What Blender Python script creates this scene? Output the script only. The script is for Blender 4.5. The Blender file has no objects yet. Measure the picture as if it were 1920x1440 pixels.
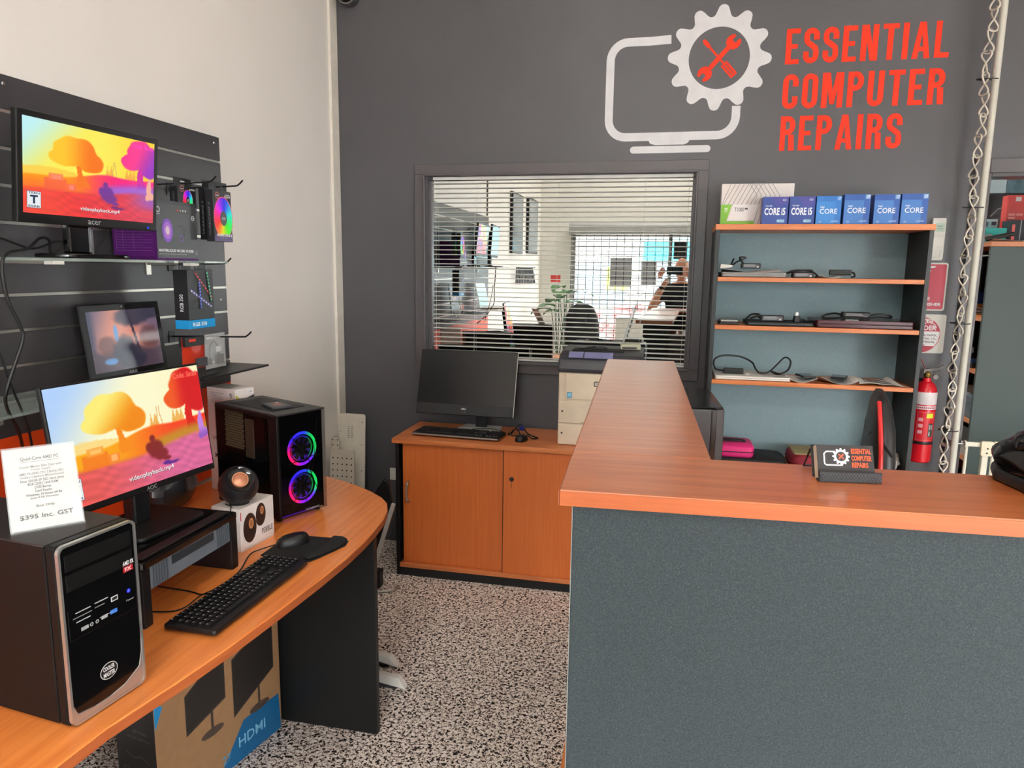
import bpy, bmesh, math, random
from mathutils import Vector, Matrix
random.seed(7)
S = bpy.context.scene
COL = S.collection
PI = math.pi

# ------------------------------------------------------------------ camera, world, light, exposure
CAM = Vector((0, 0, 1.6)); FPX = 1347.5
_yaw, _pit, _rol = math.radians(-12.229), math.radians(9.117), math.radians(0.767)
_fw = Vector((math.sin(_yaw)*math.cos(_pit), math.cos(_yaw)*math.cos(_pit), -math.sin(_pit)))
_rt = Vector((math.cos(_yaw), -math.sin(_yaw), 0)); _up = _rt.cross(_fw)
_r2 = _rt*math.cos(_rol)+_up*math.sin(_rol); _u2 = _up*math.cos(_rol)-_rt*math.sin(_rol)
cd = bpy.data.cameras.new('camera'); cam = bpy.data.objects.new('camera', cd); COL.objects.link(cam)
cd.sensor_width = 36; cd.lens = FPX/1920*36; cd.clip_start = 0.02; cd.clip_end = 200
cam.matrix_world = Matrix(((_r2.x, _u2.x, -_fw.x, CAM.x), (_r2.y, _u2.y, -_fw.y, CAM.y), (_r2.z, _u2.z, -_fw.z, CAM.z), (0, 0, 0, 1)))
S.camera = cam

def H(px, py, ax, val):
    """world point where the sight line of a photo pixel meets the plane x/y/z = val"""
    d = _r2*((px-960)/FPX)-_u2*((py-720)/FPX)+_fw
    i = 'xyz'.index(ax)
    return CAM+d*((val-CAM[i])/d[i])

W = bpy.data.worlds.new('overcast_sky'); S.world = W; W.use_nodes = True
W.node_tree.nodes['Background'].inputs[0].default_value = (0.95, 0.97, 1.0, 1)
W.node_tree.nodes['Background'].inputs[1].default_value = 42.0
S.view_settings.view_transform = 'Standard'; S.view_settings.look = 'None'
S.view_settings.exposure = 0.0; S.view_settings.gamma = 1.0; S.view_settings.use_curve_mapping = False
S.cycles.max_bounces = 10; S.cycles.diffuse_bounces = 5; S.cycles.glossy_bounces = 5
S.cycles.transparent_max_bounces = 12; S.cycles.caustics_reflective = False; S.cycles.caustics_refractive = False
S.cycles.sample_clamp_indirect = 6.0
# daylight portal in the shop front opening (guides sampling of the sky only)
pl = bpy.data.lights.new('shop_front_portal', 'AREA'); pl.shape = 'RECTANGLE'; pl.size = 6.8; pl.size_y = 2.6
pl.cycles.is_portal = True
po = bpy.data.objects.new('shop_front_portal', pl); COL.objects.link(po)
po.location = (2.01, -2.55, 1.36); po.rotation_euler = (PI/2, 0, 0)

# ------------------------------------------------------------------ helpers
def lin(c):
    return tuple((v/12.92 if v <= .04045 else ((v+.055)/1.055)**2.4) for v in [x/255 for x in c[:3]])

MATS = {}
def mat(name, rgb, rough=.5, metal=0.0, noise=None, bump=None, spec=.5, coat=0.0, alpha=None, trans=0.0, ior=1.45, emit=0.0):
    if name in MATS: return MATS[name]
    m = bpy.data.materials.new(name); m.use_nodes = True; nt = m.node_tree; N = nt.nodes; b = N['Principled BSDF']
    c = lin(rgb); b.inputs['Base Color'].default_value = (*c, 1); b.inputs['Roughness'].default_value = rough
    b.inputs['Metallic'].default_value = metal; b.inputs['Specular IOR Level'].default_value = spec
    b.inputs['Coat Weight'].default_value = coat; b.inputs['IOR'].default_value = ior
    b.inputs['Transmission Weight'].default_value = trans
    if alpha is not None: b.inputs['Alpha'].default_value = alpha
    if emit: b.inputs['Emission Color'].default_value = (*c, 1); b.inputs['Emission Strength'].default_value = emit
    tc = N.new('ShaderNodeTexCoord')
    if noise is None: noise = (14, .06)
    nz = N.new('ShaderNodeTexNoise'); nz.inputs['Scale'].default_value = noise[0]; nz.inputs['Detail'].default_value = 3
    nt.links.new(tc.outputs['Object'], nz.inputs['Vector'])
    mr = N.new('ShaderNodeMapRange'); mr.inputs[1].default_value = .3; mr.inputs[2].default_value = .7
    mr.inputs[3].default_value = 1-noise[1]; mr.inputs[4].default_value = 1+noise[1]
    nt.links.new(nz.outputs['Fac'], mr.inputs[0])
    mx = N.new('ShaderNodeVectorMath'); mx.operation = 'SCALE'; mx.inputs[0].default_value = c
    nt.links.new(mr.outputs[0], mx.inputs['Scale']); nt.links.new(mx.outputs[0], b.inputs['Base Color'])
    if bump:
        n2 = N.new('ShaderNodeTexNoise'); n2.inputs['Scale'].default_value = bump[0]; n2.inputs['Detail'].default_value = 4
        nt.links.new(tc.outputs['Object'], n2.inputs['Vector'])
        bp = N.new('ShaderNodeBump'); bp.inputs['Strength'].default_value = bump[1]; bp.inputs['Distance'].default_value = .004
        nt.links.new(n2.outputs['Fac'], bp.inputs['Height']); nt.links.new(bp.outputs[0], b.inputs['Normal'])
    MATS[name] = m
    return m

def ramp_mat(name, stops, scale, vec=(1, 1, 1), rough=.5, detail=4, distort=0.0, bump=0.0, spec=.5, rough_n=.55, coat=0.0):
    """noise -> colour ramp, used for wood grain, carpet and speckled laminate"""
    m = bpy.data.materials.new(name); m.use_nodes = True; nt = m.node_tree; N = nt.nodes; b = N['Principled BSDF']
    b.inputs['Roughness'].default_value = rough; b.inputs['Specular IOR Level'].default_value = spec
    tc = N.new('ShaderNodeTexCoord'); mp = N.new('ShaderNodeMapping'); mp.inputs['Scale'].default_value = vec
    nt.links.new(tc.outputs['Object'], mp.inputs['Vector'])
    nz = N.new('ShaderNodeTexNoise'); nz.inputs['Scale'].default_value = scale; nz.inputs['Detail'].default_value = detail
    nz.inputs['Distortion'].default_value = distort; nz.inputs['Roughness'].default_value = rough_n
    nt.links.new(mp.outputs[0], nz.inputs['Vector'])
    cr = N.new('ShaderNodeValToRGB'); el = cr.color_ramp.elements
    while len(el) < len(stops): el.new(.5)
    for e, (p, c) in zip(el, stops): e.position = p; e.color = (*lin(c), 1)
    nt.links.new(nz.outputs['Fac'], cr.inputs[0]); nt.links.new(cr.outputs[0], b.inputs['Base Color'])
    if bump:
        bp = N.new('ShaderNodeBump'); bp.inputs['Strength'].default_value = bump; bp.inputs['Distance'].default_value = .006
        nt.links.new(nz.outputs['Fac'], bp.inputs['Height']); nt.links.new(bp.outputs[0], b.inputs['Normal'])
    b.inputs['Coat Weight'].default_value = coat; b.inputs['Coat Roughness'].default_value = .24
    MATS[name] = m
    return m

def attr_mat(name, emit=0.0, rough=.45):
    m = bpy.data.materials.new(name); m.use_nodes = True; nt = m.node_tree; N = nt.nodes; b = N['Principled BSDF']
    at = N.new('ShaderNodeVertexColor'); at.layer_name = 'Col'
    b.inputs['Roughness'].default_value = rough
    if emit:
        b.inputs['Base Color'].default_value = (.01, .01, .01, 1)
        nt.links.new(at.outputs[0], b.inputs['Emission Color']); b.inputs['Emission Strength'].default_value = emit
    else:
        nt.links.new(at.outputs[0], b.inputs['Base Color'])
    MATS[name] = m
    return m

class MB:
    def __init__(s): s.v = []; s.f = []
    def add(s, vs, fs, M=None):
        o = len(s.v)
        s.v += [tuple(M @ Vector(p)) if M else tuple(p) for p in vs]
        s.f += [tuple(i+o for i in f) for f in fs]
        return s
    def box(s, x0, y0, z0, x1, y1, z1, M=None):
        x0, x1 = sorted((x0, x1)); y0, y1 = sorted((y0, y1)); z0, z1 = sorted((z0, z1))
        return s.add([(x0, y0, z0), (x1, y0, z0), (x1, y1, z0), (x0, y1, z0), (x0, y0, z1), (x1, y0, z1), (x1, y1, z1), (x0, y1, z1)],
                     [(0, 3, 2, 1), (4, 5, 6, 7), (0, 1, 5, 4), (1, 2, 6, 5), (2, 3, 7, 6), (3, 0, 4, 7)], M)
    def prism(s, poly, z0, z1, M=None):
        n = len(poly)
        a = sum(poly[i][0]*poly[(i+1) % n][1]-poly[(i+1) % n][0]*poly[i][1] for i in range(n))
        if a < 0: poly = poly[::-1]
        vs = [(p[0], p[1], z0) for p in poly]+[(p[0], p[1], z1) for p in poly]
        fs = [tuple(range(n-1, -1, -1)), tuple(range(n, 2*n))]+[(i, (i+1) % n, n+(i+1) % n, n+i) for i in range(n)]
        return s.add(vs, fs, M)
    def frustum(s, p0, p1, z0, z1, M=None):
        n = len(p0)
        vs = [(p[0], p[1], z0) for p in p0]+[(p[0], p[1], z1) for p in p1]
        return s.add(vs, [tuple(range(n-1, -1, -1)), tuple(range(n, 2*n))]+[(i, (i+1) % n, n+(i+1) % n, n+i) for i in range(n)], M)
    def lathe(s, prof, n=24, M=None, cap=True):
        vs = []; fs = []; k = len(prof)
        for i in range(n):
            a = 2*PI*i/n
            for r, z in prof: vs.append((r*math.cos(a), r*math.sin(a), z))
        for i in range(n):
            j = (i+1) % n
            for q in range(k-1): fs.append((i*k+q, j*k+q, j*k+q+1, i*k+q+1))
        if cap and prof[0][0] > 1e-6: fs.append(tuple(i*k for i in range(n-1, -1, -1)))
        if cap and prof[-1][0] > 1e-6: fs.append(tuple(i*k+k-1 for i in range(n)))
        return s.add(vs, fs, M)
    def tube(s, pts, r, n=8, closed=False, M=None):
        P = [Vector(p) for p in pts]; m = len(P)
        R = r if isinstance(r, (list, tuple)) else [r]*m
        T = []
        for i in range(m):
            if closed: t = P[(i+1) % m]-P[i-1]
            else: t = P[min(i+1, m-1)]-P[max(i-1, 0)]
            T.append(t.normalized() if t.length > 1e-9 else Vector((0, 0, 1)))
        u = T[0].orthogonal().normalized(); vs = []
        for i in range(m):
            u = (u-T[i]*u.dot(T[i])); u = u.normalized() if u.length > 1e-6 else T[i].orthogonal().normalized()
            w = T[i].cross(u)
            for k in range(n):
                a = 2*PI*k/n; vs.append(P[i]+(u*math.cos(a)+w*math.sin(a))*R[i])
        fs = []
        for i in range(m if closed else m-1):
            j = (i+1) % m
            for k in range(n): fs.append((i*n+k, i*n+(k+1) % n, j*n+(k+1) % n, j*n+k))
        if not closed: fs += [tuple(range(n-1, -1, -1)), tuple((m-1)*n+k for k in range(n))]
        return s.add(vs, fs, M)
    def cyl(s, a, b, r, n=16, M=None): return s.tube([a, b], r, n, False, M)
    def ball(s, c, rx, ry, rz, n=20, k=12, M=None):
        vs = []; fs = []
        for i in range(k+1):
            t = PI*i/k
            for j in range(n):
                a = 2*PI*j/n
                vs.append((c[0]+rx*math.sin(t)*math.cos(a), c[1]+ry*math.sin(t)*math.sin(a), c[2]+rz*math.cos(t)))
        for i in range(k):
            for j in range(n): fs.append((i*n+j, (i+1)*n+j, (i+1)*n+(j+1) % n, i*n+(j+1) % n))
        return s.add(vs, fs, M)
    def sheet(s, fn, nu, nv, th=.001):
        """bent sheet: fn(u,v)->point, given thickness th downwards"""
        vs = [Vector(fn(i/nu, j/nv)) for j in range(nv+1) for i in range(nu+1)]; n = len(vs)
        vs2 = [p-Vector((0, 0, th)) for p in vs]; w = nu+1; fs = []
        for j in range(nv):
            for i in range(nu):
                a = j*w+i; q = (a, a+1, a+w+1, a+w); fs.append(q); fs.append(tuple(x+n for x in q[::-1]))
        rim = [i for i in range(nu)]+[j*w+nu for j in range(nv)]+[nv*w+nu-i for i in range(nu)]+[(nv-j)*w for j in range(nv)]
        for i in range(len(rim)):
            a, b2 = rim[i], rim[(i+1) % len(rim)]; fs.append((b2, a, a+n, b2+n))
        return s.add(vs+vs2, fs)
    def mesh(s, name, smooth=False, ang=40):
        me = bpy.data.meshes.new(name); me.from_pydata(s.v, [], s.f); me.update()
        if smooth:
            me.polygons.foreach_set('use_smooth', [True]*len(me.polygons)); me.set_sharp_from_angle(angle=math.radians(ang))
        return me
    def build(s, name, m, parent=None, smooth=False, bevel=0, seg=2, ang=40, loc=None, rot=None):
        return obj(name, s.mesh(name, smooth, ang), m, parent, bevel, seg, loc, rot)

def obj(name, me, m, parent=None, bevel=0, seg=2, loc=None, rot=None):
    o = bpy.data.objects.new(name, me); COL.objects.link(o)
    if m is not None and not me.materials: me.materials.append(m if not isinstance(m, str) else MATS[m])
    if parent: o.parent = parent
    if loc is not None: o.location = loc
    if rot is not None: o.rotation_euler = rot
    if bevel:
        b = o.modifiers.new('Bevel', 'BEVEL'); b.width = bevel; b.segments = seg; b.limit_method = 'ANGLE'; b.angle_limit = math.radians(35)
    return o

def tag(o, label, cat, group=None):
    o['label'] = label; o['category'] = cat
    if group: o['group'] = group
    return o
def thing(name, label, cat, loc=(0, 0, 0), rz=0.0, group=None):
    o = bpy.data.objects.new(name, None); COL.objects.link(o); o.empty_display_size = .05
    o.location = loc; o.rotation_euler = (0, 0, rz)
    return tag(o, label, cat, group)
def struct(o): o['kind'] = 'structure'; return o
def copy_tree(o, parent=None):
    c = o.copy(); COL.objects.link(c); c.parent = parent
    for ch in list(o.children): copy_tree(ch, c)
    return c
def R3(rz=0, rx=0, ry=0, loc=(0, 0, 0)):
    return Matrix.Translation(loc) @ Matrix.Rotation(rz, 4, 'Z') @ Matrix.Rotation(rx, 4, 'X') @ Matrix.Rotation(ry, 4, 'Y')
def smooth_path(pts, n=6):
    P = [Vector(p) for p in pts]; out = []
    for i in range(len(P)-1):
        p0 = P[max(i-1, 0)]; p1 = P[i]; p2 = P[i+1]; p3 = P[min(i+2, len(P)-1)]
        for k in range(n):
            t = k/n
            out.append(.5*((2*p1)+(p2-p0)*t+(2*p0-5*p1+4*p2-p3)*t*t+(3*p1-p0-3*p2+p3)*t**3))
    return out+[P[-1]]
def rrect(x0, y0, x1, y1, r, n=4):
    out = []
    for cx, cy, a0 in ((x1-r, y1-r, 0), (x0+r, y1-r, 90), (x0+r, y0+r, 180), (x1-r, y0+r, 270)):
        for i in range(n+1):
            a = math.radians(a0+90*i/n); out.append((cx+r*math.cos(a), cy+r*math.sin(a)))
    return out
def circ(cx, cy, r, n=24, a0=0, a1=360):
    return [(cx+r*math.cos(math.radians(a0+(a1-a0)*i/n)), cy+r*math.sin(math.radians(a0+(a1-a0)*i/n))) for i in range(n+(0 if abs(a1-a0) >= 360 else 1))]

_txt = {}
def text2d(s, bold=0.0):
    k = (s, bold)
    if k not in _txt:
        cu = bpy.data.curves.new('t', 'FONT'); cu.body = s; cu.resolution_u = 2; cu.offset = bold; cu.fill_mode = 'FRONT'
        o = bpy.data.objects.new('t', cu); me = o.to_mesh()
        vs = [(v.co.x, v.co.y) for v in me.vertices]; fs = [tuple(p.vertices) for p in me.polygons]
        o.to_mesh_clear(); bpy.data.objects.remove(o); bpy.data.curves.remove(cu)
        _txt[k] = (vs, fs)
    return _txt[k]

class PR:
    """flat print: coloured polygons in a local u,v frame, collected into one mesh"""
    def __init__(s): s.items = []
    def poly(s, pts, col): s.items.append(([tuple(p) for p in pts], [tuple(range(len(pts)))], col)); return s
    def rect(s, x0, y0, x1, y1, col): return s.poly([(x0, y0), (x1, y0), (x1, y1), (x0, y1)], col)
    def disc(s, cx, cy, r, col, n=24, ry=None):
        return s.poly([(cx+(x), cy+y*((ry or r)/r)) for x, y in [(p[0], p[1]) for p in circ(0, 0, r, n)]], col)
    def ring(s, cx, cy, r0, r1, col, n=32, a0=0, a1=360, cols=None, sy=1.0):
        vs = []; fs = []
        for i in range(n+1):
            a = math.radians(a0+(a1-a0)*i/n)
            vs += [(cx+r0*math.cos(a), cy+sy*r0*math.sin(a)), (cx+r1*math.cos(a), cy+sy*r1*math.sin(a))]
        fs = [(2*i, 2*i+1, 2*i+3, 2*i+2) for i in range(n)]
        s.items.append((vs, fs, [cols(i/n) for i in range(n+1) for _ in (0, 1)] if cols else col)); return s
    def line(s, pts, w, col):
        vs = []; n = len(pts)
        for i in range(n):
            a = Vector(pts[max(i-1, 0)]); b = Vector(pts[min(i+1, n-1)]); d = (b-a)
            d = d.normalized() if d.length > 1e-9 else Vector((1, 0))
            q = Vector((-d.y, d.x))*w/2; p = Vector(pts[i]); vs += [tuple(p-q), tuple(p+q)]
        s.items.append((vs, [(2*i, 2*i+2, 2*i+3, 2*i+1) for i in range(n-1)], col)); return s
    def text(s, t, x0, y0, x1, y1, col, bold=0.0, rot=0):
        vs, fs = text2d(t, bold)
        if not vs: return s
        ax, bx = min(v[0] for v in vs), max(v[0] for v in vs); ay, by = min(v[1] for v in vs), max(v[1] for v in vs)
        out = []
        for x, y in vs:
            u = (x-ax)/max(bx-ax, 1e-6); w = (y-ay)/max(by-ay, 1e-6)
            if rot: u, w = 1-w, u
            out.append((x0+(x1-x0)*u, y0+(y1-y0)*w))
        s.items.append((out, fs, col)); return s
    def build(s, name, parent, O, U, V, m='print', step=.00012):
        O = Vector(O); U = Vector(U); V = Vector(V); N = U.cross(V).normalized()
        vs = []; fs = []; cs = []
        for k, (p, f, c) in enumerate(s.items):
            b = len(vs); off = N*(.0003+step*k)
            vs += [O+U*x+V*y+off for x, y in p]
            fs += [tuple(i+b for i in q) for q in f]
            cs += (c if isinstance(c, list) else [c]*len(p))
        me = bpy.data.meshes.new(name); me.from_pydata(vs, [], fs); me.update()
        ca = me.color_attributes.new('Col', 'FLOAT_COLOR', 'POINT')
        flat = []
        for c in cs: flat += [*lin(c), 1.0]
        ca.data.foreach_set('color', flat)
        return obj(name, me, m, parent)

def picture(name, parent, fn, nx, ny, O, U, V, m='screen'):
    """screen image: grid of coloured points; fn(u,v)->rgb 0..255"""
    O = Vector(O); U = Vector(U); V = Vector(V)
    vs = [O+U*(i/nx)+V*(j/ny) for j in range(ny+1) for i in range(nx+1)]; w = nx+1
    fs = [(j*w+i, j*w+i+1, (j+1)*w+i+1, (j+1)*w+i) for j in range(ny) for i in range(nx)]
    me = bpy.data.meshes.new(name); me.from_pydata(vs, [], fs); me.update()
    ca = me.color_attributes.new('Col', 'FLOAT_COLOR', 'POINT'); flat = []
    for j in range(ny+1):
        for i in range(nx+1): flat += [*lin(fn(i/nx, j/ny)), 1.0]
    ca.data.foreach_set('color', flat)
    return obj(name, me, m, parent)

# ------------------------------------------------------------------ materials
attr_mat('print', rough=.4); attr_mat('screen', emit=1.0, rough=.25)
ramp_mat('carpet', [(0, (16, 12, 11)), (.435, (38, 31, 27)), (.48, (206, 190, 176)), (.60, (250, 242, 234))], 100, detail=2.5, distort=.9, bump=.6, rough=.95, spec=.1)
ramp_mat('speckle_laminate', [(.15, (26, 33, 35)), (.42, (42, 50, 52)), (.58, (50, 58, 60)), (.85, (68, 77, 79))], 400, detail=2, rough=.6, spec=.25)
ramp_mat('wood_x', [(.3, (176, 98, 52)), (.5, (196, 114, 64)), (.7, (210, 128, 76))], 9, vec=(.35, 7, 7), rough=.34, detail=5)
ramp_mat('wood_counter', [(.3, (158, 80, 36)), (.5, (174, 94, 46)), (.7, (186, 106, 56))], 9, vec=(.35, 7, 7), rough=.36, detail=5, spec=.5, coat=.9)
ramp_mat('wood_y', [(.3, (204, 112, 50)), (.5, (220, 128, 60)), (.7, (230, 140, 70))], 9, vec=(7, .35, 7), rough=.34, detail=5, coat=.5)
ramp_mat('wood_edge_shade_x', [(.3, (150, 74, 34)), (.5, (164, 84, 40)), (.7, (176, 94, 46))], 9, vec=(.35, 7, 7), rough=.45, detail=5)  # darker wood copy, shade of the counter edge put into the colour
ramp_mat('wood_edge', [(.3, (146, 72, 34)), (.5, (160, 82, 40)), (.7, (172, 92, 46))], 9, vec=(7, .35, 7), rough=.45, detail=5)  # same along y: edge shade painted in as darker wood
ramp_mat('wood_z', [(.3, (194, 98, 42)), (.5, (202, 105, 46)), (.7, (209, 112, 52))], 9, vec=(26, 26, .4), rough=.4, detail=5)
mat('dark_paint', (80, 79, 83), .34, noise=(3, .05), bump=(260, .12))
mat('cream_paint', (229, 224, 217), .6, noise=(2, .025), bump=(200, .05))
mat('white_trim', (226, 220, 208), .45)
mat('ceiling_white', (232, 230, 224), .8)
mat('charcoal_laminate', (17, 19, 19), .42, noise=(120, .08))
mat('slat_grey', (60, 58, 60), .38, noise=(6, .05))
mat('aluminium', (196, 192, 182), .3, metal=.9)
mat('black_plastic', (14, 14, 15), .42)
mat('gloss_black', (9, 9, 10), .12, spec=.6)
mat('soft_black', (16, 16, 17), .7)
mat('dark_grey_plastic', (58, 59, 62), .45)
mat('white_plastic', (224, 222, 214), .4)
mat('beige_plastic', (212, 196, 172), .5)
mat('steel', (180, 180, 178), .28, metal=1.0)
mat('galvanised', (206, 200, 186), .38, metal=.5)
mat('orange_panel', (222, 72, 22), .45)
mat('paper', (214, 212, 206), .8)
mat('clear_glass', (214, 236, 228), .03, alpha=.22, spec=.6)
mat('acrylic', (235, 240, 240), .05, alpha=.16)
mat('mirror_pane', (232, 238, 236), .0, metal=1.0, noise=(3, .0))
mat('cable_black', (14, 14, 15), .5)
mat('rubber', (16, 16, 17), .85)

# ------------------------------------------------------------------ the setting
YB = 3.82; XL = -1.83; YF = -2.5; XR = 5.7; ZC = 3.9
def sbox(name, m, *bs):
    mb = MB()
    for b in bs: mb.box(*b)
    return struct(mb.build(name, m))
sbox('floor', 'carpet', (XL-.12, YF-.12, -.05, XR+.12, 7.0, 0))
sbox('ceiling', 'ceiling_white', (XL-.12, YF-.12, ZC, XR+.12, 7.0, ZC+.1))
sbox('wall_left', 'cream_paint', (XL-.12, YF-.12, 0, XL, 7.0, ZC))
sbox('wall_right', 'cream_paint', (XR, YF-.12, 0, XR+.12, 7.0, ZC))
wx0, wx1, wz0, wz1 = -1.31, .105, 1.09, 2.092          # inner window
dx0, dx1, dz1 = 1.405, 2.36, 2.068                      # doorway
sbox('wall_back', 'dark_paint', (XL, YB, 0, wx0, YB+.12, ZC), (wx0, YB, 0, wx1, YB+.12, wz0), (wx0, YB, wz1, wx1, YB+.12, ZC),
     (wx1, YB, 0, dx0, YB+.12, ZC), (dx0, YB, dz1, dx1, YB+.12, ZC), (dx1, YB, 0, XR, YB+.12, ZC))
fx0, fx1, fz0, fz1 = -1.38, 3.6, .50, 2.12           # the doorway to the street is at x 3.75..5.45
sbox('wall_front', 'cream_paint', (XL, YF-.12, 0, fx0, YF, ZC), (fx0, YF-.12, 0, fx1, YF, fz0), (fx0, YF-.12, fz1, fx1, YF, ZC), (fx1, YF-.12, 0, 3.75, YF, ZC), (3.75, YF-.12, 2.6, 5.45, YF, ZC), (5.45, YF-.12, 0, XR, YF, ZC))
sbox('wall_storeroom', 'cream_paint', (XL, 6.6, 0, XR, 6.72, ZC))
sbox('trim_1', 'white_trim', (XL, 3.735, 0, XL+.014, 3.815, ZC))
sbox('baseboard_left', 'white_trim', (XL, 2.8, 0, XL+.012, 3.735, .09))

# inner window: painted architrave, sash, one-way mirrored pane
def frame4(parent, name, m, x0, x1, z0, z1, w, y0, y1, bev=.003):
    for a in ((x0, z0, x1, z0+w), (x0, z1-w, x1, z1), (x0, z0+w, x0+w, z1-w), (x1-w, z0+w, x1, z1-w)):
        MB().box(a[0], y0, a[1], a[2], y1, a[3]).build(name, m, parent, bevel=bev)
win = bpy.data.objects.new('window_1', None); COL.objects.link(win); win.location = (0, YB, 0); struct(win)
mat('frame_paint', (84, 80, 83), .3, noise=(4, .05), bump=(200, .06))
frame4(win, 'architrave', 'frame_paint', -1.378, .160, 1.036, 2.146, .052, -.020, 0)
frame4(win, 'bead', 'frame_paint', -1.330, .112, 1.084, 2.098, .012, -.028, .03)
frame4(win, 'sash', 'frame_paint', -1.316, .110, 1.094, 2.090, .024, .012, .06)
MB().box(-1.30, .034, 1.104, .10, .040, 2.08).build('pane', 'mirror_pane', win)

# venetian blind hung just in front of the mirrored pane
mat('blind_white', (232, 232, 226), .35)
bl = thing('venetian_blind', 'white venetian blind with thin open slats in front of the mirrored window', 'blind', (-.598, YB+.0195, 1.108))
bw = .685
nsl = 38; pit = .0252
prof = [(-.0105, -.0016), (-.0055, .0008), (0, .0016), (.0055, .0010), (.0105, -.0010)]
vs = []; fs = []
for sx in (-bw, bw):
    for y, z in prof: vs.append((sx, y, z))
    for y, z in prof: vs.append((sx, y, z-.0011))
n = 10
for i in range(4):
    fs += [(i, i+1, n+i+1, n+i), (5+i, n+5+i, n+5+i+1, 5+i+1)]
fs += [(0, n, n+5, 5), (4, 9, n+9, n+4), (4, 3, 2, 1, 0, 5, 6, 7, 8, 9), (n, n+1, n+2, n+3, n+4, n+9, n+8, n+7, n+6, n+5)]
slm = MB().add(vs, fs).mesh('slat', True, 60)
for k in range(nsl):
    obj('slat', slm, 'blind_white', bl, loc=(0, 0, .010+pit*k), rot=(math.radians(-4), 0, random.uniform(-.0006, .0006)))
MB().box(-bw, -.010, -.006, bw, .008, .004).build('bottom_rail', 'blind_white', bl, bevel=.002)
MB().box(-bw, -.012, .958, bw, .010, .975).build('head_rail', 'blind_white', bl, bevel=.002)
for cx in (-.668, -.45, 0, .45, .668):
    MB().cyl((cx, -.0085, 0), (cx, -.0085, .96), .0006, 5).build('cord', 'blind_white', bl)

# doorway frame
dr = bpy.data.objects.new('door_1', None); COL.objects.link(dr); dr.location = (0, YB, 0); struct(dr)
for a in ((dx0-.058, 0, dx0+.004, dz1+.06), (dx1-.004, 0, dx1+.058, dz1+.06)):
    MB().box(a[0], -.02, a[1], a[2], 0, a[3]).build('architrave', 'frame_paint', dr, bevel=.003)
MB().box(dx0+.004, -.02, dz1-.004, dx1-.004, 0, dz1+.06).build('architrave', 'frame_paint', dr, bevel=.003)
for a in ((dx0, dx0+.02), (dx1-.02, dx1)): MB().box(a[0], 0, 0, a[1], .12, dz1).build('jamb', 'frame_paint', dr, bevel=.002)
MB().box(dx0+.02, 0, dz1-.02, dx1-.02, .12, dz1).build('lintel', 'frame_paint', dr, bevel=.002)

# shop front: glazing bars, mesh grille, roller shutter box, panes
sf = bpy.data.objects.new('window_2', None); COL.objects.link(sf); sf.location = (0, YF, 0); struct(sf)
mat('grey_frame', (150, 148, 145), .4)
for x in (fx0, -.05, 1.15, 2.4, fx1-.05): MB().box(x, -.10, fz0, x+.05, -.04, fz1).build('mullion', 'grey_frame', sf, bevel=.003)
for z in (fz0, fz1-.06): MB().box(fx0, -.10, z, fx1, -.04, z+.06).build('rail', 'grey_frame', sf, bevel=.003)
for x0, x1 in ((fx0+.05, -.05), (0, 1.15), (1.2, 2.4), (2.45, fx1-.05)):
    MB().box(x0, -.075, fz0+.06, x1, -.069, fz1-.06).build('pane', mat('shop_glass', (245, 250, 250), .02, alpha=.06), sf)
g = MB(); x = fx0
while x < fx1: g.box(x-.005, .03, fz0, x+.005, .040, fz1); x += .105
z = fz0+.05
while z < fz1: g.box(fx0, .0402, z-.005, fx1, .050, z+.005); z += .105
g.build('grille', mat('grille_grey', (60, 60, 62), .5), sf)
MB().prism([(.001, 2.08), (.16, 2.08), (.18, 2.10), (.18, 2.20), (.15, 2.23), (.001, 2.23)], fx0-.02, fx1+.02,
           Matrix(((0, 0, 1, 0), (1, 0, 0, 0), (0, 1, 0, 0), (0, 0, 0, 1)))).build('shutter_box', 'grey_frame', sf, bevel=.004)

dd_ = bpy.data.objects.new('door_2', None); COL.objects.link(dd_); dd_.location = (4.6, YF, 0); struct(dd_)
for a in ((-.85, 0, -.80, 2.6), (.80, 0, .85, 2.6), (-.03, 0, .03, 2.545)): MB().box(a[0], -.10, a[1], a[2], -.04, a[3]).build('stile', 'grey_frame', dd_, bevel=.003)
for z_ in (0, 2.55): MB().box(-.80, -.10, z_, .80, -.04, z_+.05).build('rail', 'grey_frame', dd_, bevel=.003)
for a in ((-.80, -.03), (.03, .80)): MB().box(a[0], -.075, .05, a[1], -.069, 2.55).build('pane', 'shop_glass', dd_)
# unseen ceiling lights, added to fill the rooms with light
def ceiling_fill(x, y, w, d, label, strength):
    t = thing('ceiling_fill', label, 'light', (x, y, ZC))
    MB().box(-w/2-.03, -d/2-.03, -.05, w/2+.03, d/2+.03, -.0).build('housing', 'white_trim', t, bevel=.004)
    m = mat('diffuser_%.1f' % strength, (255, 252, 247), .6, emit=strength)
    MB().box(-w/2, -d/2, -.058, w/2, d/2, -.0505).build('diffuser', m, t)
ceiling_fill(-.7, 2.3, .3, 1.2, 'added unseen fill light on the ceiling above the aisle', 7)
ceiling_fill(-.7, .3, .3, 1.2, 'added unseen fill light on the ceiling above the desk front', 4)
ceiling_fill(1.7, 2.3, .3, 1.2, 'added unseen fill light on the ceiling above the bookshelf side of the counter', 5)
ceiling_fill(1.7, .3, .3, 1.2, 'added unseen fill light on the ceiling near the right wall', 5)
ceiling_fill(-.2, -1.9, 1.2, .3, 'added unseen crosswise fill light on the ceiling near the shop front', 70)
ceiling_fill(.9, 4.9, .3, 1.2, 'added unseen fill light on the ceiling of the storeroom', 70)

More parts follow.
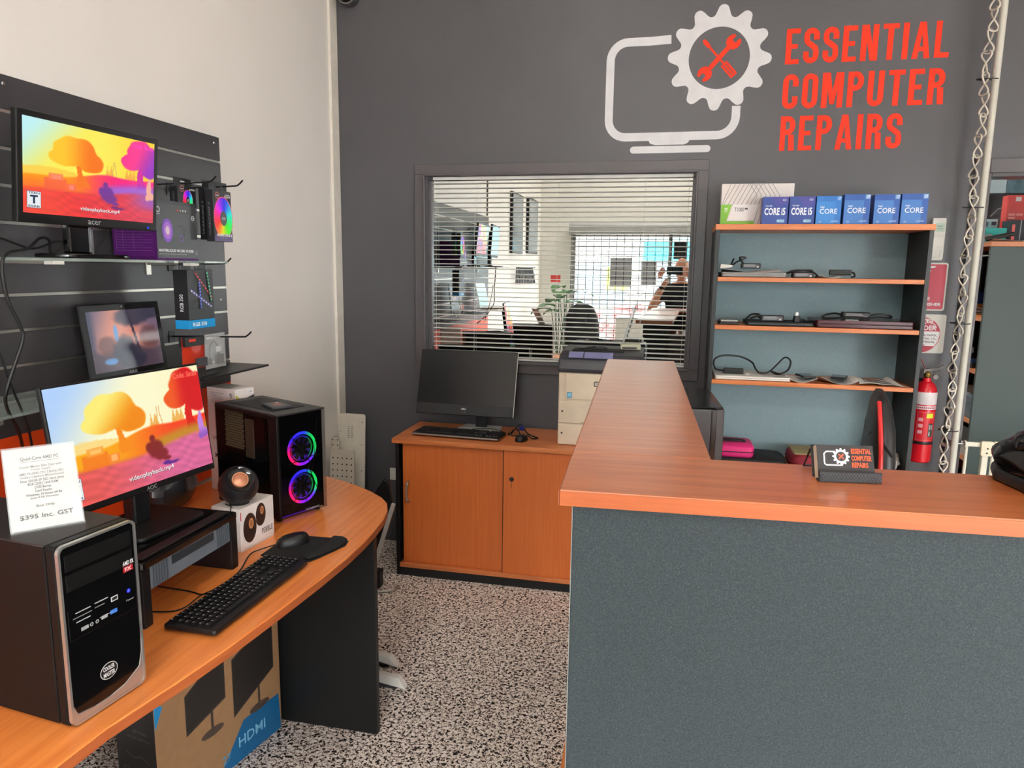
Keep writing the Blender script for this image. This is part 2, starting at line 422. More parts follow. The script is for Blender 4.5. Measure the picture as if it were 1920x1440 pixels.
# outside: pavement, street, shops across
sbox('pavement', mat('concrete', (176, 172, 165), .9, noise=(3, .08)), (-14, -6.5, -.2, 16, YF-.12, -.02))
sbox('road', mat('asphalt', (96, 96, 98), .95, noise=(40, .12)), (-14, -24, -.24, 16, -6.5, -.12))

# ------------------------------------------------------------------ slat wall on the left
XW = -1.80                                            # face of the slat boards
slat = thing('slat_wall', 'dark grey slatted display panel with silver grooves on the cream wall', 'display panel', (XW, 1.64, 1.115))
sy0, sy1 = .60-1.64, 2.685-1.64
MB().box(-.029, sy0, 0, -.012, sy1, .992).build('backing_board', 'slat_grey', slat)
bd = MB().box(-.012, sy0, .0045, 0, sy1, .0955).mesh('board')
for k in range(10):
    o = obj('board', bd, 'slat_grey', slat, loc=(0, 0, -.007+.1*k), bevel=.0012)
gm = MB().box(-.0118, sy0+.002, -.0042, -.0035, sy1-.002, .0042).mesh('groove_strip')
for k in range(1, 10): obj('groove_strip', gm, 'aluminium', slat, loc=(0, 0, -.007+.1*k))
scm = MB().lathe([(.0, .003), (.004, .0028), (.006, .0005), (.006, 0)], 12).mesh('screw', True)
for px, py in ((401, 268), (6, 157), (414, 562)):
    p = H(px, py, 'x', XW); obj('screw', scm, 'steel', slat, loc=(.0002, p.y-1.64, p.z-1.115), rot=(0, PI/2, 0))
MB().box(-.012, sy0, -.372, -.002, sy1, -.002).build('lower_panel', 'orange_panel', slat)['label'] = 'bright orange lower panel'

# glass shelf with brackets
def glass_shelf(label, z, y0, y1, depth, clips, brackets, m='clear_glass'):
    t = thing('wall_shelf', label, 'shelf', (XW, (y0+y1)/2, z))
    h = (y1-y0)/2
    MB().box(.001, -h, -.008, depth, h, 0).build('glass_pane' if m == 'clear_glass' else 'board', m, t, bevel=.0015)
    for y in clips:
        b = MB(); b.box(depth-.035, y-.017, -.013, depth-.004, y-.013, -.008); b.box(depth-.035, y+.013, -.013, depth-.004, y+.017, -.008)
        b.box(depth-.035, y-.017, -.017, depth-.004, y+.017, -.013); b.box(depth-.012, y-.017, -.013, depth-.008, y+.017, -.008)
        b.build('clip', 'white_plastic', t, bevel=.001)
    for y in brackets:
        b = MB().box(.0005, y-.012, -.05, .006, y+.012, -.0085); b.box(.0005, y-.009, -.016, depth*.8, y+.009, -.0085)
        b.build('bracket', 'aluminium', t, bevel=.001)
    return t
yc = (.72+2.33)/2
glass_shelf('glass shelf under the upper monitor on the slat wall', 1.612, .72, 2.33, .25, [H(108, 499, 'x', -1.56).y-yc, H(362, 503, 'x', -1.56).y-yc], [H(277, 510, 'x', -1.8).y-yc, H(-12, 520, 'x', -1.8).y-yc, -.5])
yc = (.75+2.18)/2
glass_shelf('lower glass shelf holding the leaning laptop', 1.232, .75, 2.18, .25, [], [H(78, 780, 'x', -1.8).y-yc, -.4])
p = H(430, 702, 'x', -1.58)
glass_shelf('small black shelf under the hanging adaptor bags', p.z+.004, 2.2, 2.62, .22, [], [], 'black_plastic')

# monitors ---------------------------------------------------------------------------------
def sm(a, b, x): t = min(max((x-a)/(b-a), 0), 1); return t*t*(3-2*t)
def mixc(a, b, t): return tuple(a[i]+(b[i]-a[i])*t for i in range(3))
def blob(u, v, cs, e=.012):
    d = min(math.hypot((u-c[0])/c[2], (v-c[1])/c[3])-1 for c in cs)
    d += .06*math.sin(37*u+11*v)*math.sin(29*v-7*u)
    return 1-sm(-e, e, d*.2)
T1 = [(.35, .72, .155, .16), (.47, .62, .10, .11), (.27, .64, .10, .09), (.40, .78, .10, .10)]
T2 = [(.88, .83, .12, .17), (.80, .72, .09, .10), (.96, .75, .09, .2)]
def scene_img(kind):
    A = kind == 'a'          # a: upper monitor, b: desk monitor
    def f(u, v):
        if A:
            c = mixc((190, 240, 245), (250, 236, 90), sm(.0, .45, u+(.9-v)*.6)); c = mixc(c, (252, 200, 30), sm(.5, 1.0, u)*.8)
        else:
            c = mixc((176, 208, 250), (252, 248, 206), sm(.0, .5, u+(.85-v)*.5)); c = mixc(c, (250, 240, 190), sm(.5, .95, u)*.6)
        # far hedge and hill
        if v < .50+.02*math.sin(9*u)-.06*abs(u-.15): c = mixc(c, (252, 205, 70) if A else (252, 214, 120), .85*sm(.55, .49, v))
        hill = .41+.10*sm(.1, .65, u)+.01*math.sin(14*u)
        for q, w in ((.60, .012), (.63, .02), (.76, .014), (.79, .02), (.82, .015)):      # pines
            hh = .53+.10*max(0, 1-abs(u-q)/w)
            if abs(u-q) < w and v < hh: c = mixc(c, (236, 150, 40) if not A else (240, 150, 60), .7)
        if abs(abs(u-.655)-.006-.012*sm(.66, .5, v)) < .003 and .5 < v < .68: c = (230, 170, 90)
        ch = mixc((252, 170, 20), (246, 60, 30), sm(.25, .85, u)) if not A else mixc((255, 160, 10), (250, 20, 130), sm(.2, .75, u))
        c = mixc(c, ch, sm(hill+.012, hill-.012, v))
        # trees
        tk = .41+.03*math.sin(8*v); wd = .018+.03*sm(.5, .36, v)
        if .34 < v < .62 and abs(u-tk) < wd: c = (248, 140, 20) if not A else (250, 120, 30)
        if abs(v-(.56+.35*abs(u-.42))) < .010 and .32 < u < .45: c = (248, 150, 30)
        t = blob(u, v, T1)
        tc = mixc((252, 236, 120), (244, 140, 10), sm(.26, .56, u+(.75-v)*.6)) if not A else mixc((255, 200, 40), (250, 120, 10), sm(.25, .5, u))
        c = mixc(c, tc, t)
        if .40 < v < .72 and abs(u-.885-.01*math.sin(20*v)) < .028+.02*sm(.5, .4, v): c = (222, 24, 18) if not A else (214, 0, 150)
        c = mixc(c, mixc((240, 90, 30), (216, 12, 22), sm(.76, .9, u)) if not A else mixc((250, 40, 140), (150, 30, 190), sm(.8, 1, u+(.7-v)*.3)), blob(u, v, T2))
        # foreground
        road = .27+.07*sm(.2, 1, u)+.015*math.sin(9*u)
        if v < road+.13 and u > .5: c = mixc(c, (190, 150, 40) if not A else (150, 110, 220), .85*sm(road+.14, road+.04, v)*sm(.5, .62, u))
        pk = mixc((242, 96, 90), (232, 110, 160), sm(.1, .8, u)) if not A else mixc((252, 62, 62), (236, 70, 96), sm(.2, 1, u))
        pk = mixc(pk, tuple(x*.88 for x in pk), .5+.5*math.sin(70*v+9*u)*math.sin(31*u+17*v+2*math.sin(23*u)))
        if A: pk = mixc(pk, (150, 90, 200), sm(.72, 1, u)*sm(.1, .25, v)*.8)
        c = mixc(c, pk, sm(road+.03, road-.03, v))
        if A: c = mixc(c, (252, 90, 60), sm(.45, .3, v)*sm(.45, .1, u)*.5)
        # old truck
        for x0, y0, x1, y1, cc in ((.14, .27, .29, .40, (246, 120, 30)), (.17, .38, .27, .45, (250, 160, 60)), (.19, .395, .255, .435, (252, 200, 110)), (.29, .29, .36, .36, (250, 130, 50)), (.31, .30, .345, .35, (255, 190, 120))):
            if x0 < u < x1 and y0 < v < y1: c = mixc(c, cc if not A else mixc(cc, (250, 60, 120), .4), .8)
        # bush and its shadow
        b = blob(u, v, [(.595, .30, .055, .085), (.63, .24, .05, .055), (.56, .32, .03, .05), (.585, .40, .02, .035), (.665, .19, .03, .02)], .05)
        c = mixc(c, (128, 32, 36) if not A else (112, 50, 150), b*.92)
        b = blob(u, v, [(.70, .135, .055, .012), (.66, .145, .03, .02)], .02); c = mixc(c, (86, 40, 140) if not A else (120, 40, 120), b*.9)
        # pale rocks at the right edge
        b = blob(u, v, [(.955, .42, .022, .10), (.975, .33, .03, .05), (.945, .31, .02, .04), (.96, .50, .012, .05)], .02)
        c = mixc(c, mixc((196, 130, 220), (150, 90, 190), sm(.4, .3, v)) if not A else (238, 170, 150), b)
        return c
    return f
def laptop_img(u, v):
    c = mixc((206, 128, 106), (112, 92, 112), sm(.35, .75, abs(u-.45)+.35*v)); c = mixc(c, (60, 60, 84), sm(.12, .0, u))
    c = mixc(c, (74, 58, 70), sm(.42, .30, v+.05*math.sin(9*u)))
    c = mixc(c, (96, 62, 62), blob(u, v, [(.22, .42, .12, .16), (.85, .5, .16, .2)], .05)*.8)
    if abs(u-.62+.15*(v-.6)) < .02 and v > .25: c = (56, 48, 60)
    c = mixc(c, (52, 50, 68), blob(u, v, [(.62, .88, .25, .16), (.85, .93, .2, .12)], .05)*.9)
    c = mixc(c, (42, 42, 58), blob(u, v, [(.46, .30, .17, .26), (.55, .14, .2, .14)], .05)*.9)
    c = mixc(c, (92, 150, 206), blob(u, v, [(.24, .16, .09, .05), (.36, .62, .03, .14)], .05)*.9)
    return c
def flat_monitor(t, w, h, th, bez, bot, z0, tilt, img, nx, ny, parts=True, x=0.0):
    """panel facing local +x; returns (panel, origin, U, V) of the picture"""
    M = Matrix.Translation((x, 0, z0)) @ Matrix.Rotation(tilt, 4, 'Y')
    mb = MB().box(-th, -w/2, 0, 0, w/2, h, M); mb.box(-th-.025, -w*.3, h*.2, -th, w*.3, h*.8, M)
    pn = mb.build('panel', 'black_plastic', t, bevel=.003)
    O = M @ Vector((.0006, -w/2+bez, bot)); U = (M @ Vector((.0006, w/2-bez, bot)))-O; V = (M @ Vector((.0006, -w/2+bez, h-bez)))-O
    sc = picture('screen', t, img, nx, ny, O, U, V) if img else None
    return pn, sc, O, U, V
def overlay(t, O, U, V, kind):
    w, h = U.length, V.length; u, v = U.normalized(), V.normalized()
    p = PR(); dk = (60, 20, 40)
    p.text('videoplayback.mp4', w*.392, h*.063, w*.702, h*.118, dk, .03); p.text('videoplayback.mp4', w*.39, h*.066, w*.70, h*.121, (245, 240, 240), .01)
    nn = u.cross(v)*.0004; p.build('title_text', t, O+nn, u, v, 'screen'); p = PR()
    x0, x1, y0, y1 = w*.022, w*.115, h*.055, h*.235
    p.rect(x0, y0, x1, y1, (20, 40, 60)); p.rect(x0+.001, y0+.001, x1-.001, y1-.001, (232, 236, 240))
    q = (y1-y0); p.text('T', x0+.009, y0+q*.26, x1-.009, y0+q*.76, (22, 48, 80), .04)
    p.text('TEEN', x0+.004, y0+q*.83, x1-.004, y0+q*.95, (22, 48, 80), .02); p.text('ESRB', x0+.004, y0+q*.05, x1-.004, y0+q*.17, (22, 48, 80), .02)
    p.build('rating_badge', t, O+nn, u, v, 'screen'); p = PR()
    p.text('Code: Sinx6', w*.80, h*.90, w*.985, h*.955, (250, 110, 90) if kind == 'b' else (255, 60, 190), .02)
    return p.build('code_text', t, O+nn, u, v, 'screen')

# upper monitor: fitted centre (-1.66, 1.843), bottom at z 1.703, facing out and leaning forward
ac = thing('monitor', 'black monitor with a vivid sunset picture standing on the upper glass shelf', 'monitor', (-1.575, 1.749, 1.6125), math.radians(-3.8))
pn, sc, O, U, V = flat_monitor(ac, .462, .274, .018, .016, .025, .0858, math.radians(6), scene_img('a'), 170, 96)
overlay(sc, O, U, V, 'a')
p = PR(); p.text('acer', -.022, .0858+.007, .022, .0858+.018, (170, 170, 172)); p.build('logo', pn, (.0022, 0, 0), (0, 1, 0), (0, 0, 1))
p = PR(); p.disc(.195, .0858+.010, .004, (40, 60, 255), 10); p.build('power_light', pn, (.0022, 0, 0), (0, 1, 0), (0, 0, 1), 'screen')
MB().prism(rrect(-.11, -.125, .022, .125, .05, 8), 0, .012).build('stand_base', 'gloss_black', ac, True, bevel=.004)
MB().box(-.072, -.042, .012, -.047, .042, .15).build('stand_neck', 'gloss_black', ac, bevel=.006)
MB().box(-.0468, .028, .012, -.042, .034, .10).build('neck_trim', 'steel', ac)

# desk monitor on the riser
ao = thing('monitor', 'frameless black monitor with an orange sunset picture on the desk riser', 'monitor', (-1.335, 1.60, .9008), math.radians(-7))
AZ = 1.0-.9008
pn, sc, O, U, V = flat_monitor(ao, .495, .318, .012, .006, .018, AZ, math.radians(-8), scene_img('b'), 190, 112)
overlay(sc, O, U, V, 'b')
vx = V.normalized(); ux = U.normalized()
p = PR(); p.text('AOC', U.length*.49, -.0145, U.length*.56, -.004, (150, 150, 150)); p.build('logo', pn, O+ux.cross(vx)*.0004, ux, vx)
MB().prism(rrect(-.13, -.11, .075, .13, .03, 6), 0, .011).build('stand_base', 'black_plastic', ao, bevel=.003)
MB().box(-.065, -.028, .011, -.025, .028, .24).build('stand_neck', 'black_plastic', ao, bevel=.006)

# laptop leaning on the lower shelf, screen towards the room
lp = thing('laptop', 'black laptop with a dusky picture leaning back against the slat wall', 'laptop', (-1.70, 2.004, 1.232), math.radians(-.4))
w, h = .345, .238
M = Matrix.Translation((0, 0, .006)) @ Matrix.Rotation(math.radians(-7), 4, 'Y')
pn = MB().box(-.007, -w/2, 0, 0, w/2, h, M).build('lid', 'black_plastic', lp, bevel=.003)
O = M @ Vector((.0006, -w/2+.022, .026)); U = (M @ Vector((.0006, w/2-.022, .026)))-O; V = (M @ Vector((.0006, -w/2+.022, h-.022)))-O
sc = picture('screen', lp, laptop_img, 80, 50, O, U, V, 'screen')
ux, vx = U.normalized(), V.normalized()
p = PR(); p.text('ASUS', U.length*.45, -.016, U.length*.57, -.007, (200, 200, 200), .02); p.disc(U.length*.5, V.length+.011, .003, (150, 150, 155), 10)
p.build('logo', pn, O, ux, vx)
MB().box(.002, -w/2, 0, .20, w/2, .006).build('keyboard_deck', 'black_plastic', lp, bevel=.002)
MB().cyl((0, -w*.35, .008), (0, w*.35, .008), .006, 10).build('hinge', 'black_plastic', lp)

# cables hanging from the upper monitor
def cable(label, pts, r=.003, m='cable_black', name='cable', group=None, n=7):
    o = MB().tube(smooth_path(pts, n), r, 6).build(name, m, smooth=True)
    return tag(o, label, 'cable', group)
cable('thick black cable looping from the upper monitor over the shelf edge and down the slats',
      [H(128, 440, 'x', -1.74), H(124, 454, 'x', -1.74), H(112, 468, 'x', -1.73), H(96, 474, 'x', -1.72), H(92, 450, 'x', -1.71), H(74, 447, 'x', -1.70), H(52, 466, 'x', -1.64), H(12, 476, 'x', -1.54), H(4, 505, 'x', -1.53), H(14, 560, 'x', -1.53), H(38, 612, 'x', -1.53), H(42, 640, 'x', -1.53), H(14, 726, 'x', -1.54), H(12, 762, 'x', -1.56), H(34, 806, 'x', -1.6), H(42, 836, 'x', -1.66)], .0042)
cable('thin black cable running along the slat wall behind the upper monitor', [H(131, 470, 'x', -1.77), H(110, 452, 'x', -1.74), H(60, 466, 'x', -1.74), H(0, 446, 'x', -1.74), H(-60, 440, 'x', -1.74)], .003)
cable('straight black cable crossing the lower slats at the far left', [H(-30, 610, 'x', -1.56), H(0, 664, 'x', -1.56), H(22, 726, 'x', -1.57), H(50, 792, 'x', -1.59), H(60, 836, 'x', -1.60)], .003)
cable('short black cable hanging behind the upper monitor stand', [H(204, 432, 'x', -1.75), H(192, 452, 'x', -1.75), H(178, 470, 'x', -1.75), H(168, 480, 'x', -1.76)], .003)

# boxed cooler on the glass shelf
xb = -1.612; y0 = H(296, 480, 'x', xb).y; y1 = H(372, 480, 'x', xb).y; zt = H(296, 373, 'x', xb).z
bx = thing('cooler_box', 'dark grey cooler box with purple sides beside the upper monitor', 'box', (xb, (y0+y1)/2, 1.612))
w = y1-y0; h = zt-1.612
MB().box(-.165, -w/2, 0, 0, w/2, h).build('carton', mat('purple_card', (70, 14, 88), .5), bx, bevel=.0015)
p = PR(); p.rect(-w/2+.0012, .008, w/2-.0012, h-.001, (62, 64, 66)); p.rect(-w/2+.0012, h-.012, w/2-.0012, h-.001, (46, 48, 50))
p.disc(-w/2+.012, h-.032, .010, (196, 196, 200), 16); p.disc(-w/2+.012, h-.032, .007, (62, 64, 66), 6); p.rect(-w/2+.004, h-.047, -w/2+.02, h-.0445, (180, 180, 180))
p.poly([(-w/2+.02, h*.60), (-w/2+.045, h*.67), (-w/2+.045, h*.34), (-w/2+.02, h*.38)], (28, 28, 32))
p.disc(-w/2+.052, h*.50, .026, (128, 86, 190), 24, .038); p.disc(-w/2+.052, h*.50, .018, (176, 120, 214), 20, .028); p.disc(-w/2+.052, h*.50, .010, (230, 206, 220), 16, .014)
p.line([(0, h*.58), (.02, h*.60), (.035, h*.50), (.03, h*.42)], .004, (30, 30, 32)); p.ring(.017, h*.38, .009, .011, (150, 110, 200)); p.disc(.017, h*.38, .009, (40, 40, 44), 18)
p.disc(w/2-.022, h*.74, .009, (230, 230, 232), 6); p.disc(w/2-.022, h*.74, .007, (40, 40, 44), 6); p.text('RGB', w/2-.028, h*.725, w/2-.016, h*.755, (240, 240, 240), .02)
for k, c in enumerate(((214, 100, 90), (150, 150, 150), (190, 190, 190), (190, 190, 190))): p.disc(w*.02+.013*k, h*.85, .0042, c, 10)
p.text('MASTERLIQUID ML120L V2 RGB', -w/2+.004, h*.135, w*.36, h*.19, (235, 235, 238), .03); p.text('with 3rd Gen Dual Chamber Pump Technology', -w/2+.004, h*.095, w*.18, h*.118, (200, 200, 204))
p.ring(w/2-.013, h*.14, .006, .0075, (150, 150, 154), 4, 45, 405)
p.build('front_print', bx, (0, 0, 0), (0, 1, 0), (0, 0, 1))
p = PR(); lc = (170, 110, 190)
p.rect(-.16, .012, -.01, h-.012, (80, 18, 100))
for k in range(11): p.rect(-.15, .03+.0085*k, -.02-(.03 if k % 3 == 2 else 0), .0306+.0085*k, lc)
for xx in (-.15, -.125, -.085): p.rect(xx, .03, xx+.0008, .118, lc)
p.build('side_print', bx, (0, -w/2, 0), (1, 0, 0), (0, 0, 1))

# hooks with hanging boxes
def hook(label, tip, x0=XW, drop=.0, L=None):
    """wire hook from the slat wall out to a turned-up tip"""
    t = thing('display_hook', label, 'hook', (XW, tip.y, tip.z))
    x = tip.x-XW
    MB().tube(smooth_path([(-.002, 0, -.028), (x*.3, 0, -.024), (x-.045, 0, -.020), (x-.018, 0, -.015), (x, 0, 0)], 4), .003, 7).build('wire', 'black_plastic', t, True)
    MB().box(.0005, -.016, -.05, .004, .016, -.006).build('back_plate', 'black_plastic', t, bevel=.0008)
    return t
def hue(t):
    t = (t % 1)*6; i = int(t); f = t-i
    r, g, b = [(1, f, 0), (1-f, 1, 0), (0, 1, f), (0, 1-f, 1), (f, 0, 1), (1, 0, 1-f)][i]
    return (40+200*r, 40+200*g, 40+200*b)
hook('upper wire hook carrying the two right-hand fan boxes', H(455, 338, 'x', -1.50))
hook('upper wire hook carrying the fan box behind the cooler box', H(405, 330, 'x', -1.50))
def fan_box(label, xf, pxl, pxr, ytop, ybot, printed=True, d=.03):
    y0 = H(pxl, 400, 'x', xf).y; y1 = H(pxr, 400, 'x', xf).y; zt = H(pxl, ytop, 'x', xf).z; zb = H(pxl, ybot, 'x', xf).z
    t = thing('fan_box', label, 'box', (xf, (y0+y1)/2, zb), group='black fan boxes on the slat wall hooks')
    w = y1-y0; h = zt-zb
    MB().box(-d, -w/2, 0, 0, w/2, h).build('carton', mat('black_card', (26, 26, 28), .45), t, bevel=.001)
    mb = MB(); mb.box(-d/2-.0006, -w/2+.002, h, -d/2+.0006, -.012, h+.030); mb.box(-d/2-.0006, .012, h, -d/2+.0006, w/2-.002, h+.030); mb.box(-d/2-.0006, -.0119, h+.020, -d/2+.0006, .0119, h+.030)
    mb.build('hang_tab', 'black_card', t)
    p = PR()
    cy, cz = .004, h*.46; R = h*.30
    p.ring(cy, cz, R*.36, R, None, 36, cols=lambda q: hue(.45+q), sy=1.35)
    p.ring(cy, cz, R, R*1.05, (230, 90, 120), 36, sy=1.35); p.disc(cy, cz, R*.36, (30, 30, 32), 20, R*.48); p.text('AZZA', cy-R*.22, cz-.004, cy+R*.22, cz+.004, (220, 220, 220), .02)
    p.disc(-w*.26, h*.90, w*.11, (200, 90, 80), 14); p.disc(-w*.26, h*.90, w*.09, (30, 30, 32), 14); p.rect(-w*.33, h*.893, -w*.19, h*.907, (220, 220, 220))
    p.text('AZZA', w*.12, h*.87, w*.44, h*.935, (235, 235, 235), .02)
    p.poly([(-w/2+.001, .001), (w/2-.001, .001), (w/2-.001, h*.17), (-w/2+.001, h*.10)], (66, 44, 96)); p.text('HURRICANE II', -w*.38, h*.10, w*.44, h*.155, (240, 240, 240), .03)
    p.text('RGB FAN', -w*.2, h*.06, w*.2, h*.08, (150, 150, 170))
    p.build('front_print', t, (0, 0, 0), (0, 1, 0), (0, 0, 1))
    p = PR(); p.text('HURRICANE II', -d*.65, h*.12, -d*.4, h*.75, (120, 120, 124), rot=1); p.build('side_print', t, (0, -w/2, 0), (1, 0, 0), (0, 0, 1))
    return t
fan_box('black fan box with a rainbow ring, front one on the right-hand hook', -1.565, 400, 434, 355, 452)
fan_box('black fan box behind another on the right-hand hook', -1.603, 388, 421, 353, 449)
fan_box('black fan box on the hook behind the grey cooler box', -1.62, 335, 369, 348, 395)

# led strip box on its hook
hook('short wire hook under the glass shelf holding the LED strip box', H(433, 484, 'x', -1.55))
xf = -1.60; y0 = H(353, 560, 'x', xf).y; y1 = H(401, 560, 'x', xf).y; zt = H(353, 506, 'x', xf).z; zb = H(353, 618, 'x', xf).z
lb = thing('led_strip_box', 'tall black LED strip box with a blue base hanging on the slat wall', 'box', (xf, (y0+y1)/2, zb)); w = y1-y0; h = zt-zb
MB().box(-.055, -w/2, .030, 0, w/2, h).build('carton', 'black_card', lb, bevel=.001)
MB().box(-.0555, -w/2-.0006, 0, .0006, w/2+.0006, .030).build('blue_base', mat('sky_blue_card', (24, 144, 206), .5), lb, bevel=.001)
mb = MB(); mb.box(-.030, -w/2, h, -.028, -.012, h+.03); mb.box(-.030, .012, h, -.028, w/2, h+.03); mb.box(-.030, -.0119, h+.02, -.028, .0119, h+.03); mb.build('hang_tab', 'black_card', lb)
p = PR()
for a, b, col, cc in (((-.4, .62), (.40, .24), (96, 96, 150), (236, 236, 250)), ((-.22, .98), (.42, .42), (90, 20, 24), (250, 90, 90)), ((.24, 1.0), (.36, .36), (14, 60, 40), (90, 220, 160)), ((-.08, .80), (-.06, .22), (24, 28, 120), (130, 150, 255))):
    A = Vector((a[0]*w, .03+a[1]*(h-.03)*.97)); B = Vector((b[0]*w, .03+b[1]*(h-.03)))
    p.line([A, B], .008, col)
    for k in range(9): q = A+(B-A)*((k+.5)/9); p.disc(q.x, q.y, .003, cc, 8)
p.build('front_print', lb, (0, 0, 0), (0, 1, 0), (0, 0, 1))
p = PR(); p.text('RGB 350', -w*.38, .008, w*.16, .022, (240, 248, 252), .02); p.build('base_print', lb, (.0007, 0, 0), (0, 1, 0), (0, 0, 1))
p = PR(); p.text('RGB 350', -.034, .06, -.02, .118, (235, 235, 235), .01, rot=1); p.build('side_print', lb, (0, -w/2, 0), (1, 0, 0), (0, 0, 1))

# adaptor bags on the lowest hook
tip = H(471, 622, 'x', -1.47)
hook('lowest wire hook holding the adaptor bags', tip)
def bag(label, xf, px0, px1, py0, py1, body, name):
    y0 = H(px0, 650, 'x', xf).y; y1 = H(px1, 650, 'x', xf).y; zt = H(px0, py0, 'x', xf).z; zb = H(px0, py1, 'x', xf).z
    t = thing(name, label, 'bag', (xf, (y0+y1)/2, zb)); w = y1-y0; h = zt-zb
    nu, nv = 6, 8; vs = []; fs = []
    for s in (0, 1):
        for j in range(nv+1):
            for i in range(nu+1):
                u, v = i/nu, j/nv; b = .012*math.sin(PI*u)**.5*math.sin(PI*min(v*1.1, 1))**.6
                vs.append((-.013+(b if s else -b)+random.uniform(-.001, .001), (u-.5)*w, v*h))
    m = (nu+1)*(nv+1)
    for s in (0, 1):
        for j in range(nv):
            for i in range(nu):
                a = s*m+j*(nu+1)+i; q = (a, a+1, a+nu+2, a+nu+1); fs.append(q if s else q[::-1])
    MB().add(vs, fs).build('pouch', body, t, True)
    return t, w, h
mat('clear_bag', (230, 232, 230), .15, alpha=.30); mat('red_pouch', (176, 44, 20), .35)
t, w, h = bag('red zip pouch with a black adaptor on the lowest hook', -1.60, 347, 389, 634, 697, 'red_pouch', 'adaptor_pouch')
MB().box(-.0265, -w/2+.003, h*.72, -.0005, w/2-.003, h*1.0).build('header_card', 'black_plastic', t, bevel=.001)
MB().box(.0, -w*.1, h*.08, .012, w*.35, h*.34).build('adaptor', 'dark_grey_plastic', t, bevel=.002)
p = PR(); p.rect(-w*.32, h*.86, -w*.02, h*.94, (220, 60, 40)); p.build('header_print', t, (-.0003, 0, 0), (0, 1, 0), (0, 0, 1))
t, w, h = bag('clear plastic bag with a black video adaptor on the lowest hook', -1.585, 390, 428, 628, 694, 'clear_bag', 'adaptor_bag')
MB().box(-.018, w*.0, h*.10, -.008, w*.36, h*.38).build('adaptor', 'black_plastic', t, bevel=.002)
MB().tube(smooth_path([(-.013, -w*.28, h*.30), (-.013, -w*.26, h*.62), (-.013, -w*.05, h*.78), (-.013, w*.14, h*.60), (-.013, w*.2, h*.38)], 5), .0025, 6).build('lead', 'cable_black', t, True)
MB().box(-.016, -w*.36, h*.12, -.010, -w*.2, h*.32).build('plug', 'black_plastic', t, bevel=.001)
MB().box(-.0105, w*.02, h*.46, -.0095, w*.26, h*.62).build('tag_paper', 'paper', t)

# ------------------------------------------------------------------ display desk on the left
ZD = .735
dk = thing('display_desk', 'long wooden display desk with a rounded end and charcoal panel legs', 'desk', (-1.4, 1.5, 0))
edge = [(-1.018, .30), (-1.012, .7), (-.998, 1.045), (-.968, 1.22), (-.949, 1.36), (-.932, 1.55), (-.918, 1.75), (-.912, 1.90), (-.914, 2.02), (-.922, 2.13), (-.936, 2.24), (-.958, 2.33), (-.992, 2.41), (-1.04, 2.47), (-1.10, 2.522), (-1.17, 2.572), (-1.26, 2.624), (-1.38, 2.678), (-1.50, 2.712), (-1.62, 2.728), (-1.79, 2.732)]
out = [(x+1.4, y-1.5) for x, y in [(-1.79, .30)]+edge]
MB().prism(out, ZD-.025, ZD).build('desktop', 'wood_y', dk, bevel=.003)
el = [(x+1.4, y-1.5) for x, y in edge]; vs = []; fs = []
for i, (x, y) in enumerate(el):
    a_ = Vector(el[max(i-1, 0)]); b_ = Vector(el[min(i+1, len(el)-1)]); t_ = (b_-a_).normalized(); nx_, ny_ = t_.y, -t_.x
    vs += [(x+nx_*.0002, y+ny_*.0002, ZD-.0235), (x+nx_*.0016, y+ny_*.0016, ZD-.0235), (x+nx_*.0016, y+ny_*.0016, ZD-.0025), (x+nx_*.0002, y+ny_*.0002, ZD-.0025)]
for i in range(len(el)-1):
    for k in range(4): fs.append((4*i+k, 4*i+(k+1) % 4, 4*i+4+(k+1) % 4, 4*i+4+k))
MB().add(vs, [f[::-1] for f in fs]).build('edge_shade_strip', 'wood_edge', dk, True)  # added strip, its darker wood paints the shade of the desk edge
for y in (.45, 2.118):
    MB().box(-.39, y-1.5, 0, .48, y-1.5+.025, ZD-.0255).build('leg_panel', 'charcoal_laminate', dk, bevel=.001)
MB().box(-.31, .476-1.5, .3, -.29, 2.117-1.5, ZD-.0255).build('modesty_panel', 'charcoal_laminate', dk)

# older black tower with the price card on top
ct = thing('computer_tower', 'older black computer tower with silver trimmed glossy front and price card on top', 'computer', (-1.251, 1.134, ZD), math.radians(-7))
w2, d2, h = .21, .085, .358
mat('case_black', (9, 9, 9), .5, noise=(30, .1), spec=.3); mat('case_top', (40, 34, 34), .55)
MB().box(-w2, -d2, .006, w2-.035, d2, h-.004).build('case', 'case_black', ct, bevel=.002)
MB().box(-w2, -d2, h-.004, w2-.035, d2, h).build('top_cover', 'case_top', ct, bevel=.0012)
MB().box(w2-.035, -d2, .004, w2-.008, d2, h).build('bezel', 'case_black', ct, bevel=.006)
for sx in (-1, 1):
    for sy in (-1, 1): MB().cyl((sx*.15, sy*.06, 0), (sx*.15, sy*.06, .006), .012, 12).build('foot', 'rubber', ct)
F = Matrix(((0, 0, 1, 0), (1, 0, 0, 0), (0, 1, 0, 0), (0, 0, 0, 1)))      # (y,z) outline -> extruded along x
o_ = rrect(-d2, .004, d2, h, .014, 5); i_ = rrect(-d2+.0045, .0085, d2-.0045, h-.0045, .011, 5); n = len(o_)
vs = [(p[0], p[1], w2-.008) for p in o_]+[(p[0], p[1], w2-.008) for p in i_]+[(p[0], p[1], w2) for p in o_]+[(p[0], p[1], w2) for p in i_]
fs = []
for k in range(n):
    j = (k+1) % n; fs += [(2*n+k, 2*n+j, 3*n+j, 3*n+k), (k, j, 2*n+j, 2*n+k), (n+j, n+k, 3*n+k, 3*n+j)]
mat('silver_trim', (186, 184, 180), .3, metal=.8)
MB().add(vs, fs, F).build('silver_trim', 'silver_trim', ct)
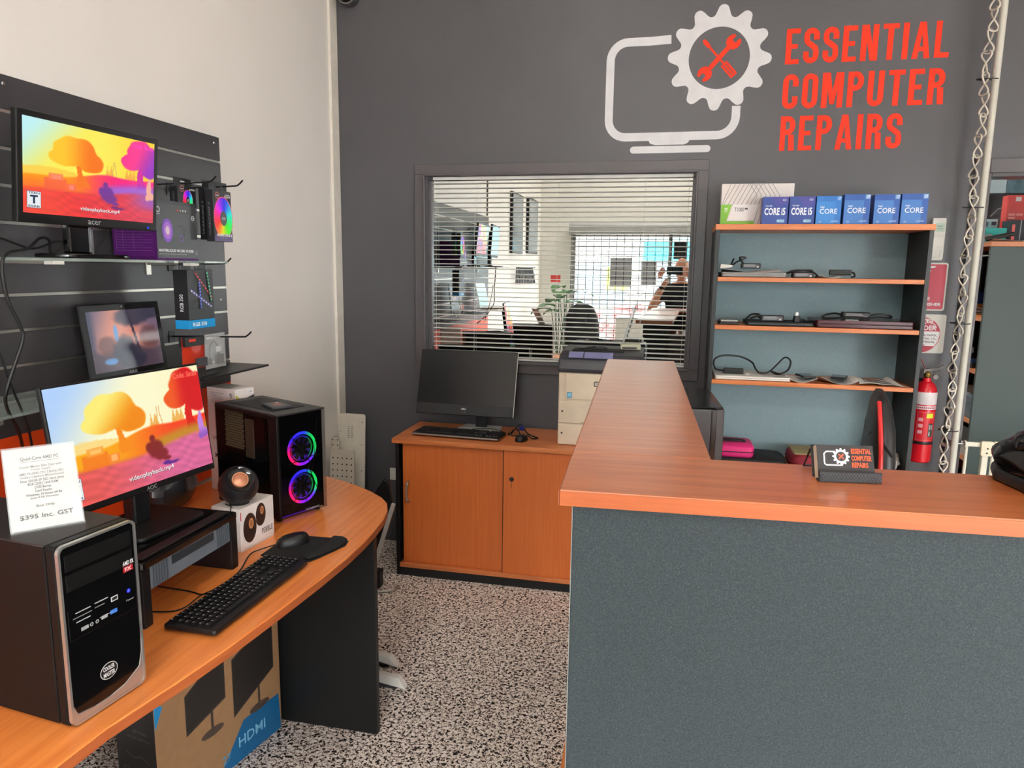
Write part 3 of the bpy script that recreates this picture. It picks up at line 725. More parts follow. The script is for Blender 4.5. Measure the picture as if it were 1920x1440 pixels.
chin = [(-d2+.004, .008), (d2-.004, .008), (d2-.004, .125), (d2-.0065, .075), (d2-.014, .045), (.035, .026), (0, .020), (-.035, .020), (-d2+.014, .026), (-d2+.006, .045), (-d2+.004, .125)]
MB().prism(chin, w2-.008, w2-.001, F).build('silver_chin', 'silver_trim', ct, bevel=.001)
pane_ = [(-.0, .0205), (.035, .0265), (d2-.014, .0455), (d2-.0067, .0755), (d2-.0047, .125), (d2-.0047, h-.012), (d2-.012, h-.005), (-d2+.012, h-.005), (-d2+.0047, h-.012), (-d2+.0047, .125), (-d2+.0062, .0455), (-d2+.014, .0265), (-.035, .0205)]
MB().prism(pane_, w2-.008, w2-.002, F).build('gloss_front', 'gloss_black', ct, bevel=.001)
for z0, z1 in ((.307, .338), (.268, .300)):
    MB().box(w2-.0019, -d2+.012, z0, w2-.0004, d2-.012, z1).build('drive_bay', 'case_black', ct, bevel=.001)
MB().box(w2-.0019, -d2+.010, .172, w2-.0006, d2-.008, .232).build('port_strip', 'gloss_black', ct, bevel=.001)
p = PR(); g1 = (170, 170, 170)
p.rect(d2-.036, .256, d2-.012, .268, (150, 20, 26)); p.text('AMD FX', d2-.036, .270, d2-.010, .279, (220, 220, 220), .02); p.text('FX', d2-.032, .258, d2-.016, .266, (245, 200, 200), .03)
p.build('sticker', ct, (w2-.0006, 0, 0), (0, 1, 0), (0, 0, 1)); p = PR()
for y0, z0, w, hh, c in ((-.06, .221, .032, .002, g1), (-.066, .212, .040, .0018, (120, 120, 120)), (-.06, .203, .03, .002, g1), (-.02, .2225, .030, .002, g1), (-.02, .214, .022, .0018, (120, 120, 120)), (.016, .210, .016, .010, (190, 190, 190)), (.018, .212, .012, .006, (30, 30, 30)),
                         (-.052, .183, .016, .007, (150, 150, 150)), (-.008, .185, .014, .007, (150, 150, 150)), (.012, .186, .016, .008, (60, 110, 190)), (-.012, .190, .03, .001, g1)):
    p.rect(y0, z0, y0+w, z0+hh, c)
for y0 in (-.030, -.018): p.disc(y0, .187, .004, (150, 150, 150), 10); p.disc(y0, .187, .002, (20, 20, 20), 8)
p.text('Power', .05, .196, .068, .200, g1)
p.build('port_print', ct, (w2-.0006, 0, 0), (0, 1, 0), (0, 0, 1)); p = PR()
p.disc(.0, .075, .020, (190, 190, 188), 20, .017); p.disc(.0, .075, .0185, (20, 20, 20), 20, .0155)
p.text('COOLER', -.013, .0765, .013, .0855, (205, 205, 203), .03); p.text('MASTER', -.013, .0645, .013, .0735, (205, 205, 203), .03)
p.build('logo', ct, (w2-.0006, 0, 0), (0, 1, 0), (0, 0, 1))
p = PR(); p.disc(.058, .216, .0045, (40, 50, 255), 12); p.disc(.058, .216, .0025, (110, 130, 255), 10); p.build('power_light', ct, (w2-.0004, 0, 0), (0, 1, 0), (0, 0, 1), 'screen')

# price card in an acrylic holder on the tower
zt = ZD+.358
pc = thing('price_card', 'white price card in a clear acrylic holder on the older tower', 'sign', (-1.150, 1.105, zt), math.radians(50-90))
w, h = .118, .167; M = Matrix.Rotation(math.radians(-30), 4, 'Y')
MB().box(-.0042, -w/2-.002, .001, -.0022, w/2+.002, h+.003, M).build('holder_back', 'acrylic', pc)
MB().box(.0012, -w/2-.002, .001, .0024, w/2+.002, h+.003, M).build('holder_front', 'acrylic', pc)
MB().box(-.060, -w/2-.002, 0, .006, w/2+.002, .002).build('holder_foot', 'acrylic', pc)
MB().box(-.0008, -w/2, .004, 0, w/2, h, M).build('card', 'paper', pc)
O = M @ Vector((.0002, 0, 0)); Vv = (M @ Vector((0, 0, 1))); p = PR(); ink = (70, 70, 72)
def ctext(p, s, cx, y, wd, ht, col, b=.0): p.text(s, cx-wd/2, y, cx+wd/2, y+ht, col, b)
ctext(p, 'Quad-Core AMD PC', 0, .140, .064, .0085, ink, .02); p.rect(-.032, .1375, .032, .1382, ink)
for k, (s, wd) in enumerate((('Cooler Master Elite Case with', .070), ('Power Supply', .032), ('AMD FX-4300 CPU 3.8GHz CPU', .074), ('Quality Gigabyte Motherboard', .073), ('New 256GB SP SSD Hard drive', .072), ('8GB DDR3 1600 RAM', .050), ('DVD Burner', .028), ('Card Reader', .029), ('Windows 10 Home 64 Bit', .060), ('3mth RTB Warranty', .047))):
    ctext(p, s, 0, .1255-.0072*k, wd, .0052, ink, .01)
ctext(p, 'Box Only', 0, .044, .030, .0062, ink, .01); ctext(p, '$395 Inc. GST', 0, .022, .088, .0105, ink, .015)
p.build('card_print', pc, O, (0, 1, 0), Vv)

# monitor riser with a grey drawer
rs = thing('monitor_riser', 'black plastic monitor riser with a ribbed grey drawer', 'monitor riser', (-1.315, 1.575, ZD))
hx = .130; hy = .195; top = .165
MB().prism(rrect(-hx, -hy, hx, hy, .012, 3), top-.018, top).build('top_board', 'gloss_black', rs, bevel=.003)
for sy in (-1, 1):
    MB().box(-hx+.01, sy*hy-sy*.032, 0, hx-.004, sy*hy-sy*.002, top-.0185).build('leg', 'black_plastic', rs, bevel=.003)
MB().box(-hx+.02, -hy+.035, .095, hx-.03, hy-.035, .142).build('drawer_tray', 'dark_grey_plastic', rs)
MB().box(hx-.0295, -hy+.035, .088, hx-.006, hy-.035, .145).build('drawer_front', mat('drawer_grey', (92, 98, 104), .5), rs, bevel=.002)
rb = MB().box(-.0012, -.0022, .0, .0012, .0022, .053).mesh('rib')
for sy in (-1, 1):
    for k in range(6): obj('rib', rb, mat('rib_grey', (70, 76, 82), .5), rs, loc=(hx-.005, sy*(.150-.0095*k), .090))
MB().box(hx-.0058, -.085, .121, hx-.0035, .085, .143).build('drawer_grip', mat('grip_dark', (40, 44, 48), .4), rs, bevel=.001)
MB().box(hx-.05, -hy+.02, top+.0002, hx-.015, hy-.02, top+.004).build('front_tray_lip', 'black_plastic', rs, bevel=.002)

# keyboards
def keyboard(label, loc, rz, L=.435, D=.142, silver=False):
    t = thing('keyboard', label, 'keyboard', loc, rz)
    ht = .018
    MB().prism(rrect(-L/2, -D/2, L/2, D/2, .008, 3), 0, .012).build('base', 'black_plastic', t, bevel=.003)
    mb = MB(); lg = PR(); rows = [(15, .060), (15, .037), (15, .018), (15, -.001), (14, -.020), (11, -.039)]
    bl = [(-L/2+.012, L*.635), (L*.158, L*.155), (L*.335, L*.150)]
    for r, y in ((0, .056), (1, .034), (2, .0155), (3, -.003), (4, -.0215), (5, -.040)):
        for b, (x0, wd) in enumerate(bl):
            nk = (15, 3, 4)[b]
            if b == 1 and r == 3: continue
            kw = wd/nk; k = 0
            while k < nk:
                sp = 1
                if b == 0 and r == 5: sp = 6 if k == 4 else 1
                if b == 1 and r == 4 and k != 1: k += 1; continue
                x = x0+k*kw
                mb.frustum([(x+.001, y-.0082), (x+kw*sp-.001, y-.0082), (x+kw*sp-.001, y+.0082), (x+.001, y+.0082)],
                           [(x+.0025, y-.0062), (x+kw*sp-.0025, y-.0062), (x+kw*sp-.0025, y+.0070), (x+.0025, y+.0070)], .0115, .018)
                if sp == 1: lg.rect(x+.005, y+.0005, x+.0075, y+.0048, (196, 196, 196))
                k += sp
    mb.build('keys', 'black_plastic', t)
    if not silver: lg.build('key_legends', t, (0, 0, .0181), (1, 0, 0), (0, 1, 0), step=0)
    if silver: MB().box(-L/2+.004, -D/2-.006, .002, L/2-.004, -D/2-.0002, .010).build('silver_edge', 'silver_trim', t, bevel=.002)
    for sx in (-1, 1): MB().box(sx*L*.4-.012, D/2-.02, -.006, sx*L*.4+.012, D/2-.012, 0).build('foot', 'black_plastic', t)
    return t
keyboard('long black keyboard on the display desk', (-1.069, 1.602, ZD+.006), math.radians(90-1))

# mouse pad, mouse
mp = thing('mouse_pad', 'black mouse pad with a curved gel wrist rest', 'mouse pad', (-1.075, 1.935, ZD))
pts = [(-.095, -.085), (-.097, .085), (-.06, .092), (.05, .098), (.088, .10), (.112, .085), (.118, .05), (.105, 0), (.085, -.06), (.07, -.094), (.0, -.095)]
MB().prism(pts, 0, .003).build('pad', 'soft_black', mp, bevel=.001)
MB().prism([(.055, .093), (.088, .096), (.110, .082), (.115, .05), (.102, 0), (.082, -.058), (.064, -.090), (.044, -.086), (.058, 0)], .0031, .014).build('wrist_rest', 'rubber', mp, bevel=.006, seg=3)
def mouse(label, loc, rz, L=.105, Wd=.058, m='black_plastic'):
    t = thing('mouse', label, 'mouse', loc, rz)
    vs = []; fs = []; n = 20; k = 7
    for i in range(k+1):
        f = i/k; zz = .001+.034*math.sin(f*PI/2); s = math.cos(f*PI/2)**.45 if i < k else 0.0
        for j in range(n):
            a = 2*PI*j/n; cx, cy = math.cos(a), math.sin(a)
            x = math.copysign(abs(cx)**.8, cx)*L/2*s-.006*f; y = math.copysign(abs(cy)**.85, cy)*Wd/2*s
            vs.append((x, y, zz*(1-.25*(x/L+.5))))
    for i in range(k):
        for j in range(n): fs.append((i*n+j, i*n+(j+1) % n, (i+1)*n+(j+1) % n, (i+1)*n+j))
    fs.append(tuple(range(n-1, -1, -1)))
    MB().add(vs, fs).build('shell', m, t, True, ang=60)
    MB().tube([(L*.22+.008*math.cos(a), 0, .0205+.008*math.sin(a)) for a in [2*PI*q/14 for q in range(14)]], .0025, 6, True).build('scroll_wheel', 'rubber', t, True)
    MB().box(L*.1, -.0006, .0252, L*.44, .0006, .0262, Matrix.Translation((0, 0, 0))).build('button_gap', 'rubber', t, rot=(0, math.radians(6), 0))
    return t
mouse('black wired mouse on the mouse pad', (-1.122, 1.955, ZD+.0032), math.radians(222))

# speaker box and round speaker
sb = thing('speaker_box', 'white speaker carton with a picture of two round speakers', 'box', (-1.228, 1.935, ZD), math.radians(-6))
w, h = .160, .136
MB().box(-.105, -w/2, 0, 0, w/2, h).build('carton', mat('white_card', (222, 214, 208), .5), sb, bevel=.0012)
p = PR(); br = (58, 38, 32)
for cx, cz, rx, rz in ((-.037, .066, .031, .047), (.016, .092, .024, .037)):
    p.disc(cx, cz, rx, br, 28, rz); p.disc(cx-.004, cz-.012, rx*.8, (40, 26, 24), 24, rz*.65); p.disc(cx+.006, cz+.012, rx*.36, (196, 134, 88), 18, rz*.36); p.disc(cx+.006, cz+.012, rx*.24, (150, 96, 62), 14, rz*.24)
    p.build('speaker_picture', sb, (0, 0, 0), (0, 1, 0), (0, 0, 1)); p = PR()
p.text('PEBBLE', .018, .026, .072, .044, (70, 62, 60), .01); p.rect(-w/2+.001, .1, -w/2+.005, .126, (190, 40, 36)); p.rect(-.07, .008, -.02, .010, (190, 185, 180)); p.rect(-.07, .004, .06, .0055, (190, 185, 180))
p.build('front_print', sb, (0, 0, 0), (0, 1, 0), (0, 0, 1))
sp = thing('speaker', 'round black desktop speaker with a copper cone on the speaker carton', 'speaker', (-1.276, 1.915, ZD+.1362), math.radians(-45))
R = .060; tl = math.radians(40)
# sphere with a flat front cut, axis +x tilted up
pr = []
for k in range(17):
    a = math.radians(-90+136*k/16); pr.append((R*math.cos(a), R*math.sin(a)))
Ms = Matrix.Translation((0, 0, R-.003)) @ Matrix.Rotation(PI/2-tl, 4, 'Y')
pr[0] = (0.0, -R)
MB().lathe(pr, 32, Ms, False).build('shell', mat('speaker_black', (26, 26, 27), .38), sp, True, ang=35)
zc = pr[-1][1]; rc = pr[-1][0]
MB().lathe([(rc*.98, zc+.0004), (rc*.62, zc-.008), (rc*.60, zc-.008), (0, zc-.008)], 28, Ms, False).build('front_dish', 'gloss_black', sp, True)
MB().lathe([(rc*.6, zc-.0072), (rc*.58, zc-.001), (rc*.50, zc-.001), (rc*.46, zc-.006), (rc*.3, zc-.0035), (0, zc+.001)], 24, Ms, False).build('cone', mat('copper_cone', (186, 128, 98), .4, metal=.5), sp, True)
MB().lathe([(.030, -.0), (.030, .004), (.026, .006), (0, .006)], 20).build('foot_ring', 'rubber', sp)

# gaming tower with rgb fans
gp = thing('gaming_tower', 'black gaming tower with glowing rainbow fans and mesh side on the desk', 'computer', (-1.377, 2.273, ZD), math.radians(-24.4))
a, b, h = .1845, .0985, .375
mat('smoked_glass', (8, 9, 9), .12, alpha=.35, spec=.25)
mb = MB(); mb.box(-a, -b, .012, a-.055, -b+.002, .03); mb.box(-a, -b, h-.018, a-.055, -b+.002, h-.006); mb.box(-a, b-.002, .012, a-.02, b, h-.006); mb.box(-a, -b+.002, .012, -a+.002, b-.002, h-.006); mb.box(-a+.002, -b+.002, .012, a-.03, b-.002, .016)
mb.build('chassis', 'case_black', gp)
MB().prism([(-a, -b), (a-.002, -b), (a, -b+.02), (a, b-.02), (a-.002, b), (-a, b)], h-.006, h).build('top_cover', mat('case_top2', (34, 33, 34), .45), gp, bevel=.0015)
MB().box(-a+.05, -b+.03, h+.0002, a-.07, b-.03, h+.0012).build('top_vent', 'case_black', gp, bevel=.0004)
MB().box(a-.055, -b, .012, a-.004, -b+.012, h-.006).build('front_column', 'case_black', gp, bevel=.003)
MB().box(-a+.004, -b-.003, .03, a-.057, -b-.0005, h-.018).build('side_window', 'smoked_glass', gp)
mb = MB()
for i in range(11):
    for j in range(15):
        y = -a+.016+.0105*i+(.005 if j % 2 else 0); z = h-.028-.0092*j
        mb.lathe([(.0045, 0), (.0045, .0012)], 6, Matrix.Translation((y, -b+.030, z)) @ Matrix.Rotation(PI/2, 4, 'X'))
mb.build('vent_mesh', mat('mesh_tan', (190, 178, 140), .5), gp)
MB().box(-a+.003, -b+.034, .15, -a+.125, -b+.038, h-.02).build('mesh_backing', 'case_black', gp)
MB().box(-a+.135, -b+.03, .19, -a+.185, -b+.034, h-.045).build('drive_cage', mat('cage_tan', (128, 122, 100), .5), gp, bevel=.001)
MB().box(-a+.06, -b+.04, .03, a-.07, b-.02, .13).build('power_shroud', 'case_black', gp)
MB().box(a-.003, -b+.012, .014, a, b-.002, h-.007).build('front_glass', mat('front_smoke', (12, 12, 14), .05, alpha=.30, spec=.6), gp)
attr_mat('rgb_glow', emit=2.2)
def glow_ring(name, cz, r0, r1, x, cols, parent):
    p = PR(); p.ring(0, cz, r0, r1, None, 48, cols=cols); return p.build(name, parent, (x, .004, 0), (0, 1, 0), (0, 0, 1), 'rgb_glow')
def rgbcol(q):
    q = q % 1.0
    st = [(0, (30, 230, 100)), (.14, (20, 200, 90)), (.22, (40, 60, 255)), (.40, (60, 30, 255)), (.52, (255, 20, 110)), (.66, (255, 30, 90)), (.74, (150, 30, 255)), (.88, (110, 40, 255)), (.95, (40, 220, 120)), (1, (30, 230, 100))]
    for (p0, c0), (p1, c1) in zip(st, st[1:]):
        if p0 <= q <= p1: return mixc(c0, c1, (q-p0)/(p1-p0))
    return st[-1][1]
for cz in (.243, .108):
    fn = MB()
    for k in range(9): fn.box(-.002, .012, -.007, .002, .048, .007, Matrix.Translation((a-.018, .004, cz)) @ Matrix.Rotation(2*PI*k/9, 4, 'X') @ Matrix.Rotation(.5, 4, 'Y'))
    fn.lathe([(.018, -.006), (.018, .004), (0, .005)], 20, Matrix.Translation((a-.018, .004, cz)) @ Matrix.Rotation(PI/2, 4, 'Y'))
    fo = fn.build('fan', 'black_plastic', gp)
    pg_ = PR(); pg_.poly([(.046*math.cos(t), cz+.046*math.sin(t)) for t in [2*PI*i/24 for i in range(24)]], [mixc((8, 4, 14), (70, 24, 170), sm(.3, -1, math.sin(t))) for t in [2*PI*i/24 for i in range(24)]]); pg_.build('hub_glow', fo, (a-.024, .004, 0), (0, 1, 0), (0, 0, 1), 'rgb_glow')
    glow_ring('light_ring', cz, .050, .060, a-.010, rgbcol, fo); glow_ring('inner_ring', cz, .040, .045, a-.014, lambda q: tuple(.55*c for c in rgbcol(q+.04)), fo)
p = PR(); p.line([(.062, h-.03), (.045, .2), (.0, .03)], .0025, (6, 6, 7)); p.line([(-.05, .30), (.03, .19)], .003, (6, 6, 7)); p.line([(-.06, .2), (.06, .215)], .003, (6, 6, 7)); p.line([(.03, .19), (-.05, .05)], .003, (6, 6, 7)); p.line([(.02, .18), (.06, .08)], .003, (6, 6, 7))
p.text('GAMDIAS', .005, .022, .062, .029, (150, 150, 152), .02); p.build('front_lines', gp, (a+.0002, 0, 0), (0, 1, 0), (0, 0, 1))
MB().box(a-.040, -b+.03, .008, a-.030, b-.03, .0118).build('underglow_strip', mat('violet_glow', (90, 20, 190), .4, emit=.5), gp)
for sx in (-.8, .8):
    for sy in (-.8, .8): MB().cyl((sx*a, sy*b, 0), (sx*a, sy*b, .012), .011, 12).build('foot', 'rubber', gp)
q = H(519, 762, 'z', ZD+.376)
ss = thing('solid_state_drive', 'small flat drive with a label lying on the gaming tower', 'drive', (q.x, q.y, ZD+.3763), math.radians(-38))
MB().box(-.05, -.035, 0, .05, .035, .007).build('case', 'dark_grey_plastic', ss, bevel=.001)
p = PR(); p.rect(-.04, -.026, .03, .022, (60, 56, 58)); p.rect(-.015, -.015, .02, .015, (150, 70, 60)); p.rect(-.038, .006, -.02, .018, (170, 170, 170)); p.build('label_print', ss, (0, 0, .007), (1, 0, 0), (0, 1, 0))

# white carton behind the gaming tower
vb = thing('white_carton', 'tall white carton with dark print behind the gaming tower', 'box', (-1.63, 2.425, ZD), math.radians(-16))
w, d, h = .155, .09, .405
MB().box(-w/2, -d/2, 0, w/2, d/2, h).build('carton', 'white_card', vb, bevel=.0015)
p = PR()
for k in range(7): p.rect(-w/2+.02, h-.02-.006*k, w/2-.06-.01*(k % 3), h-.0185-.006*k, (120, 120, 124))
p.build('text_block', vb, (0, -d/2, 0), (1, 0, 0), (0, 0, 1)); p = PR()
p.text('VP', w/2-.03, h-.035, w/2-.015, h-.015, (70, 70, 74), .03, rot=1); p.build('logo', vb, (0, -d/2, 0), (1, 0, 0), (0, 0, 1)); p = PR(); p.text('VENUS', -w/2+.02, .2, w/2-.05, .215, (40, 40, 44)); p.text('M2', -w/2+.03, .13, -w/2+.06, .15, (40, 40, 44), .02)
p.build('lettering', vb, (0, -d/2, 0), (1, 0, 0), (0, 0, 1))
p = PR(); p.poly([(-d/2+.004, h-.05), (d/2-.001, h-.028), (d/2-.001, h-.16), (-d/2+.004, h-.14)], (62, 56, 66)); p.poly([(-d/2+.001, h-.02), (-d/2+.02, h-.035), (-d/2+.02, h-.06), (-d/2+.001, h-.05)], (190, 176, 60)); p.rect(.012, h-.022, .038, h-.008, (240, 240, 240)); p.text('1200', .015, h-.019, .035, h-.011, (40, 40, 40))
p.build('side_print', vb, (w/2, 0, 0), (0, 1, 0), (0, 0, 1))

# dark plastic bag and loose leads behind the riser
pb = H(330, 955, 'z', ZD)
vs = []; fs = []; nu, nv = 22, 12
for j in range(nv+1):
    t = PI*j/nv
    for i in range(nu):
        aa = 2*PI*i/nu; r = 1+.10*math.sin(3*aa+2*t)+.08*math.sin(5*aa-3*t)+random.uniform(-.05, .05)
        vs.append((  .055*r*math.sin(t)*math.cos(aa), .115*r*math.sin(t)*math.sin(aa), .004+.078*(1+(1 if j else 1)*math.cos(t)*(r if math.cos(t) > 0 else 1))))
for j in range(nv):
    for i in range(nu): fs.append((j*nu+i, (j+1)*nu+i, (j+1)*nu+(i+1) % nu, j*nu+(i+1) % nu))
o = MB().add(vs, fs).build('plastic_bag', mat('dark_bag', (44, 48, 52), .22, spec=.6), smooth=True, ang=25, loc=(-1.69, 2.14, ZD))
tag(o, 'crumpled dark plastic bag lying behind the monitor riser', 'bag')
cable('braided black leads bunched behind the round speaker', [(-1.49, 2.03, ZD+.006), (-1.42, 2.02, ZD+.05), (-1.40, 2.06, ZD+.02), (-1.43, 2.0, ZD+.006), (-1.37, 1.99, ZD+.005), (-1.45, 2.10, ZD+.03), (-1.50, 2.13, ZD+.005)], .004)
cable('black mouse lead running across the desk', [(-1.155, 1.91, ZD+.014), (-1.19, 1.88, ZD+.006), (-1.20, 1.84, ZD+.004), (-1.16, 1.72, ZD+.004), (-1.160, 1.62, ZD+.003), (-1.158, 1.55, ZD+.0135), (-1.18, 1.48, ZD+.003), (-1.30, 1.45, ZD+.003)], .002)
cable('black keyboard lead running under the riser', [(-1.145, 1.57, ZD+.012), (-1.155, 1.572, ZD+.008), (-1.18, 1.575, ZD+.003), (-1.20, 1.58, ZD+.003), (-1.23, 1.585, ZD+.003), (-1.32, 1.59, ZD+.003)], .002)
cable('black speaker lead over the speaker carton', [(-1.30, 1.88, ZD+.142), (-1.27, 1.865, ZD+.141), (-1.262, 1.848, ZD+.136), (-1.265, 1.845, ZD+.05), (-1.30, 1.83, ZD+.004)], .0018)

# large monitor carton under the desk
hb = thing('monitor_carton', 'big brown and black monitor carton with printed screens under the desk', 'box', (-1.262, 2.082, 0), math.radians(-11))
L, D, h = .505, .16, .50
mat('brown_card', (138, 104, 70), .75, noise=(40, .05))
MB().box(-D, -L, 0, 0, 0, h).build('carton', 'brown_card', hb, bevel=.002)
p = PR(); sc_ = (34, 30, 27)
for y0, y1, zb0, zt0, zb1, zt1 in ((-.40, -.245, .215, .345, .255, .425), (-.215, -.03, .165, .365, .245, .435)):
    p.poly([(y0, zb0), (y1, zb1), (y1, zt1), (y0, zt0)], (52, 44, 38)); p.poly([(y0+.004, zb0+.008), (y1-.004, zb1+.006), (y1-.004, zt1-.008), (y0+.004, zt0-.006)], sc_)
    m_ = (y0+y1)/2+.02; zb_ = (zb0+zb1)/2
    p.line([(m_, zb_+.01), (m_, zb_-.055)], .010, (58, 48, 42)); p.disc(m_, zb_-.062, .045, (66, 54, 46), 20, .014)
    p.build('screen_picture', hb, (0, 0, 0), (0, 1, 0), (0, 0, 1)); p = PR()
p.poly([(-L+.001, .30), (-L+.03, .36), (-L+.001, .38)], (20, 120, 170))
p.poly([(-L+.22, .001), (-.004, .001), (-.012, .135), (-L+.33, .135)], (8, 84, 128)); p.text('HDMI', -.20, .05, -.08, .085, (110, 170, 200), .006); p.rect(-.10, .148, -.03, .152, (120, 92, 64)); p.text('27', -.27, .03, -.235, .06, (70, 130, 160), .01)
p.text('7', -.42, .05, -.40, .10, (20, 60, 90))
p.build('front_print', hb, (0, 0, 0), (0, 1, 0), (0, 0, 1))
p = PR(); p.rect(-D+.001, .001, -.001, h-.001, (20, 19, 19)); lg_ = (104, 96, 86)
p.text('LED Monitor', -.09, .275, -.03, .285, lg_); p.text('FHD 1920 x 1080 Monitor', -.11, .255, -.02, .262, lg_); p.text('HDMI', -.13, .10, -.085, .113, lg_, .006)
for k in range(3): p.ring(-.125+.035*k, .15, .009, .011, lg_, 5, 45+20*k, 405+20*k); p.rect(-.135+.035*k, .132, -.115+.035*k, .134, lg_)
p.line([(-.12, .21), (-.09, .195), (-.06, .205), (-.03, .19)], .002, lg_); p.text('x', -.07, .10, -.062, .108, lg_); p.text('VGA', -.05, .10, -.03, .109, lg_)
p.build('side_print', hb, (0, -L, 0), (1, 0, 0), (0, 0, 1))

# white stand feet on the carpet
wf = thing('floor_stand', 'white sloping stand feet lying on the carpet behind the desk leg', 'stand', (-1.03, 2.45, 0), math.radians(-4))
for y, x1 in ((-.045, .085), (.085, -.01)):
    MB().box(-.118, y-.012, .0, x1-.01, y+.012, .0225).build('underside', 'dark_grey_plastic', wf)
    MB().prism([(-.12, .030), (x1+.032, .008), (x1+.027, .014), (x1, .050), (-.12, .050)], y-.016, y+.016, Matrix(((1, 0, 0, 0), (0, 0, 1, 0), (0, 1, 0, 0), (0, 0, 0, 1)))).build('foot_bar', 'white_plastic', wf, bevel=.003)
MB().box(-.115, -.0285, .018, -.085, .0685, .044).build('cross_bar', 'dark_grey_plastic', wf, bevel=.002)

# perforated metal panels leaning in the corner
mat('panel_white', (214, 208, 194), .45)
mat('hole_black', (16, 16, 16), .9)
def lean_panel(label, x0, x1, y, h, tilt, holes, mm, name='metal_panel'):
    t = thing(name, label, 'panel', ((x0+x1)/2, y, 0)); w = x1-x0
    o = MB().prism(rrect(-w/2, 0, w/2, h, .012, 3), -.008, 0, Matrix(((1, 0, 0, 0), (0, 0, -1, 0), (0, 1, 0, 0), (0, 0, 0, 1)))).build('sheet', mm, t, bevel=.002, rot=(tilt, 0, 0))
    if holes:
        mb = MB()
        for (cx, cz, rx, rz) in holes: mb.prism([(cx+rx*math.cos(2*PI*k/8), cz+rz*math.sin(2*PI*k/8)) for k in range(8)], 0, .0004, Matrix(((1, 0, 0, 0), (0, 0, -1, -.0002), (0, 1, 0, 0), (0, 0, 0, 1))))
        mb.build('holes', 'hole_black', t, rot=(tilt, 0, 0))
    return t
lean_panel('tall cream metal side panel with small louvres leaning in the corner', -1.815, -1.655, 3.67, .775, math.radians(-4),
           [(-.02+.02*(k % 2), .70-.010*(k//2), .005, .0018) for k in range(14)]+[(-.068, .73-.06*k, .002, .002) for k in range(8)]+[(.062, .73, .003, .003), (.06, .6, .003, .003), (.06, .45, .003, .003)], 'panel_white')
mat('panel_beige', (190, 182, 168), .5)
lean_panel('short beige perforated metal sheet in front of the tall corner panel', -1.80, -1.655, 3.53, .60, math.radians(-4),
           [(-.055+.0275*i, .555-.034*j, .0042, .0042) for i in range(5) for j in range(12)], 'panel_beige')
lean_panel('narrow perforated strip between the corner panel and the wall', -1.824, -1.775, 3.60, .655, math.radians(-3), [(-.015+.03*i, .64-.03*j, .004, .004) for i in range(2) for j in range(4)], 'panel_beige')
ob = thing('power_point', 'white wall power point beside the cabinet', 'socket', tuple(H(738, 888, 'y', YB)))
MB().box(-.02, -.009, -.035, .055, -.0002, .035).build('plate', 'white_plastic', ob, bevel=.002)
MB().box(0, -.013, -.006, .012, -.0092, .006).build('switch', 'white_plastic', ob, bevel=.001)
pb2 = thing('power_board', 'white power board on the floor behind the desk end', 'power board', (-1.47, 3.0, 0), math.radians(70))
MB().box(-.15, -.025, 0, .15, .025, .035).build('body', 'white_plastic', pb2, bevel=.004)
for k in range(4): MB().box(-.12+.065*k, -.012, .0352, -.09+.065*k, .012, .0362).build('outlet', 'white_trim', pb2)
# folded black stand leaning between desk and cabinet
ls = thing('leaning_stand', 'folded black stand with a pale grey edge leaning beside the cabinet', 'stand', (-1.40, 3.2, 0))
MB().prism([(-.10, 0), (.0, 0), (.06, .30), (.115, .46), (.10, .56), (.07, .575), (.02, .50)], -.012, .012, Matrix(((1, 0, 0, 0), (0, 0, 1, 0), (0, 1, 0, 0), (0, 0, 0, 1)))).build('body', 'black_plastic', ls, bevel=.004)
MB().prism([(.0, .10), (.022, .10), (.135, .455), (.118, .46)], -.03, -.0125, Matrix(((1, 0, 0, 0), (0, 0, 1, 0), (0, 1, 0, 0), (0, 0, 0, 1)))).build('edge_strip', mat('pale_grey', (176, 174, 168), .45), ls, bevel=.002)
MB().tube(smooth_path([(-.02, -.03, .006), (.06, -.05, .006), (.12, -.02, .006), (.13, .03, .006)], 4), .006, 7).build('foot_loop', 'steel', ls, True)
MB().box(-.02, -.028, .012, .05, .02, .10).build('foot_block', 'black_plastic', ls, bevel=.004)

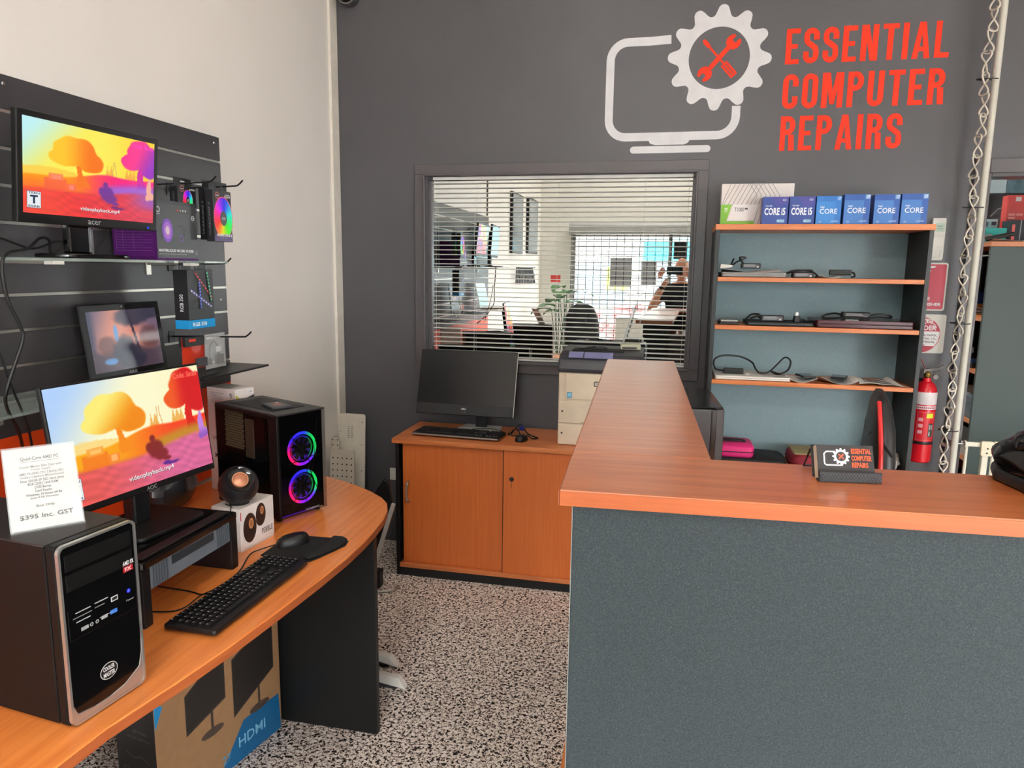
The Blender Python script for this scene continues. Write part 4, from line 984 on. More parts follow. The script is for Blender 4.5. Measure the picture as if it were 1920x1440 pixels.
# ------------------------------------------------------------------ wall sign (vinyl logo and letters)
sg = thing('wall_sign', 'white computer and gear logo with orange lettering on the dark wall', 'sign', (.45, YB, 2.47))
mat('vinyl_white', (214, 214, 216), .35, bump=(400, .05)); mat('vinyl_orange', (222, 48, 12), .45, bump=(400, .08), spec=.3)
SX = Matrix(((1, 0, 0, -.45), (0, 0, -1, 0), (0, 1, 0, -2.47), (0, 0, 0, 1)))     # (x,z) drawing -> wall, extruded towards the room
def arc(cx, cy, r, a0, a1, n=8): return [(cx+r*math.cos(math.radians(a0+(a1-a0)*i/n)), cy+r*math.sin(math.radians(a0+(a1-a0)*i/n))) for i in range(n+1)]
def strokes(lines, t, z0=.0003, z1=.0016):
    mb = MB()
    for pts, closed in lines:
        P = [Vector(p) for p in pts]; n = len(P); L = []; Rr = []
        for i in range(n):
            a = P[i-1] if (i > 0 or closed) else P[i]; b = P[(i+1) % n] if (i < n-1 or closed) else P[i]
            d = (b-a).normalized(); q = Vector((-d.y, d.x))*t/2; L.append(P[i]+q); Rr.append(P[i]-q)
        m = n if closed else n-1
        vs = [(p.x, p.y, z1) for p in L]+[(p.x, p.y, z1) for p in Rr]+[(p.x, p.y, z0) for p in L]+[(p.x, p.y, z0) for p in Rr]
        fs = []
        for i in range(m):
            j = (i+1) % n; fs += [(i, n+i, n+j, j), (2*n+i, i, j, 2*n+j), (n+i, 3*n+i, 3*n+j, n+j)]
        if not closed: fs += [(0, 2*n, 3*n, n), (n-1, 2*n-1, 4*n-1, 3*n-1)]
        mb.add(vs, fs)
    return mb
def tri_solid(polys, z0=.0003, z1=.0016, holes=None):
    mb = MB()
    for p in polys: mb.prism(p, z0, z1)
    return mb
def put(mb, name, m, parent, M=SX):
    mb.v = [tuple(M @ Vector(v)) for v in mb.v]
    return mb.build(name, m, parent)
# monitor outline
x0, x1, zb, zt, r = -.345, .272, 2.263, 2.715, .085
path = [(-.052, zt+.004), (-.15, zt)]+arc(x0+r, zt-r, r, 90, 180)+arc(x0+r, zb+r, r, 180, 270)+arc(x1-r, zb+r, r, 270, 360)+[(x1, 2.398)]
put(strokes([(path, False)], .040), 'monitor_outline', 'vinyl_white', sg)
put(tri_solid([[(-.142, 2.2428), (.058, 2.2428), (.050, 2.230), (.030, 2.222), (-.11, 2.222), (-.135, 2.230)]]), 'monitor_neck', 'vinyl_white', sg)
put(tri_solid([rrect(-.233, 2.183, .161, 2.217, .0168, 5)]), 'monitor_foot', 'vinyl_white', sg)
gc = (.178, 2.622); vs = []; NG = 144
ro = []
for i in range(NG):
    a = 2*PI*i/NG; c = math.cos(12*a+.6); rr = .218+.026*math.tanh(1.3*c)/math.tanh(1.3); ro.append((gc[0]+rr*math.cos(a), gc[1]+rr*math.sin(a)))
ri = [(gc[0]+.143*math.cos(2*PI*i/NG), gc[1]+.143*math.sin(2*PI*i/NG)) for i in range(NG)]
mb = MB(); vs = [(p[0], p[1], .0018) for p in ro]+[(p[0], p[1], .0018) for p in ri]+[(p[0], p[1], .0003) for p in ro]+[(p[0], p[1], .0003) for p in ri]; fs = []
for i in range(NG):
    j = (i+1) % NG; fs += [(i, j, NG+j, NG+i), (2*NG+i, 2*NG+j, j, i), (NG+i, NG+j, 3*NG+j, 3*NG+i)]
put(mb.add(vs, fs), 'gear', 'vinyl_white', sg)
# spanner and screwdriver
def xf(pts, ang, c=gc):
    ca, sa = math.cos(ang), math.sin(ang); return [(c[0]+x*ca-y*sa, c[1]+x*sa+y*ca) for x, y in pts]
an = math.radians(48)
sp_ = MB(); sp_.prism(xf([(-.075, -.011), (.075, -.011), (.075, .011), (-.075, .011)], an), .0003, .0016)
for s in (-1, 1):
    jaw = [(s*.065, -.02), (s*.085, -.033), (s*.105, -.033), (s*.124, -.022), (s*.124, -.010), (s*.098, -.010), (s*.098, .010), (s*.124, .010), (s*.124, .022), (s*.105, .033), (s*.085, .033), (s*.065, .02)]
    sp_.prism(xf(jaw, an), .0003, .0018)
put(sp_, 'spanner', 'vinyl_orange', sg)
an = math.radians(-48)
sd = MB(); sd.prism(xf([(-.10, -.010), (-.115, -.006), (-.115, .006), (-.10, .010), (-.078, .010), (-.07, .005), (.035, .005), (.035, -.005), (-.07, -.005), (-.078, -.010)], an), .0003, .0017)
for q in (-.017, -.0035, .010): sd.prism(xf([(.040, q-.002), (.105, q-.002), (.105, q+.008), (.040, q+.008)], an), .0003, .0016)
sd.prism(xf([(.034, -.0195), (.042, -.019), (.042, .018), (.034, .018)], an), .0003, .0016); sd.prism(xf([(.105, -.019), (.113, -.017), (.113, .016), (.105, .018)], an), .0003, .0016)
put(sd, 'screwdriver', 'vinyl_orange', sg)
# condensed bold capitals drawn as strokes in a w x h cell
def glyph(ch, w, h, t):
    """polygons of a bold condensed capital in the cell 0..w, 0..h; t stem width"""
    mb = MB(); z0 = .0003; zz_ = [.0013]
    def nz():
        zz_[0] += .00018; return zz_[0]
    R = lambda a, b, c, d: mb.prism([(a, b), (c, b), (c, d), (a, d)], z0, nz())
    def st(pts):
        s = strokes([(pts, False)], t, z0, nz()); mb.add(s.v, s.f)
    q = t/2; r = w*.5-q
    if ch == 'I': R(0, 0, t, h)
    elif ch == 'L': R(0, 0, t, h); R(t, 0, w, t*.9)
    elif ch == 'T': R(0, h-t*.9, w, h); R(w/2-q, 0, w/2+q, h-t*.9)
    elif ch == 'E': R(0, 0, t, h); R(t, 0, w, t*.9); R(t, h-t*.9, w, h); R(t, h*.5-t*.42, w*.86, h*.5+t*.42)
    elif ch == 'N': R(0, 0, t, h); R(w-t, 0, w, h); mb.prism([(t*.4, h), (t*1.25, h), (w-t*.4, 0), (w-t*1.25, 0)], z0, nz())
    elif ch == 'M': R(0, 0, t, h); R(w-t, 0, w, h); mb.prism([(t*.5, h), (t*1.35, h), (w/2+t*.38, h*.1), (w/2-t*.38, h*.1)], z0, nz()); mb.prism([(w-t*1.35, h), (w-t*.5, h), (w/2+t*.38, h*.1), (w/2-t*.38, h*.1)], z0, nz())
    elif ch == 'A': mb.prism([(0, 0), (t, 0), (w/2+t*.25, h), (w/2-t*.55, h)], z0, nz()); mb.prism([(w-t, 0), (w, 0), (w/2+t*.55, h), (w/2-t*.25, h)], z0, nz()); R(w*.22, h*.2, w*.78, h*.2+t*.8)
    elif ch == 'O': st([(q, h-q-r), (q, q+r)]+arc(w/2, q+r, r, 180, 360)+[(w-q, h-q-r)]+arc(w/2, h-q-r, r, 0, 180)[1:])
    elif ch == 'C': st([(w-q, h*.36), (w-q, q+r)]+arc(w/2, q+r, r, 0, -180)+arc(w/2, h-q-r, r, 180, 0)+[(w-q, h*.64)])
    elif ch == 'U': st([(q, h), (q, q+r)]+arc(w/2, q+r, r, 180, 360)+[(w-q, h)])
    elif ch == 'S': st([(q, h*.34), (q, q+r)]+arc(w/2, q+r, r, 180, 360)+[(w-q, h*.34), (w-q*1.3, h*.43), (w/2, h*.52), (q*1.3, h*.60), (q, h*.68)]+arc(w/2, h-q-r, r, 180, 0)+[(w-q, h*.66)])
    elif ch in 'PR':
        R(0, 0, t, h); rr = h*.27-q; st([(t*.9, h-q), (w-q-rr*.7, h-q)]+[(w-q-rr*.7+rr*.7*math.cos(a), h-q-rr+rr*math.sin(a)) for a in [PI/2-PI*i/10 for i in range(11)]]+[(t*.9, h-q-2*rr)])
        if ch == 'R': mb.prism([(w-t*1.05, 0), (w, 0), (w*.92, h*.47), (w*.92-t, h*.47)], z0, nz())
    return mb
def sign_line(s, X0, X1, Z0, Z1, wd):
    h = Z1-Z0; gap = .26; tot = sum(wd.get(c, 1.0) for c in s)+gap*(len(s)-1); u = (X1-X0)/tot; x = X0
    for c in s:
        w = wd.get(c, 1.0)*u; t = .36*u
        m = glyph(c, w if c != 'I' else t, h, t); m.v = [(v[0]+x, v[1]+Z0, v[2]) for v in m.v]
        put(m, 'letter', 'vinyl_orange', sg); x += w+gap*u
sign_line('ESSENTIAL', .483, 1.190, 2.579, 2.738, {'I': .36, 'N': 1.08, 'A': 1.12, 'L': .9, 'T': 1.0, 'E': .9})
sign_line('COMPUTER', .482, 1.187, 2.375, 2.534, {'M': 1.35, 'E': .9})
sign_line('REPAIRS', .483, 1.024, 2.182, 2.342, {'I': .36, 'A': 1.12, 'E': .9})

# ------------------------------------------------------------------ sideboard cabinet
mat('edge_shadow', (46, 24, 14), .8)  # dark brown for the painted shadow at the door edge
cb = thing('cabinet', 'wooden sliding-door cabinet with black sides under the window', 'cabinet', (-.74, 3.585, 0))
cx0, cx1, cy0, cy1 = -.600, .600, -.210, .213
MB().box(cx0-.016, cy0-.006, .712, cx1+.016, cy1, .737).build('top_board', 'wood_x', cb, bevel=.002)
for x in (cx0, cx1-.018): MB().box(x, cy0+.002, 0, x+.018, cy1, .7115).build('side_panel', 'charcoal_laminate', cb, bevel=.001)
MB().box(cx0+.018, cy1-.012, .05, cx1-.018, cy1-.002, .7115).build('back_panel', 'charcoal_laminate', cb)
MB().box(cx0+.018, cy0, .045, cx1-.018, cy1-.012, .067).build('bottom_board', 'wood_x', cb, bevel=.002)
MB().box(cx0+.018, cy0+.004, 0, cx1-.018, cy0+.022, .0445).build('plinth', 'soft_black', cb)
d1 = MB().box(cx0+.032, cy0+.024, .0675, .01, cy0+.040, .7085).build('sliding_door', 'wood_z', cb, bevel=.001)
d2_ = MB().box(-.03, cy0+.006, .0675, cx1-.019, cy0+.022, .7085).build('sliding_door', 'wood_z', cb, bevel=.001)
MB().box(-.0335, cy0+.0058, .068, -.0303, cy0+.0235, .708).build('edge_shadow_strip', 'edge_shadow', d2_)  # dark strip painting in the shadow line where the doors overlap
MB().tube(smooth_path([(cx0+.062, cy0+.0235, .505), (cx0+.062, cy0+.004, .500), (cx0+.058, cy0-.002, .455), (cx0+.062, cy0+.004, .405), (cx0+.062, cy0+.0235, .40)], 4), .0055, 8).build('handle', 'steel', d1, True)
MB().lathe([(.011, 0), (.011, .004), (.007, .007), (0, .007)], 18, Matrix.Translation((.012, cy0+.006, .565)) @ Matrix.Rotation(PI/2, 4, 'X')).build('lock', 'black_plastic', d2_, True)
MB().box(.0105, cy0+.0055, .52, .0125, cy0+.0058, .555).build('lock_shadow_line', 'black_plastic', d2_)

ZT = .737
# all-in-one computer on the cabinet
ai = thing('desktop_computer', 'black all-in-one computer with a blank screen on the cabinet', 'computer', (-1.043, 3.60, ZT), math.radians(-1.2))
w, h = .538, .352; M = Matrix.Translation((0, 0, .09)) @ Matrix.Rotation(math.radians(-17.6), 4, 'X')
MB().box(-w/2, 0, 0, w/2, .012, h, M).build('panel', 'black_plastic', ai, bevel=.004)
MB().box(-w*.4, .0121, .02, w*.4, .045, h*.75, M).build('rear_shell', 'dark_grey_plastic', ai, bevel=.012)
MB().box(-w/2+.003, -.0012, .058, w/2-.003, -.0001, h-.003, M).build('screen_glass', mat('dead_screen', (20, 20, 22), .25, spec=.6), ai)
MB().box(-w/2+.003, -.0022, .003, w/2-.003, -.0001, .0575, M).build('chin', mat('chin_dark', (26, 26, 28), .5), ai)
MB().box(w/2+.0002, .001, .004, w/2+.003, .011, h-.004, M).build('silver_edge', 'steel', ai)
O = M @ Vector((0, -.0023, 0)); Vv = (M.to_3x3() @ Vector((0, 0, 1))); p = PR(); p.text('DELL', -.013, .030, .013, .039, (205, 205, 205), .03); p.rect(-.016, .014, .016, .022, (12, 12, 12)); p.rect(-.008, .016, -.004, .020, (120, 120, 120)); p.rect(.006, .016, .010, .020, (120, 120, 120))
p.build('logo_print', ai, O, (1, 0, 0), Vv)
MB().frustum([(-.055, .004), (.195, .004), (.175, .17), (-.035, .17)], [(-.052, .008), (.190, .008), (.172, .167), (-.032, .167)], 0, .010).build('stand_base', mat('pale_stand', (206, 204, 200), .35), ai, bevel=.002)
MB().box(.04, .10, .0102, .10, .115, .22).build('stand_neck', 'black_plastic', ai, bevel=.003)
keyboard('black keyboard with a silver front edge on the cabinet', (-1.040, 3.515, ZT+.0065), math.radians(-3.2), .470, .148, True)
mouse('small black mouse on the cabinet beside the printer', (H(978, 826, 'z', ZT).x, H(978, 826, 'z', ZT).y, ZT), math.radians(82), .10, .058)
cable('coiled black leads with a blue plug beside the all-in-one computer', [(-.80, 3.62, ZT+.006), (-.79, 3.58, ZT+.006), (-.76, 3.62, ZT+.03), (-.73, 3.58, ZT+.01), (-.775, 3.57, ZT+.008), (-.74, 3.64, ZT+.05), (-.70, 3.62, ZT+.012), (-.66, 3.58, ZT+.006), (-.63, 3.55, ZT+.005), (-.655, 3.53, ZT+.006), (-.685, 3.545, ZT+.02)], .0035)
o = MB().box(-.012, -.009, 0, .012, .009, .022).build('video_plug', mat('plug_blue', (44, 52, 130), .5), bevel=.002, loc=(-.728, 3.60, ZT+.03), rot=(.3, .2, .6)); tag(o, 'blue video plug lying on the coiled leads', 'plug')
cable('thin black lead between the keyboard and the pale stand', [(-1.00, 3.615, ZT+.0155), (-.96, 3.64, ZT+.0155), (-.92, 3.65, ZT+.0155), (-.87, 3.64, ZT+.0155), (-.825, 3.625, ZT+.006)], .002)

# laser printer
pn = thing('printer', 'beige and charcoal laser printer with two paper trays on the cabinet', 'printer', (-.318, 3.64, ZT))
px0, px1, py0, py1 = -.198, .198, -.174, .155
MB().box(px0, py0, 0, px1, py1, .364).build('body', 'beige_plastic', pn, bevel=.006)
TP = [(py0-.012, .366), (py0-.016, .385), (py0-.004, .425), (py0+.04, .452), (py0+.10, .462), (py1, .470), (py1, .366)]
MB().prism(TP, px0-.004, px1+.004, Matrix(((0, 0, 1, 0), (1, 0, 0, 0), (0, 1, 0, 0), (0, 0, 0, 1)))).build('top_cover', mat('printer_dark', (52, 52, 58), .4), pn, bevel=.010, seg=3)
MB().box(px0+.05, py0+.095, .462, px1-.09, py1-.04, .466).build('output_tray', 'soft_black', pn)
mb = MB(); Mx = Matrix.Translation((0, py0+.012, .444)) @ Matrix.Rotation(math.radians(30), 4, 'X')
mb.box(px0+.045, -.012, -.001, px0+.115, .034, .003, Mx); mb.box(px0+.12, -.012, -.001, px0+.26, .034, .003, Mx)
mb.build('display_window', mat('lavender_lens', (120, 122, 160), .15), pn)
MB().box(px0+.035, py0-.006, .232, px1-.004, py0-.0002, .362).build('front_door', 'beige_plastic', pn, bevel=.003)
for z0, z1 in ((.114, .222), (.004, .108)):
    tr = MB().box(px0+.003, py0-.008, z0, px1-.003, py0-.0002, z1).build('paper_tray', 'beige_plastic', pn, bevel=.003)
    MB().prism([(-.12, 0), (.10, 0), (.10, .022), (.0, .020), (-.08, .010)], -.004, 0, Matrix.Translation((.03, py0-.0083, z0+.004)) @ Matrix(((1, 0, 0, 0), (0, 0, 1, 0), (0, 1, 0, 0), (0, 0, 0, 1)))).build('tray_grip', mat('grip_beige', (178, 162, 140), .5), tr, bevel=.001)
    MB().lathe([(.005, 0), (.005, .001), (0, .001)], 12, Matrix.Translation((px0+.022, py0-.008, z0+.058)) @ Matrix.Rotation(PI/2, 4, 'X')).build('tray_screw', 'dark_grey_plastic', tr)
p = PR(); p.poly(rrect(-.030, .300, .032, .326, .008, 3), (40, 40, 42)); p.poly(rrect(-.026, .304, .028, .322, .006, 3), (190, 180, 162)); p.text('TOSHIBA', -.021, .310, .023, .316, (50, 50, 52), .02)
p.build('badge', pn, (.005, py0-.0061, 0), (1, 0, 0), (0, 0, 1))
p = PR(); p.rect(px0+.044, .238, px0+.068, .268, (50, 130, 170)); p.rect(px0+.047, .247, px0+.065, .264, (120, 196, 216)); p.text('energy', px0+.046, .240, px0+.066, .245, (220, 235, 240)); p.build('energy_sticker', pn, (0, py0-.0061, 0), (1, 0, 0), (0, 0, 1))
cable('loop of black lead lying in the printer output tray', [(-.44, 3.60, 1.206), (-.38, 3.63, 1.208), (-.33, 3.66, 1.212), (-.30, 3.63, 1.209), (-.34, 3.60, 1.207), (-.40, 3.61, 1.211), (-.36, 3.65, 1.214)], .003)
rd = thing('card_terminal', 'small pale box with a raised clear arm on the printer top', 'device', (-.185, 3.68, 1.2045), math.radians(6))
MB().prism([(-.05, -.04), (.05, -.04), (.05, .05), (-.05, .05)], 0, .028).build('body', mat('pale_olive', (176, 176, 150), .4), rd, bevel=.004)
MB().box(-.042, -.0412, .004, .03, -.0402, .014).build('slot', 'dark_grey_plastic', rd)
MB().tube(smooth_path([(-.035, .02, .026), (-.028, .02, .06), (-.004, .02, .15), (.008, .02, .20), (.014, .02, .215)], 4), [.004]*9+[.008]*8, 8).build('arm', mat('clear_arm', (190, 194, 196), .15, alpha=.6), rd, True)

# ------------------------------------------------------------------ reception counter
TH = math.radians(2.35)
co = thing('reception_counter', 'L-shaped reception counter with a wooden top and speckled grey-green front', 'counter', (-.152, 1.056, 0), TH)
ZK = 1.266; ar = .248; fr = .238; AL = 1.675; FL = 1.55
ov = [(0, 0), (FL, 0), (FL, fr), (ar, fr), (ar, AL), (0, AL)]
MB().prism([(0, 0), (FL, 0), (FL, fr), (0, fr)], ZK-.026, ZK).build('counter_top', 'wood_counter', co, bevel=.002)
MB().prism([(0, fr+.0003), (ar, fr+.0003), (ar, AL), (0, AL)], ZK-.026, ZK).build('counter_top', 'wood_counter', co, bevel=.002)
MB().box(.001, -.0016, ZK-.0245, FL, -.0002, ZK-.002).build('edge_shade_strip', 'wood_edge_shade_x', co)  # added strips, shade on the counter edges painted as darker wood
MB().box(-.0016, .0, ZK-.0245, -.0002, AL, ZK-.002).build('edge_shade_strip', 'wood_edge', co)
MB().box(.020, .018, 0, FL, .040, ZK-.0265).build('front_panel', 'speckle_laminate', co, bevel=.001)
MB().box(.0185, .0175, 0, .0198, .040, ZK-.0265).build('edge_strip', mat('edge_grey', (122, 128, 124), .5), co)
MB().box(.05, .0405, .0, .072, AL-.02, ZK-.0265).build('side_panel', 'charcoal_laminate', co)
MB().box(.05, AL-.019, 0, ar-.02, AL-.001, ZK-.0265).build('end_panel', 'speckle_laminate', co)
MB().prism([(.073, .0405), (FL, .0405), (FL, .62), (.62, .62), (.62, AL-.02), (.073, AL-.02)], .705, .73).build('worktop', 'wood_x', co)
MB().box(-.075, .75, 0, -.057, 1.40, .055).build('floor_batten', 'wood_y', co, bevel=.001)
MB().box(-.0565, 1.38, 0, .0495, 1.40, .03).build('batten_end', 'wood_y', co, bevel=.001)

# business cards in a mesh holder
ch = thing('card_holder', 'black mesh holder full of dark business cards on the counter', 'card holder', (.296, 1.222, ZK), math.radians(8))
mat('mesh_black', (24, 24, 25), .45)
MB().prism([(-.012, 0), (.004, 0), (.004, .003), (-.009, .003), (-.009, .018), (-.012, .018)], -.049, .049, Matrix(((0, 0, 1, 0), (1, 0, 0, 0), (0, 1, 0, 0), (0, 0, 0, 1)))).build('front_lip', 'mesh_black', ch, bevel=.001)
lt = MB()
for k in range(19):
    for q in (0, 1): lt.box(-.0008, -.0004, -.008, .0008, .0004, .008, Matrix.Translation((-.044+.0049*k, -.0125, .0095)) @ Matrix.Rotation(.6 if q else -.6, 4, 'Y'))
lt.build('lip_mesh', 'dark_grey_plastic', ch)
Mb = Matrix.Rotation(math.radians(-24), 4, 'X')
MB().box(-.049, .016, -.004, .049, .0175, .058, Matrix.Translation((0, .003, .003)) @ Mb).build('back_plate', 'mesh_black', ch, bevel=.001)
MB().tube([(-.046, .048, .040), (-.046, .075, .004), (.046, .075, .004), (.046, .048, .040)], .002, 6).build('rear_leg', 'mesh_black', ch, True)
MB().box(-.045, .0005, .001, .045, .0155, .055, Matrix.Translation((0, .003, .003)) @ Mb).build('card_stack', mat('card_edge', (204, 194, 176), .7), ch)
MB().box(-.045, -.0006, .001, .045, .0003, .055, Matrix.Translation((0, .003, .003)) @ Mb).build('front_card', mat('card_black', (42, 40, 41), .4), ch)
Mq = Matrix.Translation((0, .003, .003)) @ Mb; O = Mq @ Vector((0, -.0007, 0)); Vv = Mb.to_3x3() @ Vector((0, 0, 1)); p = PR(); wv = (226, 226, 226); og = (224, 84, 40)
p.line([(-.014, .0215), (-.030, .0215)]+[(-.030-.004*math.sin(a), .0255-.004*math.cos(a)) for a in [i*PI/8 for i in range(5)]]+[(-.034, .040), (-.030, .044), (-.016, .044)], .0022, wv); p.line([(-.030, .0215), (-.006, .0215), (-.004, .026)], .0022, wv)
gp_ = []
for i in range(96):
    a = 2*PI*i/96; rr = .0125+.0016*math.tanh(2*math.cos(12*a)); gp_.append((-.007+rr*math.cos(a), .036+rr*math.sin(a)))
p.poly(gp_, wv); p.disc(-.007, .036, .008, (42, 40, 41), 24); p.line([(-.011, .032), (-.003, .040)], .0022, og); p.line([(-.011, .040), (-.003, .032)], .0016, og)
p.text('ESSENTIAL', .009, .041, .041, .0495, og, .03); p.text('COMPUTER', .009, .0295, .041, .038, og, .03); p.text('REPAIRS', .009, .018, .035, .0265, og, .03)
p.build('card_print', ch, O, (1, 0, 0), Vv)

# desk phone at the right end of the counter
ph = thing('telephone', 'glossy black desk telephone at the right end of the counter', 'telephone', (.640, 1.275, ZK), math.radians(14))
vs = []; fs = []
MB().prism([(-.105, -.06), (-.095, -.085), (-.02, -.10), (.11, -.10), (.11, .09), (-.07, .09), (-.10, .04)], 0, .022).build('base', 'black_plastic', ph, bevel=.008, seg=3)
def loft(secs, n=16):
    vs = []; fs = []
    for (x, cy, cz, ry, rz) in secs:
        for k in range(n):
            a = 2*PI*k/n; vs.append((x, cy+ry*math.cos(a), cz+rz*math.sin(a)))
    for i in range(len(secs)-1):
        for k in range(n): fs.append((i*n+k, i*n+(k+1) % n, (i+1)*n+(k+1) % n, (i+1)*n+k))
    fs += [tuple(range(n-1, -1, -1)), tuple((len(secs)-1)*n+k for k in range(n))]
    return MB().add(vs, fs)
loft([(-.098, 0, .035, .045, .012), (-.085, 0, .044, .072, .026), (-.05, 0, .052, .084, .034), (.02, 0, .058, .086, .036), (.108, 0, .056, .085, .032)], 24).build('housing', 'gloss_black', ph, True, ang=50)
loft([(-.104, -.01, .072, .010, .010), (-.09, -.012, .080, .028, .014), (-.04, -.012, .086, .032, .015), (.03, -.012, .092, .022, .012), (.10, -.012, .086, .032, .016)], 18).build('handset', 'gloss_black', ph, True, ang=50)
p = PR(); p.disc(0, 0, .008, (150, 150, 150), 16); p.build('speaker_dot', ph, (-.02, -.0868, .06), (1, 0, 0), (0, 0, 1))
cable('curly black phone lead in front of the telephone', [(.54+.004*(k % 2)+.008*k, 1.175+.006*math.sin(k*1.6)-.001*k, ZK+.006+.004*math.cos(k*1.6)) for k in range(14)], .0022)

# computer tower and chair behind the counter
tw = thing('computer_tower', 'dark grey computer tower standing behind the counter arm', 'computer', (.075, 2.52, .7305), math.radians(4))
MB().prism([(-.10, -.20), (.075, -.20), (.10, -.185), (.10, .2), (-.10, .2)], .006, .435).build('case', mat('tower_grey', (82, 80, 82), .35, metal=.3), tw, bevel=.004)
MB().prism([(-.095, -.195), (.07, -.195), (.095, -.18), (.095, .195), (-.095, .195)], .4352, .442).build('top_cover', 'gloss_black', tw, bevel=.002)
MB().box(-.09, -.206, .02, .055, -.2005, .43).build('front_plate', mat('tower_front', (92, 90, 92), .4), tw, bevel=.002)
MB().box(.060, -.204, .012, .072, -.2005, .434).build('silver_line', 'steel', tw)
for sx in (-.08, .08):
    for sy in (-.16, .16): MB().cyl((sx, sy, 0), (sx, sy, .006), .012, 10).build('foot', 'rubber', tw)
gcx = thing('gaming_chair', 'black quilted gaming chair with a red stripe behind the counter', 'chair', (.600, 2.62, 0), math.radians(-99))
mat('chair_black', (26, 25, 26), .42, bump=(60, .1)); mat('chair_red', (204, 36, 36), .45)
def cushion(secs, n=20, e=.55):
    vs = []; fs = []
    for (cx, cy, cz, rx, ry) in secs:
        for k in range(n):
            a = 2*PI*k/n; ca, sa = math.cos(a), math.sin(a)
            vs.append((cx+rx*math.copysign(abs(ca)**e, ca), cy+ry*math.copysign(abs(sa)**e, sa), cz))
    for i in range(len(secs)-1):
        for k in range(n): fs.append((i*n+k, i*n+(k+1) % n, (i+1)*n+(k+1) % n, (i+1)*n+k))
    fs += [tuple(range(n-1, -1, -1)), tuple((len(secs)-1)*n+k for k in range(n))]
    return MB().add(vs, fs)
# local: back of the chair at -y... chair faces local -y (world +x after the turn)
bk = [(0, .085, .50, .20, .036), (0, .095, .60, .22, .042), (0, .104, .72, .23, .046), (0, .112, .86, .23, .047), (0, .118, 1.0, .215, .043), (0, .118, 1.10, .18, .036), (0, .114, 1.17, .14, .026), (0, .112, 1.205, .09, .012)]
bb = cushion(bk, 24).build('backrest', 'chair_black', gcx, True, ang=70)
MB().tube(smooth_path([(.204, .080, .50), (.224, .090, .62), (.234, .100, .74), (.233, .106, .90), (.214, .106, 1.02), (.178, .100, 1.12), (.12, .096, 1.19)], 5), .007, 8).build('stripe', 'chair_red', bb, True)
for k in range(5):
    z = .62+.11*k; y = .097+.006*k
    MB().tube(smooth_path([(-.24, y+.012, z-.02), (-.12, y-.034, z+.03), (0, y-.036, z-.02), (.12, y-.034, z+.03), (.24, y+.012, z-.02)], 4), .004, 6).build('seam', 'soft_black', bb, True)
cushion([(0, -.16, .42, .24, .24), (0, -.16, .44, .26, .26), (0, -.16, .50, .26, .26), (0, -.16, .525, .24, .24)], 24).build('seat', 'chair_black', gcx, True, ang=60)
MB().cyl((0, -.14, .10), (0, -.14, .42), .028, 14).build('gas_lift', 'black_plastic', gcx, True)
for k in range(5):
    a = 2*PI*k/5+.3; ex, ey = .30*math.cos(a), -.14+.30*math.sin(a)
    lg = MB().tube([(0, -.14, .12), (ex, ey, .075)], [.028, .018], 8).build('leg', 'black_plastic', gcx, True)
    MB().lathe([(.0, -.012), (.028, -.012), (.030, 0), (.028, .012), (0, .012)], 14, Matrix.Translation((ex, ey, .030)) @ Matrix.Rotation(a, 4, 'Z') @ Matrix.Rotation(PI/2, 4, 'X')).build('caster', 'rubber', lg, True)

# ------------------------------------------------------------------ bookshelf on the back wall
bs = thing('bookshelf', 'tall open bookshelf with wooden shelves and grey-green back against the dark wall', 'bookshelf', (.653, 3.66, 0))
bx0, bx1, by0, by1 = -.459, .459, -.145, .157
mat('shelf_back', (126, 150, 156), .5, noise=(120, .05)); mat('shelf_side', (40, 44, 45), .45, noise=(120, .06))
MB().box(bx0-.003, by0-.002, 1.790, bx1+.004, by1, 1.816).build('top_board', 'wood_x', bs, bevel=.002)
for x in (bx0, bx1-.018):
    sd_ = MB().box(x, by0, 0, x+.018, by1, 1.7895).build('side_panel', 'shelf_side', bs, bevel=.001)
mb = MB()
for k in range(26):
    for y in (by0+.04, by1-.06): mb.lathe([(.0025, 0), (.0025, .0003)], 6, Matrix.Translation((bx1-.0181, y, .35+.055*k)) @ Matrix.Rotation(-PI/2, 4, 'Y'))
mb.build('peg_holes', 'hole_black', sd_)['kind'] = 'stuff'
MB().box(bx0+.018, by1-.010, .06, bx1-.018, by1-.002, 1.7895).build('back_panel', 'shelf_back', bs)
SH = [1.575, 1.351, 1.091, .665, .08]
for z in SH: MB().box(bx0+.0185, by0+.002, z-.020, bx1-.0185, by1-.0105, z).build('shelf', 'wood_x', bs, bevel=.0015)
MB().box(bx0+.0185, by0+.03, 0, bx1-.0185, by0+.045, .0595).build('plinth', 'charcoal_laminate', bs)

